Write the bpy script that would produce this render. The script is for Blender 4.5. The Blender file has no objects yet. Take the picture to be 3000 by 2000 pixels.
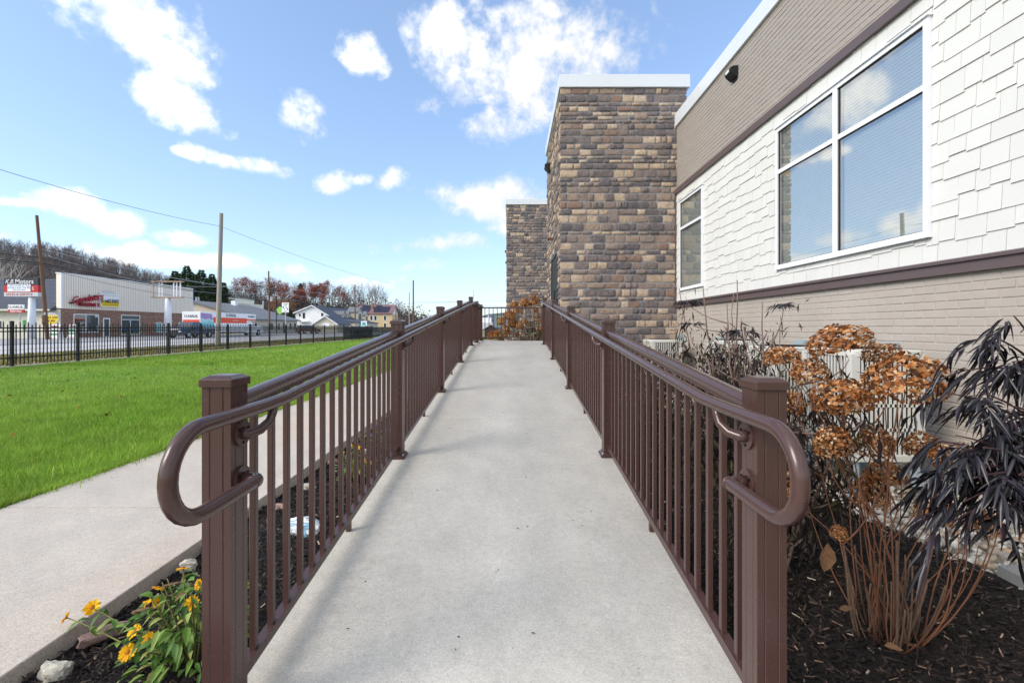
import bpy, bmesh, math, random
import numpy as np
from mathutils import Vector, Matrix, Quaternion

S = bpy.context.scene
C = S.collection
R = math.radians
random.seed(7)
rng = np.random.default_rng(11)
EYE = 1.30
FPX = 4000.0 / 3.0
def at(px, py, d):                      # a photo pixel at depth d -> a point of the place
    return Vector(((px - 1498) / FPX * d, d, EYE + (959 - py) / FPX * d))

# ------------------------------------------------------------------ camera
cam_d = bpy.data.cameras.new('camera')
cam_d.sensor_width = 36.0
cam_d.lens = 16.0
cam_d.shift_x = 2 / 3000
cam_d.shift_y = -41 / 3000
cam_d.clip_start = 0.05
cam_d.clip_end = 9000
cam = bpy.data.objects.new('camera', cam_d)
C.objects.link(cam)
cam.location = (0, 0, EYE)
cam.rotation_euler = (R(90), 0, 0)
S.camera = cam

# ------------------------------------------------------------------ light
SUN_EL, SUN_A = R(31), R(27)            # elevation; heading of the light from +X towards +Y
LDIR = Vector((math.cos(SUN_EL) * math.cos(SUN_A), math.cos(SUN_EL) * math.sin(SUN_A), -math.sin(SUN_EL)))
sun_d = bpy.data.lights.new('sun', 'SUN')
sun_d.energy = 1.15
sun_d.angle = R(24)
sun_d.color = (1.0, 0.92, 0.82)
sun = bpy.data.objects.new('sun', sun_d)
C.objects.link(sun)
sun.rotation_euler = LDIR.to_track_quat('-Z', 'Y').to_euler()
sun.location = (-20, -10, 20)

S.view_settings.view_transform = 'Standard'
S.view_settings.look = 'None'
S.view_settings.exposure = 1.41
S.view_settings.gamma = 1.0
S.view_settings.use_curve_mapping = False
S.cycles.use_denoising = True
S.cycles.max_bounces = 5
S.cycles.diffuse_bounces = 2
S.cycles.glossy_bounces = 2
S.cycles.transmission_bounces = 4
S.cycles.transparent_max_bounces = 8
S.cycles.caustics_reflective = False
S.cycles.caustics_refractive = False

# ------------------------------------------------------------------ sky with cumulus
W = bpy.data.worlds.new('World')
S.world = W
W.use_nodes = True
wt = W.node_tree
wt.nodes.clear()
def wn(t, **k):
    n = wt.nodes.new(t)
    for a, b in k.items():
        setattr(n, a, b)
    return n
def wl(a, b):
    wt.links.new(a, b)
def wm(op, a, b=None, c=None, clamp=False):
    n = wn('ShaderNodeMath', operation=op)
    n.use_clamp = clamp
    for i, v in enumerate((a, b, c)):
        if v is None:
            continue
        if isinstance(v, (int, float)):
            n.inputs[i].default_value = v
        else:
            wl(v, n.inputs[i])
    return n.outputs[0]
sky = wn('ShaderNodeTexSky', sky_type='NISHITA')
sky.sun_disc = False
sky.sun_elevation = SUN_EL
sky.sun_rotation = math.atan2(-LDIR.x, -LDIR.y)
sky.air_density = 1.0
sky.dust_density = 0.55
sky.ozone_density = 1.6
tc = wn('ShaderNodeTexCoord')
gen = tc.outputs['Generated']
sep = wn('ShaderNodeSeparateXYZ'); wl(gen, sep.inputs[0])
def wnoise(scale, detail, rough, lac=2.0):
    n = wn('ShaderNodeTexNoise')
    n.inputs['Scale'].default_value = scale
    n.inputs['Detail'].default_value = detail
    n.inputs['Roughness'].default_value = rough
    n.inputs['Lacunarity'].default_value = lac
    wl(gen, n.inputs['Vector'])
    return n
warp = wnoise(5.0, 1, 0.5)
wsep = wn('ShaderNodeSeparateColor'); wl(warp.outputs['Color'], wsep.inputs[0])
az0 = wm('ARCTAN2', sep.outputs[0], sep.outputs[1])
el0 = wm('ARCSINE', sep.outputs[2])
az = wm('MULTIPLY_ADD', wm('SUBTRACT', wsep.outputs[0], 0.5), 0.16, az0)
el = wm('MULTIPLY_ADD', wm('SUBTRACT', wsep.outputs[1], 0.5), 0.09, el0)
CLOUDS = [  # centre px x, y and half-size px in the photograph's frame -> azimuth, elevation, extents
    (330, 10, 210, 75), (440, 95, 190, 95), (520, 175, 90, 65), (250, 20, 110, 50),
    (555, 325, 88, 48), (492, 300, 35, 20), (880, 328, 60, 56), (1072, 150, 34, 48),
    (1325, 90, 95, 110), (1345, 240, 105, 95), (1270, 322, 78, 38), (1560, 50, 95, 48), (1690, 165, 190, 115),
    (1560, 250, 150, 95), (1480, 385, 125, 42), (1640, 330, 110, 60),
    (690, 478, 85, 24), (565, 465, 34, 13), (950, 525, 58, 30), (1145, 533, 44, 30), (1055, 535, 24, 14),
    (1440, 590, 150, 42), (1540, 630, 110, 60),
    (200, 600, 120, 34), (70, 590, 80, 16), (330, 645, 80, 30),
    (1310, 727, 165, 19), (1220, 775, 65, 15), (515, 677, 58, 22), (425, 717, 40, 20),
    (210, 722, 130, 30), (470, 745, 170, 20), (760, 772, 190, 17), (640, 755, 90, 20), (980, 800, 130, 12),
    (-1000, 330, 430, 330), (-420, 640, 200, 60), (-700, 760, 260, 50), (2900, 560, 320, 90),   # the sky goes on beyond the frame
]
acc = None
for (px, py, rx, ry) in CLOUDS:
    u = (px - 1498) / FPX
    a0 = math.atan(u); ca = math.cos(a0)
    e0 = math.atan((959 - py) / FPX * ca)
    ra = 1.14 * rx / FPX * ca * ca
    re = 1.14 * ry / FPX * ca * math.cos(e0) ** 2
    a = wm('MULTIPLY_ADD', az, 1 / ra, -a0 / ra)
    b = wm('MULTIPLY_ADD', el, 1 / re, -e0 / re)
    q = wm('MULTIPLY_ADD', b, b, wm('MULTIPLY', a, a))
    acc = q if acc is None else wm('SMOOTH_MIN', acc, q, 0.25)
fb = wnoise(7.5, 5, 0.61)
fb2 = wnoise(38.0, 3, 0.6)
shape = wm('SUBTRACT', 0.8, wm('MULTIPLY', acc, 0.62))                    # >0 inside
shape = wm('MINIMUM', shape, 0.85)
shape = wm('MAXIMUM', shape, -2.0)
tot = wm('MULTIPLY_ADD', wm('SUBTRACT', fb.outputs['Fac'], 0.5), 4.4, shape)
tot = wm('MULTIPLY_ADD', wm('SUBTRACT', fb2.outputs['Fac'], 0.5), 2.0, tot)
# scattered cumulus behind the camera and overhead
bk = wnoise(3.2, 4, 0.6)
bkf = wm('MULTIPLY_ADD', bk.outputs['Fac'], 6.0, -2.4)
mr = wn('ShaderNodeMapRange', interpolation_type='SMOOTHSTEP')
wl(wm('ABSOLUTE', az0), mr.inputs[0]); mr.inputs[1].default_value = 1.25; mr.inputs[2].default_value = 1.6
mr2 = wn('ShaderNodeMapRange', interpolation_type='SMOOTHSTEP')
wl(el0, mr2.inputs[0]); mr2.inputs[1].default_value = 0.75; mr2.inputs[2].default_value = 1.0
bsel = wm('MAXIMUM', mr.outputs[0], mr2.outputs[0])
bkf = wm('ADD', bkf, wm('MULTIPLY', wm('SUBTRACT', 1.0, bsel), -4.0))
tot = wm('MAXIMUM', tot, bkf)
cov = wn('ShaderNodeMapRange', interpolation_type='SMOOTHSTEP')
wl(tot, cov.inputs[0]); cov.inputs[1].default_value = -0.2; cov.inputs[2].default_value = 1.4
up = wn('ShaderNodeMapRange'); wl(el0, up.inputs[0]); up.inputs[1].default_value = -0.02; up.inputs[2].default_value = 0.02
fac = wm('MULTIPLY', wm('MULTIPLY', cov.outputs[0], 0.96), up.outputs[0])
# lit tops, greyer flat bases: the sun stands behind the camera, so the bulk of each cloud is bright
cr = wn('ShaderNodeMapRange'); wl(wm('MULTIPLY_ADD', fb.outputs['Fac'], 1.1, wm('MULTIPLY', tot, 0.22)), cr.inputs[0])
cr.inputs[1].default_value = 0.35; cr.inputs[2].default_value = 0.95
cc = wn('ShaderNodeMix', data_type='RGBA'); wl(cr.outputs[0], cc.inputs['Factor'])
cc.inputs[6].default_value = (2.85, 2.95, 3.1, 1)
cc.inputs[7].default_value = (3.75, 3.68, 3.52, 1)
# clear-sky colour: the Nishita sky
sk0 = wn('ShaderNodeMix', data_type='RGBA', blend_type='MULTIPLY'); sk0.inputs[0].default_value = 1.0
wl(sky.outputs[0], sk0.inputs[6]); sk0.inputs[7].default_value = (0.2, 0.2, 0.2, 1)
gm = wn('ShaderNodeGamma'); wl(sk0.outputs[2], gm.inputs[0]); gm.inputs[1].default_value = 0.66
sk = wn('ShaderNodeMix', data_type='RGBA', blend_type='MULTIPLY'); sk.inputs[0].default_value = 1.0
wl(gm.outputs[0], sk.inputs[6]); sk.inputs[7].default_value = (2.5, 2.84, 3.36, 1)
# cumulus towards the sun glow brighter than those opposite it
vd = wn('ShaderNodeVectorMath', operation='DOT_PRODUCT'); wl(gen, vd.inputs[0]); vd.inputs[1].default_value = (-LDIR.x, -LDIR.y, -LDIR.z)
glow = wm('MULTIPLY_ADD', wm('MAXIMUM', vd.outputs['Value'], -0.35), 0.5, 0.9)
cg = wn('ShaderNodeVectorMath', operation='SCALE'); wl(cc.outputs[2], cg.inputs[0]); wl(glow, cg.inputs['Scale'])
mixc = wn('ShaderNodeMix', data_type='RGBA'); wl(fac, mixc.inputs['Factor'])
wl(sk.outputs[2], mixc.inputs[6]); wl(cg.outputs[0], mixc.inputs[7])
bg = wn('ShaderNodeBackground'); wl(mixc.outputs[2], bg.inputs[0]); bg.inputs[1].default_value = 0.145
W.cycles.sampling_method = 'MANUAL'
W.cycles.sample_map_resolution = 256
wo = wn('ShaderNodeOutputWorld'); wl(bg.outputs[0], wo.inputs[0])
# ------------------------------------------------------------------ materials
def srgb(r, g, b):
    f = lambda c: (c / 255 / 12.92) if c / 255 <= 0.04045 else ((c / 255 + 0.055) / 1.055) ** 2.4
    return (f(r), f(g), f(b), 1.0)
class NT:
    def __init__(s, name):
        s.m = bpy.data.materials.new(name); s.m.use_nodes = True
        s.t = s.m.node_tree; s.t.nodes.clear()
        s.out = s.n('ShaderNodeOutputMaterial')
        s.b = s.n('ShaderNodeBsdfPrincipled')
        s.l(s.b.outputs[0], s.out.inputs[0])
        s.pos = s.n('ShaderNodeNewGeometry').outputs['Position']
    def n(s, t, **k):
        x = s.t.nodes.new(t)
        for a, b in k.items(): setattr(x, a, b)
        return x
    def l(s, a, b): s.t.links.new(a, b)
    def noise(s, scale, detail=4, rough=0.55, vec=None, stretch=None):
        x = s.n('ShaderNodeTexNoise')
        x.inputs['Scale'].default_value = scale; x.inputs['Detail'].default_value = detail; x.inputs['Roughness'].default_value = rough
        v = vec or s.pos
        if stretch:
            mp = s.n('ShaderNodeMapping'); mp.inputs['Scale'].default_value = stretch
            s.l(v, mp.inputs[0]); v = mp.outputs[0]
        s.l(v, x.inputs['Vector'])
        return x.outputs['Fac']
    def ramp(s, fac, stops, interp='LINEAR'):
        x = s.n('ShaderNodeValToRGB'); x.color_ramp.interpolation = interp
        e = x.color_ramp.elements
        while len(e) < len(stops): e.new(0.5)
        for i, (p, c) in enumerate(stops):
            e[i].position = p; e[i].color = c if len(c) == 4 else (*c, 1)
        s.l(fac, x.inputs[0]); return x.outputs[0]
    def math(s, op, a, b=0.0):
        x = s.n('ShaderNodeMath', operation=op)
        for i, v in enumerate((a, b)):
            if isinstance(v, (int, float)): x.inputs[i].default_value = v
            else: s.l(v, x.inputs[i])
        return x.outputs[0]
    def mix(s, fac, a, b, blend='MIX'):
        x = s.n('ShaderNodeMix', data_type='RGBA', blend_type=blend)
        for i, v in ((0, fac), (6, a), (7, b)):
            if isinstance(v, (int, float, tuple)): x.inputs[i].default_value = v
            else: s.l(v, x.inputs[i])
        return x.outputs[2]
    def col(s, v):
        if isinstance(v, tuple): s.b.inputs['Base Color'].default_value = v
        else: s.l(v, s.b.inputs['Base Color'])
    def bump(s, h, strength=0.3, dist=0.01):
        x = s.n('ShaderNodeBump'); x.inputs['Strength'].default_value = strength; x.inputs['Distance'].default_value = dist
        s.l(h, x.inputs['Height']); s.l(x.outputs[0], s.b.inputs['Normal'])
    def set(s, rough=0.6, metal=0.0, spec=0.5):
        s.b.inputs['Roughness'].default_value = rough; s.b.inputs['Metallic'].default_value = metal
        s.b.inputs['Specular IOR Level'].default_value = spec
def sc(c, k): return (min(c[0] * k, 1), min(c[1] * k, 1), min(c[2] * k, 1), 1.0)
MATS = {}
def simple(name, c, rough=0.6, metal=0.0, spec=0.4, var=0.12, scale=6.0, bump=0.0, bscale=60.0, bdist=0.004, stretch=None, objvar=0.0):
    if name in MATS: return MATS[name]
    t = NT(name)
    v = t.noise(scale, 5, 0.6, stretch=stretch)
    col = t.ramp(v, [(0.25, sc(c, 1 - var)), (0.75, sc(c, 1 + var))])
    if objvar:
        oi = t.n('ShaderNodeObjectInfo').outputs['Random']
        col = t.mix(1.0, col, t.ramp(oi, [(0, (1 - objvar,) * 3), (1, (1 + objvar,) * 3)]), 'MULTIPLY')
    t.col(col); t.set(rough, metal, spec)
    if bump: t.bump(t.noise(bscale, 4, 0.6, stretch=stretch), bump, bdist)
    MATS[name] = t.m
    return t.m
def attrvar(name, stops, rough=0.8, spec=0.2, trans=0.0, jitter=0.25, nscale=40.0, attr='tone', bump=0.0, interp='LINEAR', bscale=200.0, objrand=False):
    """colour picked per leaf / chip / stone by the mesh attribute 'tone' (or the object's random number)"""
    t = NT(name)
    if objrand: a = t.n('ShaderNodeObjectInfo').outputs['Random']
    else:
        at_ = t.n('ShaderNodeAttribute'); at_.attribute_name = attr; a = at_.outputs['Fac']
    col = t.ramp(a, stops, interp)
    if jitter:
        col = t.mix(1.0, col, t.ramp(t.noise(nscale, 5, 0.65), [(0.3, (1 - jitter,) * 3), (0.7, (1 + jitter,) * 3)]), 'MULTIPLY')
    t.col(col); t.set(rough, 0, spec)
    if bump: t.bump(t.noise(bscale, 5, 0.65), bump, 0.01)
    if trans:
        tr = t.n('ShaderNodeBsdfTranslucent'); t.l(col, tr.inputs[0])
        mx = t.n('ShaderNodeMixShader'); mx.inputs[0].default_value = trans
        t.l(t.b.outputs[0], mx.inputs[1]); t.l(tr.outputs[0], mx.inputs[2]); t.l(mx.outputs[0], t.out.inputs[0])
    MATS[name] = t.m
    return t.m
def glassmat(name, refl=0.4, tint=(0.75, 0.85, 0.8, 1), dark=0.0):
    t = NT(name)
    gl = t.n('ShaderNodeBsdfGlossy'); gl.inputs['Roughness'].default_value = 0.015; gl.inputs['Color'].default_value = (0.97, 0.98, 1, 1)
    tr = t.n('ShaderNodeBsdfTransparent'); tr.inputs['Color'].default_value = tint
    lw = t.n('ShaderNodeLayerWeight'); lw.inputs['Blend'].default_value = 0.35
    f = t.math('MULTIPLY_ADD' if False else 'ADD', t.math('MULTIPLY', lw.outputs['Fresnel'], 0.7), refl)
    f = t.math('MINIMUM', f, 0.95)
    mx = t.n('ShaderNodeMixShader'); t.l(f, mx.inputs[0]); t.l(tr.outputs[0], mx.inputs[1]); t.l(gl.outputs[0], mx.inputs[2])
    t.l(mx.outputs[0], t.out.inputs[0]); MATS[name] = t.m
    return t.m

# brown powder-coated aluminium
t = NT('brown_powder_coat'); c0 = srgb(76, 54, 50)
t.col(t.ramp(t.noise(1.2, 3, 0.6), [(0.3, sc(c0, 0.96)), (0.7, sc(c0, 1.04))])); t.set(0.3, 0, 0.5)
rv = t.ramp(t.noise(25, 5, 0.7), [(0.3, (0.2,) * 3), (0.7, (0.3,) * 3)]); t.l(rv, t.b.inputs['Roughness'])
M_RAIL = t.m
# light broom-finished ramp concrete with dark and light grains
def concrete(name, c, warm, grain=260.0, speck=0.5, broom=None, stain=0.0):
    t = NT(name)
    base = t.ramp(t.noise(1.1, 5, 0.62), [(0.3, sc(c, 0.93)), (0.7, sc(c, 1.06))])
    base = t.mix(t.ramp(t.noise(0.55, 4, 0.6, stretch=(1.5, 0.5, 1)), [(0.48, (0, 0, 0)), (0.72, (0.55, 0.55, 0.55))]), base, warm)
    base = t.mix(1.0, base, t.ramp(t.noise(26, 6, 0.8), [(0.3, (0.86,) * 3), (0.5, (0.985,) * 3), (0.7, (1.08,) * 3)]), 'MULTIPLY')
    base = t.mix(1.0, base, t.ramp(t.noise(4.5, 5, 0.7), [(0.3, (0.92,) * 3), (0.7, (1.05,) * 3)]), 'MULTIPLY')
    g = t.noise(grain, 3, 0.75)
    base = t.mix(1.0, base, t.ramp(g, [(0.33, (1 - speck,) * 3), (0.46, (0.95,) * 3), (0.56, (1.0,) * 3), (0.68, (1.16,) * 3)]), 'MULTIPLY')
    vo = t.n('ShaderNodeTexVoronoi'); vo.inputs['Scale'].default_value = 75; t.l(t.pos, vo.inputs['Vector'])
    dots = t.ramp(vo.outputs['Distance'], [(0.05, (0.55,) * 3), (0.11, (1,) * 3)])
    pick = t.ramp(vo.outputs['Color'], [(0.62, (1,) * 3), (0.66, (0,) * 3)])
    dots = t.mix(pick, dots, (1, 1, 1, 1))
    base = t.mix(0.55, base, t.mix(1.0, base, dots, 'MULTIPLY'))
    if stain:
        base = t.mix(1.0, base, t.ramp(t.noise(2.3, 7, 0.72), [(0.3, (1 - stain,) * 3), (0.55, (1,) * 3)]), 'MULTIPLY')
    t.col(base); t.set(0.85, 0, 0.25)
    h = t.math('MULTIPLY', g, 1.0)
    if broom: h = t.math('ADD', h, t.noise(60, 3, 0.7, stretch=broom))
    t.bump(h, 0.35, 0.004); MATS[name] = t.m
    return t.m
M_RAMP = concrete('ramp_concrete', srgb(203, 198, 188), srgb(206, 197, 181), 130, 0.26, (0.12, 2.2, 1), 0.06)
M_WALK = concrete('sidewalk_concrete', srgb(203, 193, 180), srgb(211, 184, 162), 130, 0.42, (1.6, 0.15, 1), 0.07)
M_CURB = concrete('footing_concrete', srgb(170, 163, 152), srgb(150, 138, 120), 160, 0.5, None, 0.3)
M_PAD = concrete('pad_concrete', srgb(150, 150, 146), srgb(140, 138, 128), 160, 0.3, None, 0.15)
# painted brick
t = NT('painted_brick'); c0 = srgb(176, 167, 157)
t.col(t.mix(1.0, t.ramp(t.noise(2.0, 6, 0.65), [(0.3, sc(c0, 0.95)), (0.7, sc(c0, 1.04))]), t.ramp(t.noise(0.6, 5, 0.7, stretch=(1, 1, 0.3)), [(0.35, (0.93,) * 3), (0.6, (1,) * 3)]), 'MULTIPLY'))
t.set(0.62, 0, 0.35); t.bump(t.noise(170, 5, 0.7), 0.35, 0.003); M_BRICK = t.m
t = NT('taupe_painted_brick'); c0 = srgb(160, 151, 143)
t.col(t.ramp(t.noise(2.0, 6, 0.65), [(0.3, sc(c0, 0.95)), (0.7, sc(c0, 1.04))])); t.set(0.6, 0, 0.35); t.bump(t.noise(170, 5, 0.7), 0.35, 0.003); M_BRICKU = t.m
M_MORTAR = simple('painted_mortar', srgb(172, 163, 153), 0.8, var=0.05, bump=0.4, bscale=300)
# painted fibre-cement shingle
t = NT('white_shingle_paint'); c0 = srgb(216, 215, 210)
oi = t.n('ShaderNodeObjectInfo').outputs['Random']
col = t.ramp(t.noise(1.3, 5, 0.6), [(0.3, sc(c0, 0.97)), (0.7, sc(c0, 1.02))])
t.col(t.mix(1.0, col, t.ramp(oi, [(0, (0.965,) * 3), (1, (1.015,) * 3)]), 'MULTIPLY')); t.set(0.55, 0, 0.3)
t.bump(t.noise(45, 5, 0.7, stretch=(1, 9, 0.5)), 0.16, 0.004); M_SHINGLE = t.m
M_SHEATH = simple('shingle_backing', srgb(200, 196, 186), 0.8, var=0.03)
M_TRIM = simple('dark_brown_trim', srgb(94, 80, 80), 0.42, var=0.06, bump=0.12, bscale=120, spec=0.5)
M_COPING = simple('metal_coping', srgb(220, 224, 228), 0.35, metal=0.15, var=0.03, scale=0.8)
M_VINYL = simple('white_vinyl', srgb(232, 234, 238), 0.32, var=0.02)
M_GASKET = simple('black_gasket', srgb(30, 30, 32), 0.6, var=0.1)
M_GLASS = glassmat('window_glass', 0.36, (0.95, 0.985, 0.96, 1))
M_GLASSFAR = glassmat('shop_glass', 0.14, (0.5, 0.55, 0.55, 1))
M_BLIND = simple('window_blind', srgb(240, 243, 236), 0.6, var=0.04)
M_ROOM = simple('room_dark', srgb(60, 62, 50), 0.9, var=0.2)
# stone
STONE = [(0.0, srgb(140, 127, 120)), (0.09, srgb(106, 101, 104)), (0.18, srgb(154, 138, 128)), (0.28, srgb(122, 113, 112)), (0.37, srgb(164, 144, 128)),
         (0.45, srgb(110, 104, 106)), (0.53, srgb(146, 131, 123)), (0.61, srgb(148, 122, 108)), (0.66, srgb(130, 120, 117)), (0.73, srgb(116, 107, 106)), (0.79, srgb(202, 180, 155)), (0.88, srgb(192, 168, 144)), (0.94, srgb(208, 188, 164))]
def stonemat(name, objrand):
    t = NT(name)
    if objrand: a = t.n('ShaderNodeObjectInfo').outputs['Random']
    else:
        q = t.n('ShaderNodeAttribute'); q.attribute_name = 'tone'; a = q.outputs['Fac']
    col = t.ramp(a, STONE, 'CONSTANT')
    n1 = t.noise(7, 6, 0.7)
    col = t.mix(t.ramp(n1, [(0.42, (0, 0, 0)), (0.68, (0.55,) * 3)]), col, t.mix(1.0, col, (0.72, 0.68, 0.7, 1), 'MULTIPLY'))
    col = t.mix(t.ramp(t.noise(11, 5, 0.7), [(0.46, (0, 0, 0)), (0.7, (0.6,) * 3)]), col, srgb(152, 134, 122))
    col = t.mix(1.0, col, t.ramp(t.noise(70, 5, 0.75), [(0.3, (0.8,) * 3), (0.7, (1.16,) * 3)]), 'MULTIPLY')
    t.col(col); t.set(0.85, 0, 0.25); t.bump(t.math('ADD', t.noise(45, 6, 0.7), t.math('MULTIPLY', t.noise(14, 3), 1.3)), 0.9, 0.025); MATS[name] = t.m
    return t.m
M_STONE_O = stonemat('cut_stone', True)
M_STONE_A = stonemat('cut_stone_run', False)
M_SMORTAR = simple('stone_mortar', srgb(146, 145, 146), 0.9, var=0.12, bump=0.5, bscale=120)
M_BLACK = simple('black_metal', srgb(9, 9, 11), 0.5, var=0.1, spec=0.3)
M_BLACKP = simple('black_plastic', srgb(28, 28, 32), 0.5, var=0.1)
M_LENS = simple('lamp_lens', srgb(225, 228, 230), 0.3, var=0.02)
M_ACM = simple('condenser_paint', srgb(206, 204, 196), 0.45, var=0.05, scale=3)
M_ACD = simple('condenser_coil', srgb(34, 44, 46), 0.7, var=0.2, bump=0.6, bscale=400)
M_EBOX = simple('grey_electrical_paint', srgb(150, 164, 168), 0.4, var=0.04)
M_GALV = simple('galvanised_steel', srgb(178, 186, 194), 0.4, metal=0.3, var=0.08)
M_ROCK = [simple('pale_rock', srgb(196, 188, 172), 0.9, var=0.25, scale=18, bump=0.7, bscale=50, bdist=0.01),
          simple('pink_rock', srgb(150, 122, 112), 0.9, var=0.2, scale=18, bump=0.7, bscale=50, bdist=0.01)]
# ------------------------------------------------------------------ mesh helpers
class MB:
    def __init__(s): s.v = []; s.f = []
    def add(s, V, F):
        o = len(s.v); s.v += [tuple(p) for p in V]; s.f += [tuple(i + o for i in f) for f in F]; return s
    def box(s, x0, x1, y0, y1, z0, z1):
        return s.add([(x0, y0, z0), (x1, y0, z0), (x1, y1, z0), (x0, y1, z0), (x0, y0, z1), (x1, y0, z1), (x1, y1, z1), (x0, y1, z1)],
                     [(0, 3, 2, 1), (4, 5, 6, 7), (0, 1, 5, 4), (1, 2, 6, 5), (2, 3, 7, 6), (3, 0, 4, 7)])
    def slab(s, x0, x1, y0, y1, z0, z1, b=0.01):       # a box with its upper edges chamfered
        V = [(x0, y0, z0), (x1, y0, z0), (x1, y1, z0), (x0, y1, z0), (x0, y0, z1 - b), (x1, y0, z1 - b), (x1, y1, z1 - b), (x0, y1, z1 - b),
             (x0 + b, y0 + b, z1), (x1 - b, y0 + b, z1), (x1 - b, y1 - b, z1), (x0 + b, y1 - b, z1)]
        return s.add(V, [(0, 3, 2, 1), (8, 9, 10, 11), (0, 1, 5, 4), (1, 2, 6, 5), (2, 3, 7, 6), (3, 0, 4, 7), (4, 5, 9, 8), (5, 6, 10, 9), (6, 7, 11, 10), (7, 4, 8, 11)])
    def prism(s, pts, axis, a0, a1):
        """pts: polygon (counter-clockwise seen from +axis) in the two other axes; extruded from a0 to a1"""
        n = len(pts)
        def mk(p, a):
            return (a, p[0], p[1]) if axis == 'x' else ((p[0], a, p[1]) if axis == 'y' else (p[0], p[1], a))
        V = [mk(p, a0) for p in pts] + [mk(p, a1) for p in pts]
        F = [tuple(range(n - 1, -1, -1)), tuple(range(n, 2 * n))] + [(i, (i + 1) % n, n + (i + 1) % n, n + i) for i in range(n)]
        return s.add(V, F)
    def loft(s, rings, caps=True):
        n = len(rings[0]); o = len(s.v)
        for r in rings: s.v += [tuple(p) for p in r]
        for k in range(len(rings) - 1):
            for i in range(n):
                j = (i + 1) % n
                s.f.append((o + k * n + i, o + k * n + j, o + (k + 1) * n + j, o + (k + 1) * n + i))
        if caps:
            s.f.append(tuple(o + i for i in range(n - 1, -1, -1)))
            s.f.append(tuple(o + (len(rings) - 1) * n + i for i in range(n)))
        return s
    def tube(s, path, rad, sides=10, caps=True):
        P = [Vector(p) for p in path]; n = len(P)
        if isinstance(rad, (int, float)): rad = [rad] * n
        T = []
        for i in range(n):
            a = P[max(i - 1, 0)]; b = P[min(i + 1, n - 1)]
            d = b - a; T.append(d.normalized() if d.length > 1e-9 else Vector((0, 0, 1)))
        ref = Vector((0, 0, 1)) if abs(T[0].z) < 0.9 else Vector((1, 0, 0))
        N = (ref - T[0] * ref.dot(T[0])).normalized(); rings = []
        for i in range(n):
            N = (N - T[i] * N.dot(T[i]))
            N = N.normalized() if N.length > 1e-6 else T[i].orthogonal().normalized()
            B = T[i].cross(N)
            rings.append([P[i] + (N * math.cos(2 * math.pi * k / sides) + B * math.sin(2 * math.pi * k / sides)) * rad[i] for k in range(sides)])
        return s.loft(rings, caps)
    def cyl(s, c, axis, r, l, sides=16, r2=None):
        c = Vector(c); a = Vector(axis).normalized()
        return s.tube([c - a * l / 2, c + a * l / 2], [r, r if r2 is None else r2], sides)
    def quad(s, a, b, c, d): return s.add([a, b, c, d], [(0, 1, 2, 3)])
    def build(s, name, m, parent=None, smooth=False, angle=None):
        me = bpy.data.meshes.new(name); me.from_pydata(s.v, [], s.f); me.validate(clean_customdata=False)
        return obj(name, me, m, parent, smooth, angle)
def obj(name, me, m, parent=None, smooth=False, angle=None):
    if m is not None and not me.materials: me.materials.append(m)
    if smooth or angle: me.polygons.foreach_set('use_smooth', [True] * len(me.polygons))
    if angle: me.set_sharp_from_angle(angle=R(angle))
    o = bpy.data.objects.new(name, me); C.objects.link(o)
    if parent is not None: o.parent = parent
    return o
def empty(name, loc=(0, 0, 0), rz=0.0):
    o = bpy.data.objects.new(name, None); o.empty_display_size = 0.2; C.objects.link(o); o.location = loc; o.rotation_euler = (0, 0, rz); return o
def tag(o, label=None, cat=None, group=None, kind=None):
    if label: o['label'] = label
    if cat: o['category'] = cat
    if group: o['group'] = group
    if kind: o['kind'] = kind
    return o
def copy_tree(o, parent=None):
    c = o.copy(); C.objects.link(c)
    if parent is not None: c.parent = parent
    for ch in list(o.children): copy_tree(ch, c)
    return c
def npmesh(name, V, F, tone=None, m=None, smooth=False):
    """fast mesh from numpy arrays; tone is one number per vertex"""
    V = np.asarray(V, dtype=np.float32).reshape(-1, 3); F = np.asarray(F, dtype=np.int32)
    k = F.shape[1]; nf = len(F)
    me = bpy.data.meshes.new(name)
    me.vertices.add(len(V)); me.vertices.foreach_set('co', V.ravel())
    me.loops.add(nf * k); me.loops.foreach_set('vertex_index', F.ravel())
    me.polygons.add(nf); me.polygons.foreach_set('loop_start', np.arange(0, nf * k, k, dtype=np.int32))
    if smooth: me.polygons.foreach_set('use_smooth', np.ones(nf, dtype=bool))
    if tone is not None:
        a = me.attributes.new('tone', 'FLOAT', 'POINT'); a.data.foreach_set('value', np.asarray(tone, dtype=np.float32).ravel())
    me.update(calc_edges=True)
    if m: me.materials.append(m)
    return me
def unit(v, axis=-1):
    return v / np.maximum(np.linalg.norm(v, axis=axis, keepdims=True), 1e-9)
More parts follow.
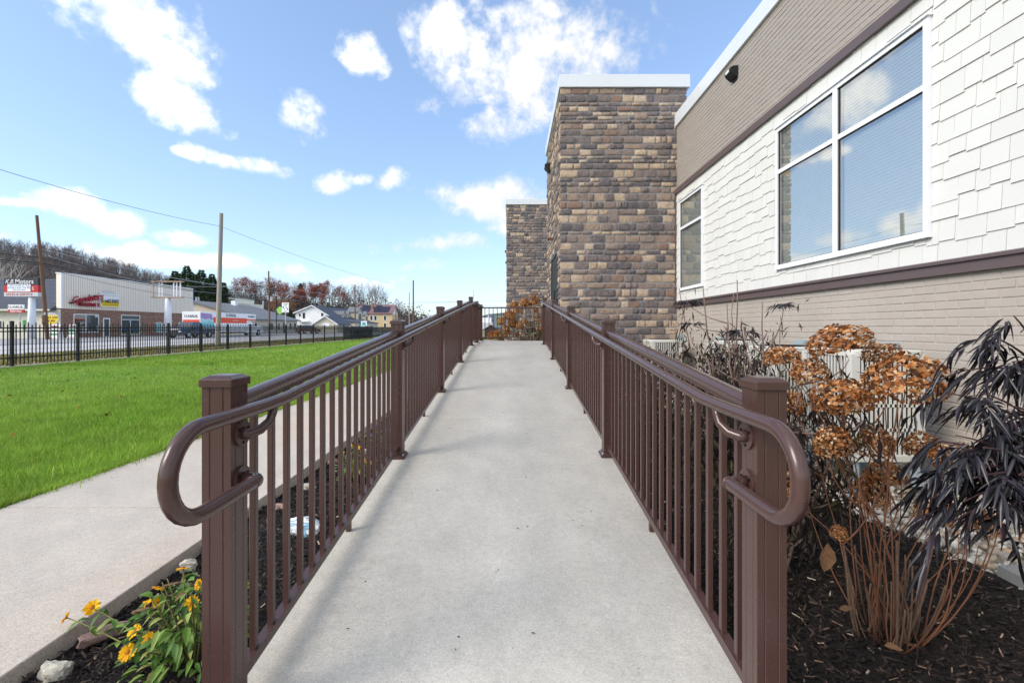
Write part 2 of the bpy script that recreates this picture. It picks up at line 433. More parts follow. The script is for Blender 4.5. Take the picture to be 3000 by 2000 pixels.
def leaf_cloud(P, D, L, Wd, rg, droop=0.0, fold=0.35, tone=None):
    """one lance-shaped leaf (4 triangles-worth: two folded quads) at each point P, pointing along D"""
    n = len(P); D = unit(D)
    rnd = unit(rg.normal(size=(n, 3))); Sd = unit(np.cross(D, rnd)); Up = np.cross(Sd, D)
    L = np.asarray(L).reshape(-1, 1) * np.ones((n, 1)); Wd = np.asarray(Wd).reshape(-1, 1) * np.ones((n, 1))
    m1 = P + D * L * 0.45 + np.array([0, 0, -1.0]) * droop * L * 0.2
    tip = P + D * L + np.array([0, 0, -1.0]) * droop * L * 0.75
    a = m1 + Sd * Wd * 0.5 + Up * Wd * fold * 0.5
    b = m1 - Sd * Wd * 0.5 + Up * Wd * fold * 0.5
    V = np.stack([P, a, tip, m1, b], axis=1).reshape(-1, 3)
    i = np.arange(n)[:, None] * 5
    F = np.concatenate([i + np.array([[0, 1, 3]]), i + np.array([[1, 2, 3]]), i + np.array([[0, 3, 4]]), i + np.array([[3, 2, 4]])], axis=0)
    tn = np.repeat(rg.random(n) if tone is None else tone, 5)
    return V, F, tn
def leaf_fine(P, D, L, Wd, rg, droop=0.4, fold=0.4, prof=(0.0, 0.75, 1.0, 0.62, 0.0), curl=0.0, tone=None, up=None):
    """a curved, folded leaf with a midrib: eleven points each"""
    n = len(P); P = np.asarray(P, float); D = unit(np.asarray(D, float))
    ref = unit(rg.normal(size=(n, 3))) if up is None else unit(np.asarray(up, float) + rg.normal(0, 0.3, (n, 3)))
    Sd = unit(np.cross(D, ref)); Up = np.cross(Sd, D); L = np.asarray(L).reshape(-1, 1) * np.ones((n, 1)); Wd = np.asarray(Wd).reshape(-1, 1) * np.ones((n, 1))
    T = (0.0, 0.25, 0.5, 0.78, 1.0); mid = [P + D * L * t + np.array([0, 0, -1.0]) * droop * L * t * t * 0.7 + Sd * L * curl * t * t for t in T]
    V = [mid[0], mid[1], mid[2], mid[3], mid[4]]
    for k in (1, 2, 3):
        w = Wd * prof[k] * 0.5; V += [mid[k] + Sd * w + Up * w * fold, mid[k] - Sd * w + Up * w * fold]
    V = np.stack(V, 1).reshape(-1, 3); i = np.arange(n)[:, None] * 11
    f = [(0, 5, 1), (1, 5, 7), (1, 7, 2), (2, 7, 9), (2, 9, 3), (3, 9, 4), (0, 1, 6), (1, 8, 6), (1, 2, 8), (2, 10, 8), (2, 3, 10), (3, 4, 10)]
    F = np.concatenate([i + np.array([q]) for q in f]); return V, F, np.repeat(rg.random(n) if tone is None else tone, 11)
def join_np(parts):
    Vs, Fs, Ts, o = [], [], [], 0
    for V, F, T in parts:
        Vs.append(V); Fs.append(F + o); Ts.append(T); o += len(V)
    return np.concatenate(Vs), np.concatenate(Fs), np.concatenate(Ts)
FONT_CACHE = {}
def text(name, s, size, m, loc, face='-y', parent=None, depth=0.01, shear=0.0, align='CENTER', sx=1.0, bold=0.0, tilt=0.0, space=1.0):
    cu = bpy.data.curves.new(name, 'FONT'); cu.body = s; cu.size = size; cu.extrude = depth; cu.shear = shear
    cu.align_x = align; cu.align_y = 'CENTER'; cu.offset = bold; cu.space_character = space; cu.resolution_u = 2
    tmp = bpy.data.objects.new(name + '_tmp', cu); C.objects.link(tmp)
    dg = bpy.context.evaluated_depsgraph_get()
    me = bpy.data.meshes.new_from_object(tmp.evaluated_get(dg))
    bpy.data.objects.remove(tmp); bpy.data.curves.remove(cu)
    q = Matrix.Scale(sx, 4, (1, 0, 0))
    rt = Matrix.Rotation(tilt, 4, 'Z')
    rx = Matrix.Rotation(R(90), 4, 'X')
    rz = Matrix.Rotation(R(90), 4, 'Z') if face == '+x' else Matrix.Identity(4)
    me.transform(Matrix.Translation(Vector(loc)) @ rz @ rx @ rt @ q)
    me.materials.clear(); me.name = name
    return obj(name, me, m, parent)
def flat(name, c, rough=0.5):
    return simple(name, c, rough, var=0.03)
# ------------------------------------------------------------------ ground
def struct(o): o['kind'] = 'structure'; return o
M_EARTH = simple('distant_earth', srgb(120, 118, 84), 0.95, var=0.3, scale=0.02)
M_TURF = simple('lawn_soil', srgb(104, 138, 44), 0.95, var=0.35, scale=9, bump=0.6, bscale=90)
M_VERGE = simple('dry_verge', srgb(128, 122, 74), 0.95, var=0.3, scale=1.2, bump=0.5, bscale=40)
M_ASPH = simple('worn_asphalt', srgb(190, 189, 190), 0.9, var=0.1, scale=0.5, bump=0.2, bscale=60)
M_LOT = simple('lot_asphalt', srgb(160, 160, 160), 0.9, var=0.16, scale=0.35, bump=0.2, bscale=60)
M_YELLOW = flat('yellow_road_paint', srgb(206, 176, 92), 0.8)
M_WHITEP = flat('white_road_paint', srgb(215, 215, 212), 0.8)
M_SOIL = simple('mulch_soil', srgb(30, 24, 21), 0.95, var=0.4, scale=25, bump=0.9, bscale=70, bdist=0.02)
M_GBASE = simple('gravel_base', srgb(150, 142, 128), 0.95, var=0.3, scale=30, bump=0.9, bscale=60, bdist=0.02)

GR = [-0.25]
mb = MB()
xs = [-6000, -1500, -400, -120, -41, -16.6, 0, 40, 120, 400, 1500, 6000]; ys = [-3000, -200, -20, 20, 60, 150, 400, 1500, 7000]
idx = {}
for j, y in enumerate(ys):
    for i, x in enumerate(xs):
        idx[i, j] = len(mb.v); mb.v.append((x, y, -0.25))
for j in range(len(ys) - 1):
    for i in range(len(xs) - 1):
        mb.f.append((idx[i, j], idx[i + 1, j], idx[i + 1, j + 1], idx[i, j + 1]))
struct(mb.build('ground', M_EARTH))
struct(MB().box(-16.55, -3.60, -4, 62, -0.2, -0.03).build('lawn', M_TURF))
struct(MB().box(-24.6, -17.05, -10, 320, -0.2, -0.03).build('verge', M_VERGE))
struct(MB().box(-37.5, -24.6, -40, 900, -0.2, -0.02).build('road', M_ASPH))
struct(MB().box(-56.5, -37.5, -40, 140, -0.2, 0.03).build('parking_lot', M_LOT))
for x in (-29.1, -29.4):
    struct(MB().box(x - 0.06, x + 0.06, -30, 500, -0.016, -0.012).build('lane_line', M_YELLOW))
struct(MB().box(-25.2, -25.08, -30, 500, -0.016, -0.012).build('edge_line', M_WHITEP))
struct(MB().box(-17.05, -16.55, -6, 80, -0.2, 0.0).build('fence_footing', M_CURB))

# the sidewalk, slab by slab, with open joints
walk = struct(MB().box(-3.66, -1.92, -4, 46, -0.24, -0.022).build('sidewalk', M_SOIL))
y = -3.3
while y < 45:
    m = MB().slab(-3.67, -1.905, y + 0.005, y + 3.295, -0.09, 0.0 + random.uniform(-0.002, 0.002), 0.004)
    m.build('slab', M_WALK, walk); y += 3.3
struct(MB().box(-1.92, 1.2, -4, 0.78, -0.2, -0.005).build('entry_walk', M_WALK))

# ramp and platform
RS = 0.0955
def gz(y):
    if y >= 10.2: return 0.90
    return max(0.90 - RS * (10.2 - y), 0.0)
XL, XR = -0.955, 0.845
ramp = struct(MB().prism([(0.78, -0.3), (10.18, -0.3), (10.18, 0.86), (0.78, -0.035)], 'x', XL + 0.01, XR - 0.01).build('ramp', M_SOIL))
for a, b in ((0.776, 4.62), (4.625, 7.42), (7.425, 10.195)):
    MB().prism([(a, -0.3), (b, -0.3), (b, gz(b)), (a, gz(a))], 'x', XL, XR).build('slab', M_RAMP, ramp)
struct(MB().slab(XL, 1.02, 10.2, 13.72, -0.3, 0.9, 0.012).build('ramp_platform', M_RAMP))

# planting beds
def bedheight(x, y):
    r = 0.03 * math.sin(1.7 * x + 0.6) * math.cos(1.3 * y) + 0.015 * math.sin(5.1 * x + 3.3 * y)
    if x < 0: return -0.09 + r * 0.5 + max(0, 0.03 * (x + 1.9))
    return -0.05 + r + 0.03 * max(0, x - 1.5)
def grid_sheet(name, m, x0, x1, y0, y1, nx, ny, hf, parent=None):
    g = MB()
    for j in range(ny + 1):
        for i in range(nx + 1):
            xx = x0 + (x1 - x0) * i / nx; yy = y0 + (y1 - y0) * j / ny
            g.v.append((xx, yy, hf(xx, yy)))
    for j in range(ny):
        for i in range(nx):
            a = j * (nx + 1) + i; g.f.append((a, a + 1, a + nx + 2, a + nx + 1))
    return g.build(name, m, parent, smooth=True)
struct(grid_sheet('mulch_bed', M_SOIL, -1.93, -0.94, 0.5, 13.5, 10, 120, bedheight))
struct(grid_sheet('mulch_bed', M_SOIL, 0.83, 2.5, 0.3, 10.0, 20, 110, bedheight))
def gravelh(x, y): return -0.012 + 0.075 * (x - 2.4) / 1.2 + 0.012 * math.sin(4 * y + x) - (0.06 if x < 2.42 else 0)
struct(grid_sheet('gravel_bed', M_GBASE, 2.3, 3.6, 0.3, 10.0, 10, 80, gravelh))

# mulch chips: long splinters of bark
def chips(name, n, xr, yr, hf, m, lr, wr, rg, near=True, lift=0.02):
    X = rg.uniform(*xr, n)
    Y = yr[0] + (yr[1] - yr[0]) * rg.random(n) ** (1.9 if near else 1.0)
    Z = np.array([hf(a, b) for a, b in zip(X, Y)]) + rg.uniform(-0.004, lift, n)
    k = np.clip(0.75 + Y * 0.16, 0.8, 2.2)
    L = rg.uniform(*lr, n) * k; Wd = rg.uniform(*wr, n) * k
    th = rg.uniform(0, 2 * np.pi, n); ti = rg.normal(0, 0.38, n)
    D = np.stack([np.cos(th) * np.cos(ti), np.sin(th) * np.cos(ti), np.sin(ti)], 1)
    Sd = unit(np.cross(D, unit(np.array([[0, 0, 1.0]]) + rg.normal(0, 0.45, (n, 3)))))
    Up = np.cross(Sd, D); P = np.stack([X, Y, Z], 1)
    L = L[:, None]; Wd = Wd[:, None]; T = Wd * 0.35
    V = np.stack([P - D * L / 2 - Sd * Wd / 3, P - D * L / 2.4 + Sd * Wd / 2, P + D * L / 2 + Sd * Wd / 3, P + D * L / 2.3 - Sd * Wd / 2, P + Up * T], 1).reshape(-1, 3)
    i = np.arange(n)[:, None] * 5
    F = np.concatenate([i + np.array([[0, 1, 4]]), i + np.array([[1, 2, 4]]), i + np.array([[2, 3, 4]]), i + np.array([[3, 0, 4]])])
    return npmesh(name, V, F, np.repeat(rg.random(n), 5), m)
M_CHIP = attrvar('bark_chip', [(0, srgb(20, 16, 14)), (0.55, srgb(38, 30, 27)), (0.86, srgb(58, 47, 42)), (0.955, srgb(84, 68, 58)), (0.985, srgb(146, 120, 96)), (1, srgb(190, 178, 160))], 0.75, 0.3, jitter=0.3, nscale=120)
tag(obj('bark_mulch', chips('bark_mulch', 30000, (-1.9, -0.95), (0.9, 12), bedheight, M_CHIP, (0.014, 0.042), (0.004, 0.010), rng), None), 'dark bark mulch between sidewalk and ramp', 'mulch', kind='stuff')
tag(obj('bark_mulch', chips('bark_mulch', 46000, (0.85, 2.44), (0.9, 9), bedheight, M_CHIP, (0.014, 0.042), (0.004, 0.010), rng), None), 'dark bark mulch between ramp and gravel strip', 'mulch', kind='stuff')

# gravel: angular pebbles
ICO = bmesh.new(); bmesh.ops.create_icosphere(ICO, subdivisions=1, radius=1.0)
ICO_V = np.array([v.co[:] for v in ICO.verts]); ICO_F = np.array([[v.index for v in f.verts] for f in ICO.faces]); ICO.free()
def pebbles(name, P, S_, m, rg, flatten=0.6):
    n = len(P); nv = len(ICO_V)
    jit = 1 + rg.uniform(-0.28, 0.22, (n, nv, 1))
    A = rg.uniform(0.65, 1.25, (n, 1, 3)); A[:, :, 2] *= flatten
    q = unit(rg.normal(size=(n, 4)) * np.array([1, 0.35, 0.35, 1]))
    w, x, y, z = q[:, 0], q[:, 1], q[:, 2], q[:, 3]
    Rm = np.stack([1 - 2 * (y * y + z * z), 2 * (x * y - z * w), 2 * (x * z + y * w), 2 * (x * y + z * w), 1 - 2 * (x * x + z * z), 2 * (y * z - x * w), 2 * (x * z - y * w), 2 * (y * z + x * w), 1 - 2 * (x * x + y * y)], 1).reshape(n, 3, 3)
    V = np.einsum('nij,nkj->nki', Rm, ICO_V[None] * jit * A) * S_[:, None, None] + P[:, None, :]
    F = (ICO_F[None] + (np.arange(n) * nv)[:, None, None]).reshape(-1, 3)
    return npmesh(name, V.reshape(-1, 3), F, np.repeat(rg.random(n), nv), m)
M_PEB = attrvar('river_gravel', [(0, srgb(168, 160, 148)), (0.25, srgb(206, 198, 184)), (0.5, srgb(186, 170, 148)), (0.7, srgb(220, 214, 202)), (0.85, srgb(150, 138, 124)), (0.93, srgb(196, 164, 132)), (1, srgb(128, 122, 118))], 0.7, 0.3, jitter=0.18, nscale=60, interp='CONSTANT')
n = 7000
gx = 2.36 + 1.18 * rng.random(n) - 0.08 * rng.random(n); gy = 1.0 + 8.5 * rng.random(n) ** 1.7
gzz = np.array([gravelh(a, b) for a, b in zip(gx, gy)]) + rng.uniform(-0.008, 0.022, n)
tag(obj('gravel', pebbles('gravel', np.stack([gx, gy, gzz], 1), rng.uniform(0.012, 0.034, n) * (0.9 + 0.08 * gy), M_PEB, rng), None), 'pale gravel strip along the brick wall', 'gravel', kind='stuff')

# grass
t = NT('grass_blade'); q = t.n('ShaderNodeAttribute'); q.attribute_name = 'tone'
col = t.ramp(q.outputs['Fac'], [(0, srgb(86, 128, 32)), (0.4, srgb(128, 170, 52)), (0.75, srgb(162, 192, 74)), (0.93, srgb(194, 206, 104)), (1, srgb(216, 200, 136))])
col = t.mix(t.ramp(t.noise(0.33, 5, 0.65), [(0.36, (0, 0, 0)), (0.64, (0.5,) * 3)]), col, srgb(168, 188, 82))
col = t.mix(1.0, col, t.ramp(t.noise(1.6, 6, 0.7), [(0.3, (0.6,) * 3), (0.7, (1.25,) * 3)]), 'MULTIPLY')
col = t.mix(t.ramp(t.noise(7.0, 4, 0.7), [(0.6, (0, 0, 0)), (0.78, (0.5,) * 3)]), col, srgb(164, 156, 92))
t.col(col); t.set(0.6, 0, 0.25); tr = t.n('ShaderNodeBsdfTranslucent'); t.l(col, tr.inputs[0]); mx = t.n('ShaderNodeMixShader'); mx.inputs[0].default_value = 0.3
t.l(t.b.outputs[0], mx.inputs[1]); t.l(tr.outputs[0], mx.inputs[2]); t.l(mx.outputs[0], t.out.inputs[0]); M_GRASS = t.m
def blades(n, X, Y, h, w, rg, z0=-0.03):
    P = np.stack([X, Y, np.full(n, z0)], 1)
    th = rg.uniform(0, 2 * np.pi, n); Sd = np.stack([np.cos(th), np.sin(th), np.zeros(n)], 1)
    ln = rg.normal(0, 0.45, (n, 2)); hh = (h * rg.uniform(0.6, 1.25, n))[:, None]
    Tp = P + np.concatenate([ln * hh * 0.75, np.ones((n, 1)) * hh], 1)
    Md = P + np.concatenate([ln * hh * 0.22, np.ones((n, 1)) * hh * 0.55], 1)
    ww = (w * rg.uniform(0.7, 1.3, n))[:, None]
    V = np.stack([P - Sd * ww / 2, P + Sd * ww / 2, Md + Sd * ww * 0.4, Tp, Md - Sd * ww * 0.4], 1).reshape(-1, 3)
    i = np.arange(n)[:, None] * 5
    F = np.concatenate([i + np.array([[0, 1, 2]]), i + np.array([[0, 2, 4]]), i + np.array([[4, 2, 3]])])
    return V, F, np.repeat(np.clip(rg.beta(2.2, 2.4, n) + 0.06 * np.sin(X * 1.3) , 0, 1), 5)
gp = []
def ingrass(n, xr, yr, pw=1.0):
    return rng.uniform(*xr, n), yr[0] + (yr[1] - yr[0]) * rng.random(n) ** pw
n = 104000; X = -3.66 - 8.5 * rng.beta(1, 2.2, n); Y = 0.6 + 13.5 * rng.beta(1.15, 1.9, n); gp.append(blades(n, X, Y, 0.075, 0.0045, rng))
n = 75000; X, Y = ingrass(n, (-16.5, -3.66), (1.5, 18), 1.1); gp.append(blades(n, X, Y, 0.075, 0.009, rng))
n = 60000; X, Y = ingrass(n, (-16.5, -3.66), (16, 60), 1.5); gp.append(blades(n, X, Y, 0.075, 0.022, rng))
n = 7000; Y = 2.2 + 14 * rng.random(n) ** 1.4; X = -3.66 + (0.5 + 0.5 * np.sin(Y * 5.3) * np.sin(Y * 2.1 + 1)) * rng.exponential(0.05, n) - 0.04; gp.append(blades(n, X, Y, 0.085, 0.005, rng))
V, F, T = join_np(gp)
tag(obj('lawn_grass', npmesh('lawn_grass', V, F, T, M_GRASS), None), 'mown green lawn between sidewalk and black fence', 'grass', kind='stuff')
M_DRYG = attrvar('dry_grass', [(0, srgb(92, 98, 44)), (0.5, srgb(132, 124, 70)), (1, srgb(168, 150, 104))], 0.8, 0.2, trans=0.2, jitter=0.3, nscale=0.7)
n = 26000; X = rng.uniform(-24.4, -17.1, n); Y = 8 + 70 * rng.random(n) ** 1.4
V, F, T = blades(n, X, Y, 0.09, 0.03, rng)
tag(obj('verge_grass', npmesh('verge_grass', V, F, T, M_DRYG), None), 'dry autumn grass between black fence and road', 'grass', kind='stuff')
# fallen leaves on the lawn
M_DEADLEAF = attrvar('dead_leaf', [(0, srgb(120, 74, 40)), (0.5, srgb(150, 98, 52)), (1, srgb(96, 66, 42))], 0.8, 0.2)
n = 220
P = np.stack([rng.uniform(-15, -3.8, n), rng.uniform(3, 30, n), np.full(n, 0.03)], 1)
V, F, T = leaf_cloud(P, rng.normal(size=(n, 3)) * np.array([1, 1, 0.2]), 0.07, 0.05, rng)
tag(obj('fallen_leaves', npmesh('fallen_leaves', V, F, T, M_DEADLEAF), None), 'scattered brown fallen leaves on the lawn', 'leaves', kind='stuff')

# ------------------------------------------------------------------ ramp railings
PW = 0.0889
def post_section(w):
    h = w / 2; g = 0.0024; k = w * 0.23; pts = []
    for sx, sy, ax in ((1, -1, 'x'), (1, 1, 'y'), (-1, 1, '-x'), (-1, -1, '-y')): pass
    side = [(-h, 0), (-k - g, 0), (-k, g), (-k + g, 0), (k - g, 0), (k, g), (k + g, 0)]
    for r in range(4):
        a = r * math.pi / 2; ca, sa = math.cos(a), math.sin(a)
        for (u, v) in side:
            x, y = u, -h + v; pts.append((x * ca - y * sa, x * sa + y * ca))
    return pts
SEC = post_section(PW)
def rounded(w, b):
    h = w / 2; return [(-h + b, -h), (h - b, -h), (h, -h + b), (h, h - b), (h - b, h), (-h + b, h), (-h, h - b), (-h, -h + b)]
def sq(pts, z): return [(x, y, z) for x, y in pts]
def build_post(parent, x, y, z0, ztop, plate=True):
    p = MB(); p.loft([sq(SEC, z0), sq(SEC, ztop - 0.03)])
    o = p.build('post', M_RAIL, parent); o.location = (x, y, 0)
    w = PW + 0.014
    c = MB(); c.loft([sq(rounded(w, 0.003), ztop - 0.034), sq(rounded(w, 0.003), ztop - 0.0125), sq(rounded(w - 0.004, 0.003), ztop - 0.010), sq(rounded(w * 0.66, 0.003), ztop - 0.001), sq(rounded(w * 0.6, 0.003), ztop)])
    c.build('cap', M_RAIL, o)
    if plate:
        b = MB(); b.loft([sq(rounded(0.138, 0.008), z0 - 0.004), sq(rounded(0.138, 0.008), z0 + 0.014), sq(rounded(0.125, 0.01), z0 + 0.022), sq(rounded(PW + 0.012, 0.004), z0 + 0.03), sq(rounded(PW + 0.008, 0.004), z0 + 0.034)])
        b.build('base_plate', M_RAIL, o)
        for sx in (-1, 1):
            for sy in (-1, 1):
                MB().cyl((sx * 0.054, sy * 0.054, z0 + 0.026), (0, 0, 1), 0.007, 0.012, 6).build('bolt', M_GALV, o)
    return o
RAILSEC = [(-0.016, -0.030), (0.016, -0.030), (0.016, -0.016), (0.026, -0.012), (0.026, -0.002), (0.030, 0.004), (0.030, 0.012), (0.022, 0.022), (0.010, 0.027), (-0.010, 0.027), (-0.022, 0.022), (-0.030, 0.012), (-0.030, 0.004), (-0.026, -0.002), (-0.026, -0.012), (-0.016, -0.016)]
def swept(parent, name, sec, a, b, along):
    m = MB(); rings = []
    for P in (a, b):
        rings.append([(P[0] + u, P[1], P[2] + v) if along == 'y' else (P[0], P[1] + u, P[2] + v) for u, v in (sec if along == 'y' else sec[::-1])])
    m.loft(rings[::-1] if along == 'y' else rings[::-1]); return m.build(name, M_RAIL, parent, angle=40)
def square(w, h): return [(-w / 2, -h / 2), (w / 2, -h / 2), (w / 2, h / 2), (-w / 2, h / 2)]
BAL = {}
def baluster(parent, x, y, z0, z1):
    if 'm' not in BAL:
        m = MB(); m.loft([sq(rounded(0.022, 0.0022), 0), sq(rounded(0.022, 0.0022), 1)])
        me = bpy.data.meshes.new('baluster'); me.from_pydata(m.v, [], m.f); me.materials.append(M_RAIL); BAL['m'] = me
    o = bpy.data.objects.new('baluster', BAL['m']); C.objects.link(o); o.parent = parent
    o.location = (x, y, z0); o.scale = (1, 1, z1 - z0); return o
def panel(parent, a, b, along='y', feet=True):
    """top rail, bottom rail, balusters between the post faces at a and b (points on the walking surface)"""
    ax = 1 if along == 'y' else 0
    A = [a[0], a[1], a[2]]; B = [b[0], b[1], b[2]]
    L = B[ax] - A[ax]
    f = lambda t: [A[k] + (B[k] - A[k]) * t for k in range(3)]
    e = (PW / 2 - 0.002) / L; p0, p1 = f(e), f(1 - e)
    up = lambda p, h: (p[0], p[1], p[2] + h)
    swept(parent, 'top_rail', RAILSEC, up(p0, 0.985), up(p1, 0.985), along)
    swept(parent, 'bottom_rail', square(0.036, 0.036), up(p0, 0.078), up(p1, 0.078), along)
    for p, hh in ((p0, 0.985), (p1, 0.985)):     # little brackets at the posts
        s_ = 1 if p is p0 else -1
        m = MB()
        if along == 'y': m.box(p[0] - 0.036, p[0] + 0.036, p[1] - 0.001, p[1] + s_ * 0.008, p[2] + hh - 0.036, p[2] + hh + 0.032)
        else: m.box(p[0] - 0.001, p[0] + s_ * 0.008, p[1] - 0.036, p[1] + 0.036, p[2] + hh - 0.036, p[2] + hh + 0.032)
        m.build('rail_bracket', M_RAIL, parent)
    n = round((L - PW) / 0.1145)
    for k in range(1, n):
        t = e + (1 - 2 * e) * k / n; q = f(t)
        baluster(parent, q[0], q[1], q[2] + 0.09, q[2] + 0.965)
    if feet:
        q = f(0.5)
        MB().box(q[0] - 0.012, q[0] + 0.012, q[1] - 0.012, q[1] + 0.012, q[2] - 0.002, q[2] + 0.066).build('foot', M_RAIL, parent)
def handrail(parent, xp, s, posts, yend):
    """round handrail on the walking side (s = +1: walkway lies towards +x) with a loop at the lower end"""
    xi = xp + s * PW / 2; xr = xi + s * 0.062; r = 0.0208
    y1 = posts[0] + 0.008
    path = [(xi + s * 0.004, y1, 0.82), (xr - s * 0.032, y1, 0.82)]
    for k in range(1, 7):
        a = k / 6 * math.pi / 2; path.append((xr - s * 0.032 + s * 0.032 * math.sin(a), y1 - 0.032 + 0.032 * math.cos(a), 0.82))
    path.append((xr, 1.30, 0.82)); zc, rr = (0.82 + 1.047) / 2, (1.047 - 0.82) / 2
    for k in range(0, 15):
        a = k / 14 * math.pi; path.append((xr, 1.172 - rr * math.sin(a), zc - rr * math.cos(a)))
    path += [(xr, 1.30, 1.047), (xr, 1.45, 1.047), (xr, 1.60, gz(1.60) + 0.972)]
    y = 2.2
    while y < min(yend, 10.0): path.append((xr, y, gz(y) + 0.972)); y += 0.6
    if yend > 10.3: path += [(xr, 10.05, gz(10.05) + 0.972), (xr, 10.2, 1.868), (xr, 10.35, 1.872)]
    path.append((xr, yend, gz(yend) + 0.972))
    h = MB().tube(path, r, 16).build('handrail', M_RAIL, parent, smooth=True)
    for yy in [q + 0.55 for q in posts[:-1]]:
        z = gz(yy) + 0.972
        MB().tube([(xr, yy - 0.004, z - 0.0004), (xr, yy - 0.001, z), (xr, yy + 0.001, z), (xr, yy + 0.004, z + 0.0004)], [r, r + 0.0016, r + 0.0016, r], 16).build('joint', M_RAIL, h, smooth=True)
    MB().tube([(xr, 1.40, 0.82), (xr, 1.403, 0.82), (xr, 1.407, 0.82), (xr, 1.41, 0.82)], [r, r + 0.0016, r + 0.0016, r], 16).build('joint', M_RAIL, h, smooth=True)
    def flange(y, z):
        MB().cyl((xi + s * 0.004, y, z), (1, 0, 0), 0.041, 0.008, 24).build('flange', M_RAIL, h, angle=40)
        for a in (0.5, 2.6, 4.7):
            MB().cyl((xi + s * 0.009, y + 0.029 * math.cos(a), z + 0.029 * math.sin(a)), (1, 0, 0), 0.0045, 0.004, 8).build('screw', M_BLACK, h)
    flange(y1, 0.82)
    for i, yp in enumerate(posts):
        if yp + 0.12 > yend: continue
        zr = (1.047 if i == 0 else gz(yp) + 0.972); fz = zr - 0.083; fy = yp + 0.01
        flange(fy, fz)
        c = [(xi + s * 0.003, fy, fz), (xi + s * 0.022, fy + 0.006, fz - 0.004), (xi + s * 0.044, fy + 0.030, fz + 0.004), (xr - s * 0.002, fy + 0.058, fz + 0.026), (xr, fy + 0.074, fz + 0.052), (xr, fy + 0.080, zr - 0.012 + 0.007)]
        MB().tube(c, [0.022, 0.0165, 0.0155, 0.0145, 0.0135, 0.016], 12).build('bracket', M_RAIL, h, smooth=True)
    return h
POSTL = [1.441, 3.63, 5.815, 8.005, 10.19, 11.86, 13.55]
POSTR = [1.405, 3.66, 6.01, 8.32, 10.60]
XPL, XPR = -0.9055, 0.7795
lr = tag(empty('ramp_railing', (0, 0, 0)), 'brown metal railing with looped handrail on the left side of the ramp', 'railing', 'brown railings of the ramp')
for i, y in enumerate(POSTL): build_post(lr, XPL, y, gz(y) - (0.1 if i == 0 else 0.0), gz(y) + 1.088, plate=i > 0)
for a, b in zip(POSTL[:-1], POSTL[1:]): panel(lr, (XPL, a, gz(a)), (XPL, b, gz(b)), feet=b < 10.5)
handrail(lr, XPL, 1, POSTL, 13.2)
rr_ = tag(empty('ramp_railing', (0, 0, 0)), 'brown metal railing with looped handrail on the right side, next to the shrubs', 'railing', 'brown railings of the ramp')
for i, y in enumerate(POSTR): build_post(rr_, XPR, y, gz(y) - (0.1 if i == 0 else 0.0), gz(y) + 1.088, plate=i > 0)
for a, b in zip(POSTR[:-1], POSTR[1:]): panel(rr_, (XPR, a, gz(a)), (XPR, b, gz(b)))
handrail(rr_, XPR, -1, POSTR, 11.3)
er = tag(empty('ramp_railing', (0, 0, 0)), 'short brown railing across the far end of the ramp platform', 'railing', 'brown railings of the ramp')
MB().box(0.90, 0.96, 13.52, 13.58, 0.895, 1.88).build('post', M_RAIL, er)
mR = MB(); mR.box(XPL + 0.045, 0.90, 13.53, 13.57, 1.865, 1.905); mR.build('top_rail', M_RAIL, er)
mR = MB(); mR.box(XPL + 0.045, 0.90, 13.535, 13.565, 0.985, 1.015); mR.build('bottom_rail', M_RAIL, er)
k = 0
x = XPL + 0.12
while x < 0.88:
    baluster(er, x, 13.55, 1.01, 1.87); x += 0.122

n = 60; P = np.stack([rng.uniform(-0.8, 0.72, n), 1.5 + 7.5 * rng.random(n) ** 1.5, np.zeros(n)], 1); P[:, 2] = [gz(v) + 0.004 for v in P[:, 1]]
V, F, T = leaf_cloud(P, rng.normal(size=(n, 3)) * np.array([1, 1, 0.1]), rng.uniform(0.006, 0.022, n), rng.uniform(0.003, 0.008, n), rng)
tag(obj('debris', npmesh('debris', V, F, T, M_CHIP), None), 'tiny bark crumbs scattered on the ramp', 'debris', kind='stuff')
# ------------------------------------------------------------------ the clinic building on the right
WX = 3.5                                    # face of the shingle wall
Y0, Y1 = 0.7, 9.70                          # wall runs alongside the ramp up to the stone tower
Z_BASE, Z_TRIM0, Z_TRIM1 = -0.15, EYE + 0.423, EYE + 0.543
Z_BAND0, Z_BAND1, Z_COP0, Z_COP1 = EYE + 2.823, EYE + 2.945, EYE + 4.26, EYE + 4.525
bld = tag(empty('clinic_building', (WX, 6, 0)), 'beige brick building with white shingle siding and wide windows', 'building')
def part(o):                                # keep world placement under a moved empty
    o.matrix_parent_inverse = bld.matrix_world.inverted() if False else Matrix.Translation((-WX, -6, 0)); return o
core = MB()
WIN = [(3.80, 6.00), (8.30, 9.44)]; WZ0, WZ1, WZT = EYE + 0.765, EYE + 2.60, EYE + 2.028
# backing wall with the window openings left out
def backing(x, z0, z1, holes, hz0, hz1):
    m = MB(); ys = [Y0] + [v for h in holes for v in h] + [Y1]
    m.box(x, x + 0.2, Y0, Y1, z0, hz0) if hz0 > z0 else None
    m.box(x, x + 0.2, Y0, Y1, hz1, z1)
    for i in range(0, len(ys), 2): m.box(x, x + 0.2, ys[i], ys[i + 1], hz0, hz1)
    return m
sw = part(backing(WX + 0.02, Z_TRIM0, Z_BAND1, WIN, WZ0 + 0.03, WZ1 - 0.03).build('shingle_wall', M_SHEATH, bld))
bw = part(MB().box(WX + 0.0265, WX + 0.3, Y0, Y1, Z_BASE, Z_TRIM0 + 0.02).build('base_wall', M_MORTAR, bld))
pw = part(MB().box(WX + 0.0265, WX + 0.3, Y0, Y1, Z_BAND1 - 0.05, Z_COP0 + 0.05).build('parapet_wall', M_BRICKU, bld))
def child(o, p):                            # under a wall that is itself under the building
    o.parent = p; return o

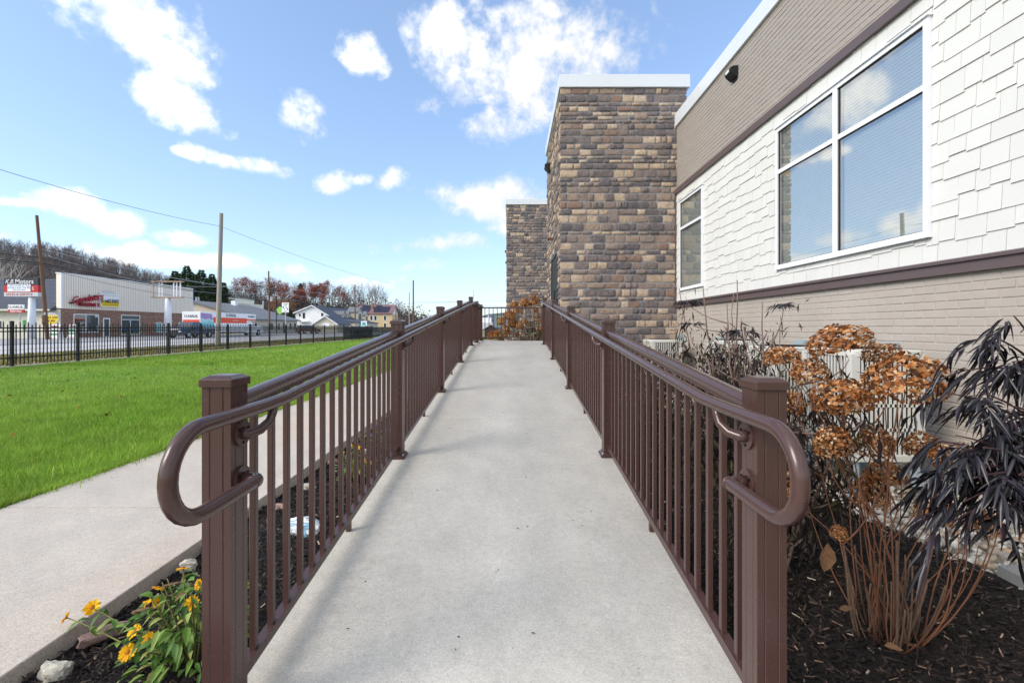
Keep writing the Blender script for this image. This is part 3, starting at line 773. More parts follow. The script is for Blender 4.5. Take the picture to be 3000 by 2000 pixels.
# bricks: running bond; the ones that show largest are pieces of their own, the rest one run
def screen_size(x, y, z, l, h):
    px = abs(FPX * x / y - FPX * x / (y + l)); py = FPX * h / (y + l / 2)
    cx = 1498 + FPX * x / (y + l / 2); cy = 959 - FPX * (z - EYE) / (y + l / 2)
    return px * py if (-60 < cx < 3060 and -60 < cy < 2060) else 0.0
def brickmesh(name, seed):
    r = random.Random(seed); b = 0.06
    j = lambda: r.uniform(-0.012, 0.012)
    V = []
    for (x, k) in ((0.5, 0.0), (-0.32, 0.0), (-0.5, 1.0)):
        iy, iz = 0.022 * k, 0.07 * k
        V += [(x + j() * k, -0.5 + iy + j(), -0.5 + iz + j()), (x + j() * k, 0.5 - iy + j(), -0.5 + iz + j()), (x + j() * k, 0.5 - iy + j(), 0.5 - iz + j()), (x + j() * k, -0.5 + iy + j(), 0.5 - iz + j())]
    F = [(8, 11, 10, 9)]
    for a in (0, 4):
        for i in range(4): q = (i + 1) % 4; F.append((a + i, a + 4 + i, a + 4 + q, a + q))
    me = bpy.data.meshes.new(name); me.from_pydata(V, [], F); me.materials.append(M_BRICK); return me
BRK = [brickmesh('brick', s) for s in range(6)]
BRKU = [q.copy() for q in BRK]
for q in BRKU: q.materials.clear(); q.materials.append(M_BRICKU)
slots = []
def courses(z0, z1, wall):
    z = z0; c = 0; H = 0.0677
    while z + H * 0.6 < z1:
        h = min(H, z1 - z) - 0.0095
        y = Y0 - (0.1016 if c % 2 else 0) - 0.06
        while y < Y1 - 0.03:
            a, b = max(y, Y0), min(y + 0.1937, Y1 - 0.005)
            if b - a > 0.02: slots.append((screen_size(WX + 0.03, a, z, b - a, h), a, b, z, h, wall))
            y += 0.2032
        z += H; c += 1
courses(0.02, Z_TRIM0 + 0.005, bw); courses(Z_BAND1 - 0.03, Z_COP0 + 0.02, pw)
slots.sort(key=lambda q: -q[0])
runs = {}
for k, (s_, a, b, z, h, wall) in enumerate(slots):
    me = BRK[k % 6]; dx = random.uniform(-0.0015, 0.0015)
    loc = (WX + 0.033 + dx, (a + b) / 2, z + h / 2 + 0.0047); scl = (0.024, b - a, h)
    if k < 300 and s_ > 0:
        o = bpy.data.objects.new('brick', me if wall is bw else BRKU[k % 6]); C.objects.link(o); o.parent = wall; o.location = loc; o.scale = scl
    else:
        g = runs.setdefault(wall.name, (wall, MB()))[1]
        g.add([(loc[0] + v.co.x * scl[0], loc[1] + v.co.y * scl[1], loc[2] + v.co.z * scl[2]) for v in me.vertices], [tuple(p.vertices) for p in me.polygons])
for wall, g in runs.values(): tag(g.build('bricks', M_BRICK if wall is bw else M_BRICKU, wall), kind='stuff')

# shingles: staggered butts
shs = []
z = Z_TRIM1 - 0.02; row = 0; EXP = 0.163
while z < Z_BAND0:
    y = Y0 - random.uniform(0, 0.15)
    while y < Y1 - 0.02:
        w = random.choice((0.11, 0.14, 0.16, 0.19, 0.21, 0.24, 0.28)) * random.uniform(0.94, 1.06)
        a, b = max(y, Y0), min(y + w, Y1 - 0.03)
        if b - a > 0.02:
            st = random.choice((0, 0.0, 0.018, 0.034)) if row else 0.0
            pieces = [(a, b, z + st, z + EXP + 0.03)]
            for (h0, h1) in WIN:                               # cut round the windows
                h0 -= 0.0; h1 += 0.0; nx = []
                for (pa, pb, pz, pt) in pieces:
                    if pb <= h0 or pa >= h1 or pt <= WZ0 or pz >= WZ1: nx.append((pa, pb, pz, pt)); continue
                    if pa < h0: nx.append((pa, h0, pz, pt))
                    if pb > h1: nx.append((h1, pb, pz, pt))
                    if pz < WZ0: nx.append((max(pa, h0), min(pb, h1), pz, WZ0))
                    if pt > WZ1: nx.append((max(pa, h0), min(pb, h1), max(pz, WZ1), pt))
                pieces = nx
            for (pa, pb, pz, pt) in pieces:
                pt = min(pt, Z_BAND0 + 0.05)
                if pb - pa > 0.012 and pt - pz > 0.012: shs.append((screen_size(WX, pa, pz, pb - pa, pt - pz), pa, pb, pz, pt, row))
        y += w
    z += EXP; row += 1
sm = bpy.data.meshes.new('shingle')
sm.from_pydata([(0, -.5, 0), (0, .5, 0), (-1, .5, 0), (-1, -.5, 0), (0, -.5, 1), (0, .5, 1), (-.25, .5, 1), (-.25, -.5, 1)],
               [(0, 1, 2, 3), (3, 2, 6, 7), (0, 3, 7, 4), (1, 5, 6, 2), (4, 7, 6, 5)], []) if False else \
sm.from_pydata([(0, -.5, 0), (0, .5, 0), (-1, .5, 0), (-1, -.5, 0), (0, -.5, 1), (0, .5, 1), (-.25, .5, 1), (-.25, -.5, 1)], [],
               [(0, 3, 2, 1), (3, 7, 6, 2), (0, 4, 7, 3), (1, 2, 6, 5), (4, 5, 6, 7)])
sm.materials.append(M_SHINGLE)
shs.sort(key=lambda q: -q[0]); run = MB()
for k, (s_, a, b, z0, z1, row) in enumerate(shs):
    gap = 0.0035; w = b - a - gap; hx = WX + 0.021; dp = random.uniform(0.013, 0.017)
    if k < 300 and s_ > 0:
        o = bpy.data.objects.new('shingle', sm); C.objects.link(o); o.parent = sw; o.location = (hx, (a + b) / 2, z0); o.scale = (dp, w, z1 - z0)
    else:
        run.add([(hx + v.co.x * dp, (a + b) / 2 + v.co.y * w, z0 + v.co.z * (z1 - z0)) for v in sm.vertices], [tuple(p.vertices) for p in sm.polygons])
tag(run.build('shingles', M_SHINGLE, sw), kind='stuff')
# trims
wt_ = part(MB().box(WX - 0.028, WX + 0.06, Y0, Y1 + 0.0, Z_TRIM0, Z_TRIM1 - 0.034).build('water_table', M_TRIM, bld))
cp = MB(); cp.prism([(WX - 0.052, Z_TRIM1 - 0.036), (WX + 0.03, Z_TRIM1 - 0.036), (WX + 0.03, Z_TRIM1 + 0.012), (WX + 0.005, Z_TRIM1 + 0.004), (WX - 0.052, Z_TRIM1 - 0.010)], 'y', Y1, Y0)
cp.build('cap_strip', M_TRIM, wt_)
bn = MB(); bn.prism([(WX - 0.030, Z_BAND0), (WX + 0.05, Z_BAND0), (WX + 0.05, Z_BAND1 + 0.02), (WX + 0.02, Z_BAND1 + 0.02), (WX - 0.030, Z_BAND1 - 0.03)], 'y', Y1, Y0)
part(bn.build('belt_course', M_TRIM, bld))
part(MB().box(WX - 0.018, WX + 0.03, Y1 - 0.028, Y1 + 0.01, Z_TRIM1 + 0.012, Z_BAND0).build('corner_board', M_TRIM, bld))
yc = Y0
while yc < Y1:
    ye = min(yc + 3.05, Y1)
    cm = MB(); cm.prism([(WX - 0.02, Z_COP0), (WX + 0.32, Z_COP0), (WX + 0.32, Z_COP1 - 0.01), (WX - 0.02, Z_COP1)], 'y', ye - 0.002, yc)
    part(cm.build('coping', M_COPING, bld)); yc = ye
part(MB().box(WX + 0.3, WX + 9, Y0, Y1, Z_BASE, Z_COP0).build('rear_block', M_SHEATH, bld))
# windows
def window(y0, y1, mull, nm):
    z0, z1, zt = WZ0, WZ1, WZT; fw = 0.048; xf, xb = WX - 0.022, WX + 0.07
    o = MB()
    o.box(xf, xb, y0, y0 + fw, z0, z1); o.box(xf, xb, y1 - fw, y1, z0, z1)
    o.box(xf + 0.001, xb, y0 + fw, y1 - fw, z0, z0 + fw); o.box(xf + 0.001, xb, y0 + fw, y1 - fw, z1 - fw, z1)
    w = part(o.build('window', M_VINYL, bld))
    MB().box(xf - 0.02, xf + 0.03, y0 - 0.015, y1 + 0.015, z1 + 0.001, z1 + 0.012).build('head_flashing', M_VINYL, w)
    MB().box(xf - 0.012, xf + 0.03, y0 - 0.008, y1 + 0.008, z0 - 0.012, z0 - 0.001).build('sill', M_VINYL, w)
    cols = [(y0 + fw, y1 - fw)]
    if mull:
        ym = (y0 + y1) / 2; cols = [(y0 + fw, ym - 0.035), (ym + 0.035, y1 - fw)]
        MB().box(xf + 0.003, xb, ym - 0.035, ym + 0.035, z0 + fw, z1 - fw).build('mullion', M_VINYL, w)
    for (a, b) in cols:
        MB().box(xf + 0.006, xb, a, b, zt - 0.026, zt + 0.026).build('transom', M_VINYL, w)
        for (za, zb) in ((z0 + fw, zt - 0.026), (zt + 0.026, z1 - fw)):
            g = MB(); t_ = 0.008
            g.box(xf + 0.016, xf + 0.03, a, a + t_, za, zb); g.box(xf + 0.016, xf + 0.03, b - t_, b, za, zb)
            g.box(xf + 0.016, xf + 0.03, a + t_, b - t_, za, za + t_); g.box(xf + 0.016, xf + 0.03, a + t_, b - t_, zb - t_, zb)
            g.build('gasket', M_GASKET, w)
            MB().quad((xf + 0.026, a, za), (xf + 0.026, a, zb), (xf + 0.026, b, zb), (xf + 0.026, b, za)).build('pane', M_GLASS, w)
        bl = MB(); zz = z0 + fw + 0.015                       # venetian blind, slats tilted
        while zz < z1 - fw:
            bl.add([(WX + 0.045, a + 0.02, zz), (WX + 0.049, a + 0.02, zz + 0.034), (WX + 0.049, b - 0.02, zz + 0.034), (WX + 0.045, b - 0.02, zz)], [(0, 1, 2, 3)]); zz += 0.034
        tag(bl.build('blind', M_BLIND, w), kind='stuff')
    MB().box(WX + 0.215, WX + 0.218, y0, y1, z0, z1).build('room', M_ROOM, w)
    return w
window(*WIN[0], True, 'a'); window(*WIN[1], False, 'b')

# wall packs
def wall_pack(name, label, loc, rz, s=1.0):
    o = tag(empty(name, loc, rz), label, 'wall light', 'wall lights on the clinic')
    pr = [(0, -0.10), (0.05, -0.10), (0.13, -0.03), (0.15, 0.02), (0.145, 0.06), (0.10, 0.09), (0, 0.10)]
    m = MB(); m.prism([(-x * s, z * s) for x, z in pr], 'y', -0.11 * s, 0.11 * s)
    m.build('housing', M_BLACKP, o, angle=35)
    MB().box(-0.155 * s, -0.145 * s, -0.06 * s, 0.06 * s, 0.0 * s, 0.045 * s).build('lens', M_LENS, o)
    MB().box(-0.02 * s, 0.012, -0.07 * s, 0.07 * s, -0.14 * s, -0.09 * s).build('mount', M_BLACKP, o)
    return o
wall_pack('wall_light', 'black wall light high on the beige brick parapet', (WX + 0.02, 7.15, EYE + 3.98), 0.0, 0.85)
wall_pack('wall_light', 'black wall light on the left face of the nearer stone tower', (1.02, 12.0, EYE + 4.2), 0.0, 1.0)

# ------------------------------------------------------------------ stone towers
def stonemesh(seed):
    r = random.Random(seed); U = [-0.5, -0.43, -0.15, 0.18, 0.43, 0.5]; Zs = [-0.5, -0.36, 0.02, 0.36, 0.5]
    V = []; F = []; nu, nz = len(U), len(Zs)
    tilt = r.uniform(-0.08, 0.08); tl2 = r.uniform(-0.08, 0.08)
    for j, z in enumerate(Zs):
        for i, u in enumerate(U):
            edge = (i in (0, nu - 1)) or (j in (0, nz - 1)); corner = (i in (0, nu - 1)) and (j in (0, nz - 1))
            d = 0.28 if edge else r.uniform(0.72, 1.0)
            if corner: d = 0.12
            d += 0 if edge else tilt * u * 2 + tl2 * z * 2
            uu = u * (0.965 if corner else 1) + (r.uniform(-0.018, 0.010) if edge else r.uniform(-0.03, 0.03))
            zz = z * (0.91 if corner else 1) + (r.uniform(-0.045, 0.02) * (1 if z > 0 else -1) if edge else r.uniform(-0.04, 0.04))
            V.append((uu, -d, zz))
    for j in range(nz - 1):
        for i in range(nu - 1):
            a = j * nu + i; F.append((a, a + 1, a + nu + 1, a + nu))
    ring = [i for i in range(nu)] + [k * nu + nu - 1 for k in range(1, nz)] + [(nz - 1) * nu + i for i in range(nu - 2, -1, -1)] + [k * nu for k in range(nz - 2, 0, -1)]
    b = len(V); V += [(V[i][0], 0.4, V[i][2]) for i in ring]
    n = len(ring)
    for k in range(n): F.append((ring[(k + 1) % n], ring[k], b + k, b + (k + 1) % n))
    me = bpy.data.meshes.new('stone'); me.from_pydata(V, [], F); me.materials.append(M_STONE_O)
    me.polygons.foreach_set('use_smooth', [True] * len(me.polygons)); return me
STN = [stonemesh(s) for s in range(14)]
def stone_layout(w, z0, z1, rg, holes=()):
    out = []; z = z0
    hs = [0.08, 0.1, 0.12, 0.135, 0.15, 0.165, 0.175]
    def fill(zb, h, a, b):
        u = a
        while u < b - 1e-6:
            l = rg.choice((0.13, 0.18, 0.22, 0.25, 0.28, 0.32, 0.38)) * rg.uniform(0.9, 1.1)
            if h < 0.085: l *= 0.85
            if b - (u + l) < 0.1: l = b - u
            out.append((u, u + l, zb, zb + h)); u += l
    while z < z1 - 0.03:
        h = rg.choice(hs)
        if z + h > z1 - 0.05: h = z1 - z
        if rg.random() < 0.13 and z + h + 0.1 < z1 - 0.1:           # a tall stone across two courses
            h2 = rg.choice((0.09, 0.105, 0.13)); l = rg.uniform(0.2, 0.32); u = rg.uniform(0.15, max(0.2, w - l - 0.15))
            out.append((u, u + l, z, z + h + h2))
            for zz, hh in ((z, h), (z + h, h2)): fill(zz, hh, 0, u); fill(zz, hh, u + l, w)
            z += h + h2
        else: fill(z, h, 0, w); z += h
    return out
def cut(rects, hole):
    a, b, c, d = hole; res = []
    for (u0, u1, z0, z1) in rects:
        if u1 <= a or u0 >= b or z1 <= c or z0 >= d: res.append((u0, u1, z0, z1)); continue
        if u0 < a - 0.03: res.append((u0, a, z0, z1))
        if u1 > b + 0.03: res.append((b, u1, z0, z1))
        if z0 < c and d < z1: pass
    return res
def tower(label, x0, x1, y0, y1, ztop, zc0, seed, door=None, nmax=300):
    rg = random.Random(seed)
    t = tag(empty('stone_tower', ((x0 + x1) / 2, (y0 + y1) / 2, 0)), label, 'tower', 'stone-clad towers of the clinic')
    inv = Matrix.Translation((-(x0 + x1) / 2, -(y0 + y1) / 2, 0))
    ins = 0.03
    c = MB().box(x0 + ins, x1 - ins, y0 + ins, y1 - ins, -0.2, zc0 + 0.05).build('core', M_SMORTAR, t); c.matrix_parent_inverse = inv
    cands = []
    for r_ in stone_layout(x1 - x0, -0.12, zc0, rg): cands.append(('f', *r_))
    side = stone_layout(y1 - y0 - 0.06, -0.12, zc0, rg)
    if door: side = cut(side, (door[0] - y0 - 0.06, door[1] - y0 - 0.06, door[2], door[3]))
    for r_ in side: cands.append(('l', *r_))
    def key(q):
        f, u0, u1, z0, z1 = q
        if f == 'f':
            cy = 959 - FPX * (z0 - EYE) / y0; vis = 200 < cy < 1050 and 0 < 1498 + FPX * (x0 + u0) / y0 < 3000
            return -(u1 - u0) * (z1 - z0) / y0 ** 2 if vis else 0
        return -(u1 - u0) * (z1 - z0) / (y0 + u0) ** 2 * 0.12
    cands.sort(key=key); rest = []
    for k, (f, u0, u1, z0, z1) in enumerate(cands):
        jt = rg.uniform(0.014, 0.021); dp = rg.uniform(0.016, 0.044); me = STN[rg.randrange(14)]
        l, h = u1 - u0 - jt, z1 - z0 - jt
        if f == 'f' and u0 < 0.001: e_ = rg.uniform(-0.004, 0.022); u0 -= e_; l += e_
        if f == 'f': loc = Vector((x0 + (u0 + u1) / 2, y0 + ins + 0.004, (z0 + z1) / 2)); rz = 0
        else: loc = Vector((x0 + ins + 0.004, y0 + 0.06 + (u0 + u1) / 2, (z0 + z1) / 2)); rz = -math.pi / 2
        if k < nmax and key((f, u0, u1, z0, z1)) < 0:
            o = bpy.data.objects.new('stone', me); C.objects.link(o); o.parent = t; o.matrix_parent_inverse = inv
            o.location = loc; o.rotation_euler = (0, 0, rz); o.scale = (l, dp, h)
        else:
            mat = Matrix.Translation(loc) @ Matrix.Rotation(rz, 4, 'Z') @ Matrix.Diagonal((l, dp, h, 1)); rest.append((me, mat, rg.random()))
    if rest:
        Vs, Fs, Ts, o_ = [], [], [], 0
        for me, mat, tn in rest:
            vv = np.array([(mat @ v.co)[:] for v in me.vertices]); Vs.append(vv); Fs.append(np.array([p.vertices[:] for p in me.polygons]) + o_); Ts.append(np.full(len(vv), tn)); o_ += len(vv)
        o = obj('stones', npmesh('stones', np.concatenate(Vs), np.concatenate(Fs), np.concatenate(Ts), M_STONE_A, True), None, t); o.matrix_parent_inverse = inv; tag(o, kind='stuff')
    cp = MB(); cp.slab(x0 - 0.03, x1 + 0.04, y0 - 0.03, y1 + 0.03, zc0, ztop, 0.008)
    o = cp.build('coping', M_COPING, t); o.matrix_parent_inverse = inv
    if door:
        a, b, c_, d = door; xd = x0 + 0.05
        fr = MB(); fr.box(xd - 0.045, xd + 0.02, a, a + 0.06, c_, d); fr.box(xd - 0.045, xd + 0.02, b - 0.06, b, c_, d); fr.box(xd - 0.044, xd + 0.02, a + 0.06, b - 0.06, d - 0.08, d); fr.box(xd - 0.044, xd + 0.02, a + 0.06, b - 0.06, c_, c_ + 0.18)
        do = fr.build('door', simple('dark_door_metal', srgb(52, 56, 62), 0.4, metal=0.4), t); do.matrix_parent_inverse = inv
        MB().quad((xd - 0.02, a + 0.06, c_ + 0.18), (xd - 0.02, a + 0.06, d - 0.08), (xd - 0.02, b - 0.06, d - 0.08), (xd - 0.02, b - 0.06, c_ + 0.18)).build('pane', M_GLASSFAR, do)
        MB().tube([(xd - 0.05, a + 0.12, c_ + 0.95), (xd - 0.1, a + 0.12, c_ + 0.95), (xd - 0.1, a + 0.12, c_ + 1.25), (xd - 0.05, a + 0.12, c_ + 1.25)], 0.014, 8).build('handle', M_BLACK, do)
        MB().box(xd - 0.07, xd - 0.03, a + 0.06, b - 0.06, c_ + 1.02, c_ + 1.07).build('push_bar', M_BLACK, do)
    return t
tower('nearer stone-clad tower with glass door, behind the right railing', 1.05, 3.75, 9.68, 13.55, EYE + 5.37, EYE + 5.10, 3, door=(10.5, 12.1, 0.9, 3.12))
tower('farther stone-clad tower standing behind the orange shrub', -0.21, 2.6, 19.06, 23.0, EYE + 5.37, EYE + 5.14, 8)
for nm, lab, (px, py), d, s_ in (('wall_light', 'upper black fixture on the left edge of the farther tower', (1481, 738), 19.6, 0.6), ('wall_light', 'lower black fixture on the left edge of the farther tower', (1481, 770), 19.6, 0.5)):
    p = at(px, py, d); wall_pack(nm, lab, (-0.19, d, p.z), 0.0, s_)
o = tag(empty('pipe_outlet', (1.03, 11.4, EYE + 2.22)), 'small rusty pipe outlet on the nearer stone tower', 'pipe')
MB().tube([(0.05, 0, 0.0), (-0.10, 0, 0.0)], 0.03, 10).build('pipe', simple('rust_pipe', srgb(120, 80, 66), 0.6), o, angle=40)
MB().tube([(-0.09, 0, 0), (-0.13, 0, -0.01)], 0.042, 10).build('nozzle', simple('rust_pipe', srgb(120, 80, 66), 0.6), o, angle=40)

# ------------------------------------------------------------------ air-conditioning condensers
def condenser(label, x0, x1, y0, y1, z0, z1):
    t = tag(empty('air_conditioner', ((x0 + x1) / 2, (y0 + y1) / 2, 0)), label, 'air conditioner', 'condensers along the brick wall')
    w, dpt = x1 - x0, y1 - y0; hx, hy = w / 2, dpt / 2; cr = 0.05
    def rr(ix, z):
        pts = []
        for (sx, sy, a0) in ((1, -1, -90), (1, 1, 0), (-1, 1, 90), (-1, -1, 180)):
            for k in range(5):
                a = R(a0 + k * 22.5); pts.append((sx * (hx - cr - ix) + (cr) * math.cos(a), sy * (hy - cr - ix) + cr * math.sin(a), z))
        return pts
    m = MB(); m.loft([rr(0.03, z0 + 0.02), rr(0.03, z1 - 0.03)]); m.build('coil', M_ACD, t)
    b = MB(); b.loft([rr(0, z0), rr(0, z0 + 0.045), rr(0.01, z0 + 0.05)]); b.build('base_pan', M_ACM, t, angle=40)
    b = MB(); b.loft([rr(0, z1 - 0.05), rr(0, z1 - 0.012), rr(0.01, z1 - 0.002), rr(0.07, z1), rr(0.085, z1 - 0.02)]); b.build('top_cover', M_ACM, t, angle=40)
    b = MB()
    for k in range(6): b.tube([(0.04 + 0.036 * k, 0, 0), (0.04 + 0.036 * k, 0, 0.001)], 0.001, 3) if False else None
    for k in range(1, 7):
        r_ = 0.04 * k; b.tube([(r_ * math.cos(a), r_ * math.sin(a), z1 + 0.006) for a in [i * 2 * math.pi / 20 for i in range(21)]], 0.003, 4)
    b.build('fan_guard', M_BLACK, t)
    # louvred sides: vertical bars in tiers
    tiers = [(z0 + 0.055 + k * (z1 - z0 - 0.11) / 4, z0 + 0.055 + (k + 1) * (z1 - z0 - 0.11) / 4) for k in range(4)]
    for nm, ax, sgn in (('louver_panel', 'y', -1), ('louver_panel', 'x', -1), ('louver_panel', 'x', 1)):
        g = MB(); half = hx if ax == 'y' else hy; off = sgn * ((hy if ax == 'y' else hx) - 0.012)
        n = int(2 * (half - 0.05) / 0.034)
        def bx(u0, u1, za, zb):
            if ax == 'y': g.box(u0, u1, off - 0.006, off + 0.006, za, zb)
            else: g.box(off - 0.006, off + 0.006, u0, u1, za, zb)
        for i in range(n + 1):
            u = -(half - 0.05) + i * 2 * (half - 0.05) / n; bx(u - 0.007, u + 0.007, z0 + 0.045, z1 - 0.05)
        for k in range(1, 4): bx(-(half - 0.05), half - 0.05, tiers[k][0] - 0.012, tiers[k][0] + 0.012)
        g.build(nm, M_ACM, t)
    for sx in (-1, 1):
        for sy in (-1, 1):
            g = MB(); g.box(sx * (hx - 0.035) - 0.03, sx * (hx - 0.035) + 0.03, sy * (hy - 0.035) - 0.03, sy * (hy - 0.035) + 0.03, z0 + 0.01, z1 - 0.03); g.build('corner_post', M_ACM, t)
            g = MB(); g.tube([(sx * (hx - 0.06), sy * (hy - 0.06), z0 + 0.01), (sx * (hx - 0.02), sy * (hy - 0.02), -0.02)], [0.035, 0.045], 6); g.build('leg', M_EBOX, t)
    return t
condenser('nearest grey condenser, in full view behind the orange hydrangea', 2.56, 3.12, 3.42, 4.02, 0.29, 1.13)
condenser('second condenser from the camera, half hidden by orange flower heads', 2.68, 3.24, 4.60, 5.2, 0.29, 1.10)
condenser('third condenser from the camera, behind bare dark shrub stems', 2.72, 3.28, 5.72, 6.36, 0.29, 1.13)
condenser('farthest condenser, standing against the stone tower', 2.62, 3.2, 8.5, 9.1, 0.25, 1.07)
def ebox(label, y, z0, z1, w=0.2):
    t = tag(empty('disconnect_box', (WX + 0.02, y, 0)), label, 'electrical box', 'grey electrical boxes on the brick wall')
    MB().slab(-0.1, 0.01, -w / 2, w / 2, z0, z1, 0.006).build('case', M_EBOX, t)
    MB().box(-0.108, -0.1, -w / 2 + 0.012, w / 2 - 0.012, z0 + 0.02, z1 - 0.03).build('cover', M_EBOX, t)
    MB().tube([(-0.05, 0, z0 + 0.01), (-0.05, 0, 0.15)], 0.014, 8).build('conduit', M_GALV, t)
    return t
ebox('grey electrical box on the wall above the nearest condenser', 4.22, 1.0, 1.162)
ebox('grey electrical box between the second and third condensers', 5.42, 1.0, 1.15)
ebox('small electrical box left of the third condenser', 7.6, 0.98, 1.13, 0.17)
ebox('grey electrical box beside the farthest condenser', 9.35, 0.98, 1.16, 0.2)
pad = tag(MB().slab(2.5, 3.3, 1.2, 2.34, -0.1, 0.085, 0.006).build('concrete_pad', M_PAD), 'grey concrete pad at the lower right corner', 'concrete pad')
# ------------------------------------------------------------------ plants near the ramp
def pyr(seed): return np.random.default_rng(seed)
def curve(a, b, bend, n=6, sag=0.0):
    a, b = Vector(a), Vector(b); m = (a + b) / 2 + Vector(bend)
    return [((1 - t) ** 2) * a + 2 * t * (1 - t) * m + t * t * b + Vector((0, 0, -sag * 4 * t * (1 - t))) for t in [i / n for i in range(n + 1)]]
def taper(r0, r1, n): return [r0 + (r1 - r0) * i / n for i in range(n + 1)]
M_FLORET = attrvar('dried_floret', [(0, srgb(56, 36, 26)), (0.25, srgb(116, 70, 38)), (0.48, srgb(170, 106, 56)), (0.7, srgb(196, 138, 84)), (0.88, srgb(224, 180, 130)), (1, srgb(244, 222, 190))], 0.7, 0.25, trans=0.25, jitter=0.25, nscale=30)
M_FLORET2 = attrvar('orange_dried_floret', [(0, srgb(110, 66, 34)), (0.4, srgb(170, 108, 52)), (0.8, srgb(200, 142, 84)), (1, srgb(222, 180, 126))], 0.7, 0.25, trans=0.25, jitter=0.2, nscale=20)  # farther hydrangea's florets: orange-brown ramp without the darkest tones
M_STEM = simple('hydrangea_stem', srgb(114, 74, 52), 0.7, var=0.3, scale=14)
M_STUB = simple('old_stem', srgb(96, 76, 62), 0.9, var=0.3, scale=25, bump=0.5, bscale=120)
M_GSTEM = simple('grey_stem', srgb(122, 102, 92), 0.9, var=0.3, scale=14)
def headmesh(seed, n=620, m=None, fs=0.105, low=-0.55):
    rg = pyr(seed); u = unit(rg.normal(size=(n * 2, 3))); u = u[u[:, 2] > low][:n]; n = len(u)
    lump = 1 + 0.10 * np.sin(5 * u[:, 0] + seed) * np.sin(4.3 * u[:, 1] + 2 * seed) + rg.uniform(-0.10, 0.05, n)
    P = u * lump[:, None]; N = unit(u + rg.normal(0, 0.45, (n, 3)))
    Tn = unit(np.cross(N, unit(rg.normal(size=(n, 3))))); Bn = np.cross(N, Tn)
    Vs, Fs = [], []; size = fs * rg.uniform(0.7, 1.25, n)[:, None]; tone = np.clip(rg.beta(1.5, 1.6, n), 0, 1)
    V = [P]; 
    for k in range(4):
        a = k * np.pi / 2; d = Tn * np.cos(a) + Bn * np.sin(a); e = Tn * np.cos(a + 0.75) + Bn * np.sin(a + 0.75); f = Tn * np.cos(a - 0.75) + Bn * np.sin(a - 0.75)
        cup = N * size * rg.uniform(-0.1, 0.55, (n, 1))
        V += [P + e * size * 0.62 + cup * 0.4, P + d * size + cup, P + f * size * 0.62 + cup * 0.4]
    V = np.stack(V, 1); i = np.arange(n)[:, None] * 13; F = []
    for k in range(4):
        b = 1 + 3 * k; F += [i + np.array([[0, b + 2, b + 1]]), i + np.array([[0, b + 1, b]])]
    return npmesh('flower_head', V.reshape(-1, 3), np.concatenate(F), np.repeat(tone, 13), m or M_FLORET)
HEADS = [headmesh(s) for s in range(4)]
def head(parent, me, p, rx, rz, rot):
    o = bpy.data.objects.new('flower_head', me); C.objects.link(o); o.parent = parent
    o.location = Vector(p) - parent.location; o.scale = (rx, rx * random.uniform(0.85, 1.05), rz); o.rotation_euler = (random.uniform(-.25, .25), random.uniform(-.25, .25), rot); return o
# foreground hydrangea
hy = tag(empty('hydrangea', (1.62, 1.95, -0.03)), 'dried hydrangea with orange-brown flower heads in front of the nearest condenser', 'shrub')
HL = [(2655, 1122, 98, 76, 1.76), (2455, 1003, 95, 46, 2.05), (2585, 1040, 56, 32, 2.1), (2290, 1048, 58, 30, 2.35), (2372, 1092, 56, 38, 2.2), (2462, 1172, 82, 56, 1.95),
      (2326, 1186, 34, 36, 2.3), (2442, 1303, 56, 48, 1.9), (2562, 1303, 58, 44, 2.05), (2592, 1392, 56, 36, 2.15), (2318, 1446, 42, 56, 2.05), (2700, 1312, 50, 42, 2.1),
      (2548, 1450, 48, 52, 2.2), (2738, 1490, 50, 62, 2.05), (2800, 1345, 60, 42, 2.35), (2868, 1402, 52, 38, 2.4), (2457, 1563, 27, 22, 1.75), (2890, 1540, 40, 40, 2.3), (2940, 1300, 50, 40, 2.5)]
stems = MB()
for k, (px, py, rx, ry, d) in enumerate(HL):
    p = at(px, py, d); head(hy, HEADS[k % 4], p, rx * d / FPX * (1.0 if k == 0 else 0.86), ry * d / FPX * 1.08, k * 1.3)
    base = Vector((1.62 + random.uniform(-0.1, 0.1), 1.95 + random.uniform(-0.09, 0.09), -0.04))
    tip = p + Vector((0, 0, -ry * d / FPX * 0.3))
    b = (tip - base); bend = Vector((-b.x * 0.22, -b.y * 0.2, 0.10)); st = MB()
    c = curve(base - hy.location, tip - hy.location, bend, 8)
    c = [q + Vector((random.uniform(-1, 1), random.uniform(-1, 1), 0)) * 0.006 for q in c]
    st.tube(c, taper(0.0036, 0.002, 8), 6); st.build('stem', M_STEM, hy, smooth=True)
    if k < 13:       # side shoots that fork off
        q = c[5]; dv = Vector((random.uniform(-.16, .16), random.uniform(-.12, .12), random.uniform(0.16, 0.3)))
        MB().tube(curve(q, q + dv, (dv.x * 0.3, 0, -0.02), 5), taper(0.0042, 0.0022, 5), 5).build('shoot', M_STEM, hy, smooth=True)
for k in range(30):
    a = random.uniform(0, 6.28); r0 = random.uniform(0, 0.12); ln = random.uniform(0.16, 0.44); sp = random.uniform(0.0, 0.11)
    b = Vector((r0 * math.cos(a), r0 * math.sin(a), -0.03)); e = b + Vector((sp * math.cos(a), sp * math.sin(a), ln)); w = random.uniform(0.0032, 0.0072)
    MB().tube(curve(b, e, (0.02 * math.cos(a), 0.02 * math.sin(a), 0), 4), taper(w, w * 0.75, 4), 7).build('old_stem', M_STUB, hy, smooth=True)
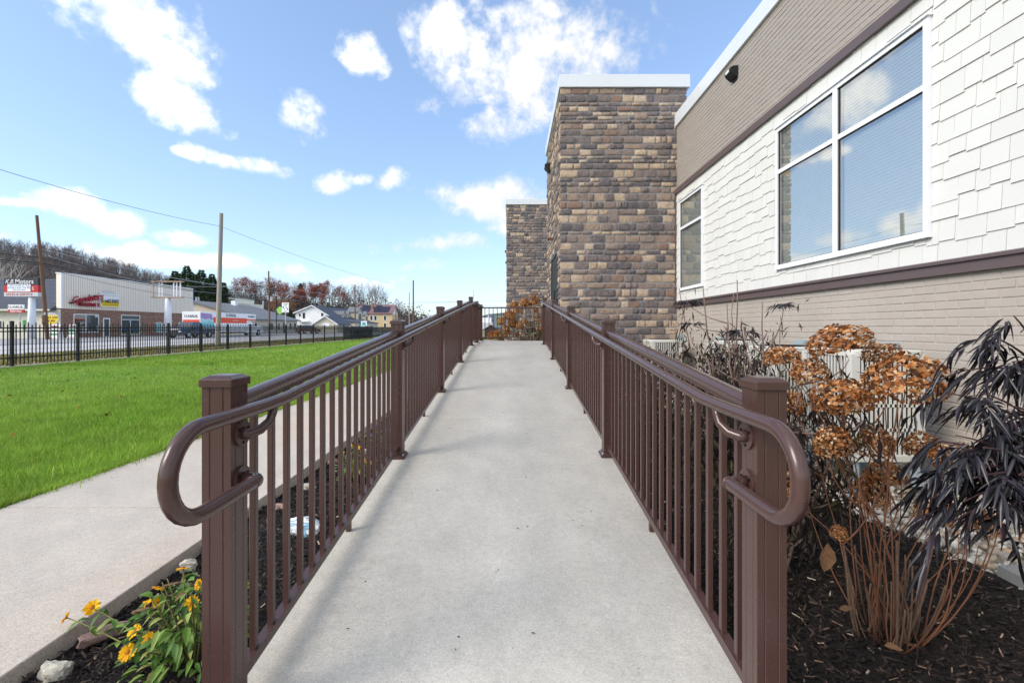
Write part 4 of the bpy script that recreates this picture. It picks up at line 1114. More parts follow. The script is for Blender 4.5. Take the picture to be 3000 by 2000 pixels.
for k in range(13):
    a = random.uniform(0, 6.28); ln = random.uniform(0.45, 0.9); sp = random.uniform(0.08, 0.42)
    b = Vector((0.08 * math.cos(a), 0.08 * math.sin(a), -0.02)); e = b + Vector((sp * math.cos(a), sp * math.sin(a), ln * (1.2 - sp)))
    MB().tube(curve(b, e, (0.12 * math.cos(a), 0.12 * math.sin(a), -0.02), 7), taper(0.0034, 0.0016, 7), 6).build('stem', M_STEM, hy, smooth=True)
rg = pyr(5); P = np.array([(at(px, py, d) - hy.location)[:] for px, py, d in ((2425, 1590, 1.75), (2470, 1345, 1.95), (2590, 1890, 1.8), (2500, 1780, 1.85), (2560, 1830, 1.9), (2640, 1870, 1.85))])
V, F, T = leaf_fine(P, np.array([[0.1, 0, -1.0], [0, 0.2, -1], [0.7, -0.3, 0.3], [-0.9, 0.2, 0.2], [-0.6, -0.5, 0.3], [0.6, -0.6, 0.1]]), np.array([0.095, 0.06, 0.06, 0.055, 0.06, 0.05]), np.array([0.055, 0.03, 0.026, 0.026, 0.03, 0.022]), rg, droop=0.3, fold=0.8, curl=0.2)
obj('dead_leaf', npmesh('dead_leaf', V, F, T, attrvar('curled_dead_leaf', [(0, srgb(92, 66, 48)), (1, srgb(124, 92, 66))], 0.85, 0.2, jitter=0.3, nscale=60)), None, hy)

# black-purple cut-leaf elder in the right foreground
M_ELDER = attrvar('black_elder_leaf', [(0, srgb(14, 12, 15)), (0.5, srgb(24, 20, 26)), (0.8, srgb(36, 31, 40)), (1, srgb(50, 36, 44))], 0.36, 0.5, trans=0.05, jitter=0.3, nscale=25)
M_ESTEM = simple('elder_stem', srgb(66, 42, 46), 0.7, var=0.25)
el = tag(empty('black_elder', (1.86, 1.35, -0.03)), 'black elder with finely cut dark leaves at the right edge', 'shrub')
def rachis_leaves(base, dirn, rg, L, n, ll, lw, out, droop):
    """a pinnate leaf: leaflets in pairs along a drooping rachis"""
    dirn = np.array(Vector(dirn).normalized()); side = unit(np.cross(dirn, np.array([0, 0, 1.0]) + rg.normal(0, 0.3, 3)))
    P, D = [], []; pts = []
    for k in range(n + 1):
        t = (k + 1) / (n + 1); q = np.array(base) + dirn * L * t + np.array([0, 0, -1.0]) * droop * L * t * t; pts.append(q)
        for s_ in (-1, 1):
            if k == n and s_ == 1: continue
            d = (dirn * 0.75 + np.array([0, 0, -1.0]) * droop * 1.3 * t + side * s_ * 0.75) if k < n else dirn + np.array([0, 0, -1.0]) * droop * 1.6
            for j in range(2):                          # deeply cut: narrow lobes
                P.append(q + rg.normal(0, 0.003, 3) + unit(d) * ll * 0.22 * j); D.append(unit(d) + rg.normal(0, 0.2, 3) + side * 0.55 * (rg.integers(0, 2) * 2 - 1) * j)
    n_ = len(P); out.append(leaf_fine(np.array(P), np.array(D), ll * rg.uniform(0.5, 1.15, n_), lw * rg.uniform(0.7, 1.25, n_), rg, droop=0.85, fold=0.7, prof=(0, 0.75, 1.0, 0.6, 0), curl=0.12))
    return pts
rg = pyr(21)
EC = [(2970, 925, 1.45), (2900, 985, 1.45), (2965, 1060, 1.4), (2830, 1085, 1.48), (2770, 1150, 1.5), (2870, 1150, 1.4), (2965, 1190, 1.35), (2800, 1275, 1.35), (2740, 1290, 1.42),
      (2880, 1310, 1.28), (2790, 1370, 1.3), (2850, 1400, 1.24), (2985, 1390, 1.25), (2740, 1400, 1.36), (2910, 1240, 1.35), (3060, 1050, 1.4), (3050, 1250, 1.3), (2820, 1470, 1.26), (2960, 1490, 1.25), (2790, 1530, 1.3), (2985, 1580, 1.25)]
root = el.location.copy(); leaves = []
hub = [at(3090, 1290, 1.42), at(3080, 1120, 1.48), at(3100, 1420, 1.36)]
for h_ in hub: MB().tube(curve(Vector((0, 0, -0.02)), h_ - root, (0.06, -0.05, 0.05), 8), taper(0.013, 0.008, 8), 7).build('stem', M_ESTEM, el, smooth=True)
for (px, py, d) in EC:
    p = at(px, py, d); h_ = min(hub, key=lambda q: (q - p).length + (0.2 if q.z < p.z - 0.3 else 0))
    c = curve(h_ - root, p - root, (0, 0, 0.05), 6)
    MB().tube(c, taper(0.0055, 0.002, 6), 5).build('branch', M_ESTEM, el, smooth=True)
    for k in range(5):
        q = c[2 + k]; a = rg.uniform(0, 6.28); dn = Vector((-0.35 + 0.9 * math.cos(a), 0.7 * math.sin(a), 0.3 - 0.12 * k))
        rachis_leaves(q[:], dn, rg, rg.uniform(0.06, 0.11), 3, rg.uniform(0.05, 0.092), 0.0115, leaves, rg.uniform(0.4, 1.1))
V, F, T = join_np(leaves); tag(obj('foliage', npmesh('foliage', V, F, T, M_ELDER), None, el), kind='stuff')

# half-bare elders behind the right railing
M_WILT = attrvar('wilted_elder_leaf', [(0, srgb(28, 22, 22)), (0.45, srgb(50, 41, 40)), (0.75, srgb(76, 63, 60)), (0.9, srgb(74, 76, 46)), (1, srgb(112, 96, 82))], 0.8, 0.2, trans=0.15, jitter=0.3, nscale=20)
def bare_elder(label, x, y, h, seed, nst=9, nl=1500, spread=0.45, topclump=2):
    rg = pyr(seed); rr = random.Random(seed)
    t = tag(empty('bare_elder', (x, y, -0.03)), label, 'shrub', 'half-bare dark elders behind the railing')
    P, D = [], []
    for s_ in range(nst):
        a = rr.uniform(0, 6.28); sp = rr.uniform(0.1, spread); hh = h * rr.uniform(0.62, 1.05)
        b = Vector((rr.uniform(-.09, .09), rr.uniform(-.12, .12), 0)); e = Vector((max(sp * math.cos(a), 0.95 - x), sp * 1.1 * math.sin(a), hh))
        c = curve(b, e, (0.1 * math.cos(a), 0.1 * math.sin(a), 0.05), 9); c = [q + Vector((rr.uniform(-1, 1), rr.uniform(-1, 1), 0)) * 0.012 for q in c]
        MB().tube(c, taper(0.011, 0.0035, 9), 6).build('stem', M_GSTEM, t, smooth=True)
        for k in range(4):
            q = c[rr.randrange(3, 9)]; dv = Vector((rr.uniform(-.28, .28), rr.uniform(-.28, .28), rr.uniform(0.05, 0.3)))
            cc = curve(q, q + dv, (dv.x * 0.4, dv.y * 0.4, -0.03), 5)
            MB().tube(cc, taper(0.0055, 0.0022, 5), 5).build('twig', M_GSTEM, t, smooth=True)
            for j in range(3, 6): P.append(cc[j]); D.append(0)
        for q in c[2:8]: P.append(q); D.append(0)
    P = np.array([p[:] for p in P]); P[:, 0] = np.maximum(P[:, 0], 0.98 - x); w = 1.15 - 1.25 * P[:, 2] / h; w = np.clip(w, 0.035, None); w /= w.sum()
    pick = rg.choice(len(P), nl, p=w); Q = P[pick] + rg.normal(0, 0.055, (nl, 3)) + np.array([0, 0, -0.03]); Q[:, 0] = np.maximum(Q[:, 0], 0.92 - x + 0.05 * rg.random(nl))
    dd = rg.normal(0, 0.6, (nl, 3)) + np.array([0, 0, -0.75])
    parts = [leaf_cloud(Q, dd, rg.uniform(0.035, 0.085, nl), rg.uniform(0.008, 0.018, nl), rg, droop=0.4, fold=0.9)]
    V, F, T = join_np(parts); tag(obj('wilted_leaves', npmesh('wilted_leaves', V, F, T, M_WILT), None, t), kind='stuff')
    # tufts of dark cut leaves left on top
    lv = []
    for k in range(topclump):
        p = P[np.argmax(P[:, 2] + rg.normal(0, 0.15, len(P)))]
        for j in range(5): a = rg.uniform(0, 6.28); rachis_leaves(p, (math.cos(a), math.sin(a), 0.5), rg, 0.09, 3, 0.055, 0.008, lv, 0.3)
    if lv:
        V, F, T = join_np(lv); tag(obj('leaf_tuft', npmesh('leaf_tuft', V, F, T, M_ELDER), None, t), kind='stuff')
    return t
bare_elder('half-bare elder with grey stems just behind the nearest right post', 1.45, 2.55, 1.42, 31, 12, 4200, 0.5, 2)
bare_elder('half-bare elder with tall cut stems in front of the third condenser', 1.75, 3.75, 1.62, 32, 13, 4200, 0.55, 4)
bare_elder('low dark elder clump midway along the right railing', 1.35, 4.6, 1.0, 33, 10, 3600, 0.5, 1)
bare_elder('small dark elder near the foot of the stone tower', 1.75, 6.3, 1.15, 34, 9, 2800, 0.5, 3)
bare_elder('wilted elder beside the farthest condenser and tower', 1.55, 8.0, 1.22, 35, 8, 2200, 0.45, 2)

# hydrangea behind the platform
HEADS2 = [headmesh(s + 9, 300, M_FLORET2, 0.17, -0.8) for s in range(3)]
h2 = tag(empty('hydrangea', (0.62, 15.5, -0.05)), 'orange-headed hydrangea behind the platform end railing', 'shrub')
Z2 = [(600, 250, 60), (765, 205, 72), (905, 120, 46), (910, 210, 46), (985, 180, 46), (850, 230, 30), (520, 420, 84), (390, 525, 58), (570, 550, 66), (690, 590, 54), (450, 640, 58), (340, 690, 48), (240, 720, 58), (440, 745, 45), (640, 720, 36), (770, 520, 38), (915, 640, 32), (980, 440, 38),
      (1035, 520, 42), (1035, 640, 38), (940, 330, 42), (710, 350, 34), (640, 350, 44), (300, 760, 50), (500, 690, 40), (820, 560, 34), (1020, 720, 40), (740, 850, 46), (960, 850, 40), (380, 800, 44), (200, 780, 40)]
for k, (zx, zy, r_) in enumerate(Z2):
    d = 15.2 + random.uniform(-0.25, 0.5); p = at(1400 + zx * .1786, 850 + zy * .1786, d); rw = 1.18 * r_ * .1786 * d / FPX
    head(h2, HEADS2[k % 3], p, rw, rw * random.uniform(0.8, 1.0), k)
    b = Vector((random.uniform(-.15, .15), random.uniform(-.1, .1), 0)); tp = p - h2.location
    MB().tube(curve(b, tp, (-tp.x * 0.25, 0, 0.15), 6), taper(0.008, 0.004, 6), 5).build('stem', M_STEM, h2, smooth=True)
M_GREEN = attrvar('evergreen_leaf', [(0, srgb(30, 48, 20)), (0.5, srgb(52, 78, 30)), (1, srgb(92, 112, 48))], 0.55, 0.35, trans=0.15, jitter=0.2, nscale=6)
rg = pyr(77); n = 1600
Q = rg.normal(size=(n, 3)) * np.array([0.35, 0.3, 0.38]) + np.array([0.28, 0.1, 1.02])
V, F, T = leaf_cloud(Q, rg.normal(size=(n, 3)) + np.array([0, 0, 0.4]), rg.uniform(0.05, 0.11, n), rg.uniform(0.02, 0.04, n), rg)
tag(obj('green_leaves', npmesh('green_leaves', V, F, T, M_GREEN), None, h2), kind='stuff')

# yellow-flowered plant in the left bed
M_LEAFG = attrvar('flower_leaf', [(0, srgb(58, 92, 34)), (0.45, srgb(92, 132, 50)), (0.8, srgb(136, 166, 76)), (0.94, srgb(170, 172, 96)), (1, srgb(150, 124, 84))], 0.5, 0.35, trans=0.25, jitter=0.2, nscale=30)
M_PETAL = attrvar('yellow_petal', [(0, srgb(244, 168, 8)), (0.5, srgb(252, 194, 14)), (1, srgb(255, 212, 36))], 0.6, 0.25, trans=0.3, jitter=0.08)
M_DISC = simple('flower_disc', srgb(176, 104, 18), 0.8, var=0.3, scale=200, bump=0.6, bscale=500)
M_FSTEM = simple('green_stem', srgb(112, 112, 58), 0.7, var=0.25, scale=20)
def daisy(parent, p, up, r_, seed):
    rg = pyr(seed); up = Vector(up).normalized(); q = up.to_track_quat('Z', 'Y'); n = 15
    P, D = [], []
    for k in range(n):
        a = k / n * 6.283; v = q @ Vector((math.cos(a), math.sin(a), 0.18)); P.append((Vector(p) + v * r_ * 0.22)[:]); D.append((v + Vector(rg.normal(0, 0.12, 3)))[:])
    V, F, T = leaf_fine(np.array(P), np.array(D), r_ * 0.9 * rg.uniform(0.85, 1.05, n), r_ * 0.42, rg, droop=0.05, fold=0.25, prof=(0, 0.8, 1.0, 0.85, 0), up=np.tile(np.array(up[:]), (n, 1)))
    # petals face along the flower's axis
    f = obj('flower', npmesh('flower', V, F, T, M_PETAL), None, parent)
    m = MB(); m.tube([Vector(p) - up * r_ * 0.08, Vector(p) + up * r_ * 0.06, Vector(p) + up * r_ * 0.16], [r_ * 0.32, r_ * 0.30, r_ * 0.12], 10); m.build('disc', M_DISC, f, smooth=True)
def flower_plant(label, base, fl, nleaf, ext, seed, leafmid=0.2, lsize=(0.045, 0.085)):
    rg = pyr(seed); rr = random.Random(seed); t = tag(empty('flower_plant', base), label, 'flowers', 'yellow flowers in the left bed'); B = Vector(base); Pl, Dl = [], []
    for (p, up, r_) in fl:
        tp = Vector(p) - B; b = Vector((rr.uniform(-.06, .06), rr.uniform(-.06, .06), 0))
        c = curve(b, tp - Vector(up) * r_ * 0.1, (tp.x * 0.12, tp.y * 0.12, 0.05), 7)
        MB().tube(c, taper(0.0042, 0.0022, 7), 5).build('stem', M_FSTEM, t, smooth=True)
        daisy(t, tp[:], up, r_, rr.randrange(9999))
        for q in c[2:7]:
            for s_ in range(3): Pl.append(q[:]); Dl.append((rr.uniform(-1, 1), rr.uniform(-1, 1), rr.uniform(-0.35, 0.5)))
    for k in range(nleaf):
        a = rr.uniform(0, 6.28); q = rr.random() ** 0.5
        Pl.append((ext[0] * q * math.cos(a), ext[1] * q * math.sin(a), ext[2] * rr.uniform(0.08, 1.0) * (1 - 0.3 * q))); Dl.append((math.cos(a) + rr.uniform(-.5, .5), math.sin(a) + rr.uniform(-.5, .5), rr.uniform(-0.5, 0.45)))
    for k in range(16):
        a = rr.uniform(0, 6.28); e = Vector((ext[0] * .8 * math.cos(a), ext[1] * .8 * math.sin(a), ext[2] * rr.uniform(0.6, 1)))
        MB().tube(curve((0.02 * math.cos(a), 0.02 * math.sin(a), 0), e, (0, 0, 0.04), 4), taper(0.004, 0.002, 4), 5).build('stem', M_FSTEM, t, smooth=True)
    n = len(Pl); V, F, T = leaf_fine(np.array(Pl), np.array(Dl), rg.uniform(*lsize, n), rg.uniform(0.014, 0.027, n), rg, droop=0.6, fold=0.5, prof=(0, 0.95, 1.0, 0.55, 0), up=np.tile([0, 0, 1.0], (n, 1)))
    tag(obj('leaves', npmesh('leaves', V, F, T, M_LEAFG), None, t), kind='stuff'); return t
FP = lambda px, py, d, up, r_: (at(px, py, d), up, r_ * 0.84)
flower_plant('clump of orange-yellow daisies beside the nearest left post', (-1.29, 1.86, -0.08),
    [FP(271, 1778, 1.98, (0.35, -0.7, 0.75), 0.037), FP(194, 1808, 1.98, (-0.9, -0.3, 0.3), 0.026), FP(395, 1849, 1.80, (-0.3, -0.6, 0.8), 0.033), FP(375, 1909, 1.72, (0.1, -0.8, 0.65), 0.036), FP(435, 1872, 1.78, (0.2, -0.5, 0.8), 0.030),
     FP(536, 1661, 1.86, (0.0, -0.3, -0.9), 0.030), FP(465, 1718, 1.86, (-0.2, -0.4, -0.85), 0.028), FP(562, 1765, 1.78, (0.3, -0.8, 0.55), 0.030), FP(462, 1765, 1.84, (0.5, -0.2, 0.6), 0.027), FP(428, 1767, 1.84, (-0.2, -0.2, 0.9), 0.024), FP(582, 1711, 1.84, (-0.3, -0.8, 0.4), 0.024)], 260, (0.19, 0.2, 0.4), 41, lsize=(0.035, 0.07))
flower_plant('small clump of yellow flowers behind the left railing', (-1.42, 4.12, -0.08),
    [FP(1024, 1306, 4.1, (0, -0.7, 0.7), 0.034), FP(1046, 1311, 4.05, (0.3, -0.7, 0.6), 0.032), FP(1002, 1329, 4.1, (-0.3, -0.7, 0.6), 0.034), FP(1063, 1348, 4.0, (0.2, -0.8, 0.5), 0.03), FP(1080, 1355, 4.1, (0.3, -0.8, 0.5), 0.03)], 50, (0.14, 0.14, 0.24), 42)
pf = tag(empty('flower_plant', (-1.5, 5.2, -0.08)), 'few small purple flowers behind the left railing', 'flowers')
rg = pyr(61); n = 70
V, F, T = leaf_cloud(rg.normal(size=(n, 3)) * np.array([.12, .2, .06]) + np.array([0, 0, 0.12]), rg.normal(size=(n, 3)), rg.uniform(0.03, 0.06, n), rg.uniform(0.01, 0.02, n), rg)
tag(obj('leaves', npmesh('leaves', V, F, T, M_LEAFG), None, pf), kind='stuff')
M_PURPLE = attrvar('purple_petal', [(0, srgb(92, 84, 170)), (1, srgb(150, 142, 214))], 0.6, 0.2, trans=0.2, jitter=0.1)
for k in range(9):
    p = Vector((rg.normal(0, .11), rg.normal(0, .2), rg.uniform(0.16, 0.28))); n = 6
    V, F, T = leaf_cloud(np.tile(np.array(p[:]), (n, 1)), rg.normal(size=(n, 3)) + np.array([0, -0.3, 0.3]), 0.028, 0.02, rg)
    obj('flower', npmesh('flower', V, F, T, M_PURPLE), None, pf)
    MB().tube([(p.x * .6, p.y * .6, 0), p], [0.002, 0.0015], 4).build('stem', M_FSTEM, pf)

# stones lying in the left bed
def rock(label, loc, size, rz, m, seed, name='rock', cat='rock'):
    rg = pyr(seed); b = bmesh.new(); bmesh.ops.create_icosphere(b, subdivisions=3, radius=1.0)
    for v in b.verts:
        c = v.co.copy(); k = 1 + 0.2 * math.sin(2.7 * c.x + seed) * math.cos(3.1 * c.y + 2 * seed) + 0.13 * math.sin(5.3 * c.z + 4.1 * c.x + seed) + 0.07 * math.sin(9.1 * c.y + 7.7 * c.x + 3 * seed)
        for ax in range(3): c[ax] = math.copysign(abs(c[ax]) ** 0.72, c[ax])
        v.co = Vector((c.x * size[0], c.y * size[1], c.z * size[2])) * k
    me = bpy.data.meshes.new(name); b.to_mesh(me); b.free(); o = obj(name, me, m, None, angle=16); o.location = loc; o.rotation_euler = (0.05, 0.1, rz); tag(o, label, cat, 'rocks in the left bed'); return o
rock('blocky pale rock at the sidewalk edge, lower left corner', (-1.80, 1.80, -0.055), (0.05, 0.034, 0.03), 0.3, M_ROCK[0], 1)
rock('long pinkish rock below the lowest yellow flowers', (-1.80, 2.0, -0.05), (0.08, 0.026, 0.028), 1.05, M_ROCK[1], 2)
rock('rounded grey rock farther along the sidewalk edge', (-1.83, 2.58, -0.05), (0.04, 0.03, 0.03), 0.7, M_ROCK[0], 3)
rock('small flat pale rock farthest along the sidewalk edge, left of the post', (-1.84, 2.84, -0.06), (0.06, 0.035, 0.025), 0.4, M_ROCK[0], 4)
M_WOODP = simple('weathered_wood', srgb(140, 112, 84), 0.9, var=0.3, scale=20, stretch=(1, 1, 1), bump=0.5, bscale=80)
rock('flat wood scrap against the sidewalk edge', (-1.80, 2.42, -0.065), (0.06, 0.012, 0.008), 0.9, M_WOODP, 5, 'wood_scrap', 'wood')
rock('short wood scrap behind the long pinkish rock', (-1.78, 2.2, -0.065), (0.04, 0.012, 0.008), 0.5, M_WOODP, 6, 'wood_scrap', 'wood')
t = NT('white_painted_stone'); t.col(t.mix(t.ramp(t.noise(16, 3, 0.5, stretch=(1, 3, 1)), [(0.52, (0, 0, 0)), (0.6, (1, 1, 1))]), srgb(232, 234, 236), srgb(128, 172, 196))); t.set(0.5)
rock('white painted stone with blue streaks behind the left railing', (-1.375, 3.02, -0.03), (0.10, 0.07, 0.055), 0.2, t.m, 9)
for k, (x, y) in enumerate(((-1.74, 3.9), (-1.8, 4.6), (-1.62, 5.0), (-1.75, 3.45))):
    rock(['light stone chip left of the yellow flower clump', 'tan stone chip by the sidewalk edge behind the railing', 'small grey stone chip beyond the yellow flower clump', 'pale stone chip near the white painted stone'][k], (x, y, -0.06), (0.05, 0.03, 0.025), k, M_ROCK[k % 2], 12 + k)
# ------------------------------------------------------------------ black fence along the road
fc = tag(empty('black_fence', (-16.8, 30, 0)), 'black metal picket fence between the lawn and the road', 'fence')
FI = Matrix.Translation((16.8, -30, 0))
def fchild(o): o.matrix_parent_inverse = FI; return o
fposts = [15.31 - 2.33 * 4 + 2.33 * k for k in range(22)]
for y in fposts:
    p = MB(); p.box(-16.84, -16.76, y - 0.04, y + 0.04, -0.02, 1.49); p.loft([sq([(a - 16.8, b + y) for a, b in rounded(0.096, 0.006)], 1.49), sq([(a - 16.8, b + y) for a, b in rounded(0.096, 0.006)], 1.505), sq([(a - 16.8, b + y) for a, b in rounded(0.02, 0.003)], 1.525)])
    fchild(p.build('post', M_BLACK, fc))
def picketmesh(h):
    w = 0.0125; m = MB(); m.loft([sq([(-w, -w), (w, -w), (w, w), (-w, w)], 0.05), sq([(-w, -w), (w, -w), (w, w), (-w, w)], h - 0.05), sq([(-w * .1, -w * .1), (w * .1, -w * .1), (w * .1, w * .1), (-w * .1, w * .1)], h)])
    me = bpy.data.meshes.new('picket'); me.from_pydata(m.v, [], m.f); me.materials.append(M_BLACK); return me
PK = [picketmesh(1.50), picketmesh(1.42)]
cnt = 0; rest = MB()
for a, b in zip(fposts[:-1], fposts[1:]):
    for z in (1.285, 1.165, 0.28):
        fchild(MB().box(-16.818, -16.782, a + 0.04, b - 0.04, z - 0.02, z + 0.02).build('rail', M_BLACK, fc))
    for k in range(1, 18):
        y = a + (b - a) * k / 18
        if cnt < 300 and y > 14.4:
            o = bpy.data.objects.new('picket', PK[k % 2]); C.objects.link(o); o.parent = fc; fchild(o); o.location = (-16.8, y, 0)
        else: rest.add([(v.co.x - 16.8, v.co.y + y, v.co.z) for v in PK[k % 2].vertices], [tuple(p.vertices) for p in PK[k % 2].polygons])
        cnt += y > 14.4
if rest.v: tag(fchild(rest.build('pickets', M_BLACK, fc)), kind='stuff')
t = NT('dark_windscreen'); t.col(srgb(30, 40, 40)); t.set(0.9); tr = t.n('ShaderNodeBsdfTransparent'); mx = t.n('ShaderNodeMixShader'); mx.inputs[0].default_value = 0.3
t.l(t.b.outputs[0], mx.inputs[1]); t.l(tr.outputs[0], mx.inputs[2]); t.l(mx.outputs[0], t.out.inputs[0])
sc_ = tag(empty('fence_screen', (-17.3, 56, 0)), 'dark mesh screen along the far stretch of fence', 'screen')
for y in (47.2, 51.8, 56.5, 61.2):
    o = MB().box(-0.01, 0.01, y - 56, y - 56 + 4.6, 0.1, 1.36).build('panel', t.m, sc_)
    MB().cyl((0, y - 56, 0.75), (0, 0, 1), 0.03, 1.5, 8).build('post', M_BLACK, sc_)

# ------------------------------------------------------------------ materials across the road
M_SIDING = simple('beige_metal_siding', srgb(248, 238, 224), 0.5, var=0.05, scale=0.8, stretch=(1, 6, 0.4))
M_SGROOVE = simple('siding_rib', srgb(208, 196, 182), 0.5, var=0.05)
M_REDBRICK = simple('brown_ledgestone', srgb(146, 114, 98), 0.9, var=0.6, scale=1.6, stretch=(1, 1, 4.5), bump=0.5, bscale=8)
M_STUCCO = simple('cream_stucco', srgb(222, 218, 206), 0.9, var=0.06, scale=0.7)
M_DROOF = simple('dark_shingle_roof', srgb(80, 86, 98), 0.85, var=0.25, scale=2.2, stretch=(0.4, 0.4, 5), bump=0.4, bscale=6)
M_GROOF = simple('grey_shingle_roof', srgb(118, 121, 126), 0.9, var=0.18, scale=0.8, stretch=(2, 0.3, 1))
M_WHITE = simple('white_siding', srgb(240, 241, 243), 0.6, var=0.03)
M_TANS = simple('tan_siding', srgb(196, 188, 168), 0.7, var=0.06)
M_TANB = simple('buff_brick', srgb(212, 188, 148), 0.85, var=0.12, scale=3, bump=0.2, bscale=14)
M_MAROON = simple('maroon_metal_roof', srgb(128, 96, 100), 0.5, var=0.08)
M_SOLAR = simple('solar_panel', srgb(26, 32, 58), 0.25, var=0.15, scale=0.6)
M_DGLASS = simple('dark_window', srgb(44, 52, 58), 0.12, var=0.3, scale=0.5, spec=0.7)
M_POLE = simple('weathered_pole', srgb(158, 150, 142), 0.95, var=0.2, scale=4, stretch=(6, 6, 0.4), bump=0.5, bscale=12)
M_BPOLE = simple('brown_pole', srgb(112, 86, 68), 0.95, var=0.3, scale=3, stretch=(6, 6, 0.5), bump=0.5, bscale=12)
M_PYLON = simple('pale_steel_pylon', srgb(224, 229, 236), 0.45, var=0.04)
M_RUST = simple('rusty_steel', srgb(176, 150, 132), 0.7, var=0.35, scale=2)
M_RED = flat('sign_red', srgb(186, 30, 40)); M_ORANGE = flat('truck_orange', srgb(226, 78, 48)); M_NAVY = flat('sign_black', srgb(34, 40, 48)); M_SWHITE = flat('sign_white', srgb(236, 238, 240))
M_YEL = flat('sign_yellow', srgb(246, 210, 26)); M_INK = flat('sign_ink', srgb(28, 28, 28)); M_BLUE = flat('sign_blue', srgb(96, 130, 176)); M_GREENP = flat('sign_green', srgb(60, 168, 86)); M_LIME = flat('sign_lime', srgb(150, 206, 96)); M_TEAL = flat('sign_teal', srgb(70, 172, 168)); M_SILVER = flat('sign_silver', srgb(196, 198, 200)); M_DKRED = flat('letter_red', srgb(176, 40, 58)); M_BROWNB = flat('letter_box', srgb(58, 46, 44))
def win(parent, face, a0, a1, z0, z1, plane, fr=0.08, mull=(), glass=None, frame=None, name='window'):
    """a framed window: face '-y' lies in y = plane (a = x), face '+x' in x = plane (a = y)"""
    g = MB(); q = MB(); d = 0.05
    def bx(mm, u0, u1, za, zb, o0, o1):
        if face == '-y': mm.box(u0, u1, plane - o1, plane - o0, za, zb)
        else: mm.box(plane + o0, plane + o1, u0, u1, za, zb)
    bx(g, a0 - fr, a0, z0 - fr, z1 + fr, 0.0, d); bx(g, a1, a1 + fr, z0 - fr, z1 + fr, 0.0, d); bx(g, a0, a1, z1, z1 + fr, 0.0, d); bx(g, a0, a1, z0 - fr, z0, 0.0, d)
    for u in mull: bx(g, u - fr / 2, u + fr / 2, z0, z1, 0.0, d)
    w = g.build(name, frame or M_SWHITE, parent); bx(q, a0, a1, z0, z1, 0.004, 0.02); q.build('pane', glass or M_DGLASS, w); return w
# ------------------------------------------------------------------ candy shop with its dark-roofed wing
shop = tag(empty('shop_building', (-55.4, 56, 0)), 'shop with tall beige siding front over brown stone, red script sign', 'building')
SI = Matrix.Translation((55.4, -56, 0))
def sp(o, inv=SI): o.matrix_parent_inverse = inv; return o
XS = -55.4; SY0, SY1 = 56.0, 79.0; ZS, ZT = EYE + 2.35, EYE + 6.64
sp(MB().box(XS - 14, XS, SY0, SY1, -0.1, ZS).build('stone_wall', M_REDBRICK, shop))
fa = sp(MB().box(XS - 0.5, XS + 0.1, SY0 - 0.1, SY1, ZS, ZT).build('siding_front', M_SIDING, shop))
y = SY0 + 0.25
while y < SY1 - 0.1:
    MB().box(XS + 0.1, XS + 0.125, y, y + 0.05, ZS + 0.02, ZT - 0.12).build('rib', M_SGROOVE, fa); y += 0.305
MB().box(XS - 0.55, XS + 0.16, SY0 - 0.16, SY1 + 0.03, ZT, ZT + 0.12).build('top_trim', M_SWHITE, fa)
MB().box(XS + 0.1, XS + 0.15, SY0 - 0.14, SY0 + 0.1, ZS, ZT).build('corner_trim', M_SWHITE, fa)
MB().box(XS + 0.1, XS + 0.15, SY1 - 0.15, SY1 + 0.02, ZS, ZT).build('corner_trim', M_SWHITE, fa)
def yshop(px): return XS * FPX / (px - 1498)
def zshop(px, py): return EYE + (959 - py) / FPX * yshop(px)
w1 = sp(win(shop, '+x', yshop(217), yshop(287), 0.75, 2.95, XS, 0.1, (yshop(251),), M_GLASSFAR)); w2 = sp(win(shop, '+x', yshop(356), yshop(408), 0.3, 2.35, XS, 0.1, (yshop(381),), M_GLASSFAR)); sp(win(shop, '+x', yshop(356), yshop(408), 2.5, 3.0, XS, 0.1, (), M_DGLASS))
d_ = sp(win(shop, '+x', yshop(304), yshop(319), 0.1, 2.45, XS, 0.14, (), M_DGLASS, name='door')); MB().box(XS + 0.05, XS + 0.1, yshop(317), yshop(318), 1.1, 1.4).build('handle', M_SILVER, d_)
t = NT('window_mural'); t.col(t.ramp(t.noise(1.6, 3, 0.6), [(0.35, srgb(120, 190, 216)), (0.5, srgb(150, 206, 224)), (0.6, srgb(96, 150, 96)), (0.7, srgb(230, 230, 236))])); t.set(0.5)
sp(win(shop, '+x', yshop(457), yshop(473), 0.6, 2.0, XS, 0.08, (), t.m)); sp(win(shop, '+x', yshop(524), yshop(533), 0.6, 2.1, XS, 0.08, (), t.m))
for (a, b) in ((217, 287), (356, 408)):
    sp(MB().box(XS - 0.5, XS - 0.4, yshop(a), yshop(b), 0.2, 3.0).build('display', M_ROOM, shop))
wing = tag(empty('wing_building', (-68, 60, 0)), 'low cream building with dark shingle roof behind the leaning pole', 'building')
WI = Matrix.Translation((68, -60, 0))
sp(MB().box(-92, XS + 0.02 - 0.05, 55.9, 68, -0.1, EYE + 2.2).build('wall', M_STUCCO, wing), WI)
rf = MB(); rf.prism([(55.2, EYE + 2.08), (55.3, EYE + 2.28), (64, EYE + 6.78), (73, EYE + 2.3), (73, EYE + 2.1)], 'x', -92.5, XS - 0.55); rf = sp(rf.build('roof', M_DROOF, wing), WI)
for k in range(14):       # courses of the roof show as low ridges
    yy = 55.3 + 8.7 * k / 14; zz = EYE + 2.28 + 4.5 * k / 14
    MB().add([(-92.5, yy, zz + 0.05), (XS - 0.56, yy, zz + 0.05), (XS - 0.56, yy + 0.62, zz + 0.335), (-92.5, yy + 0.62, zz + 0.335)], [(0, 1, 2, 3)]).build('shingle_course', M_DROOF, rf)
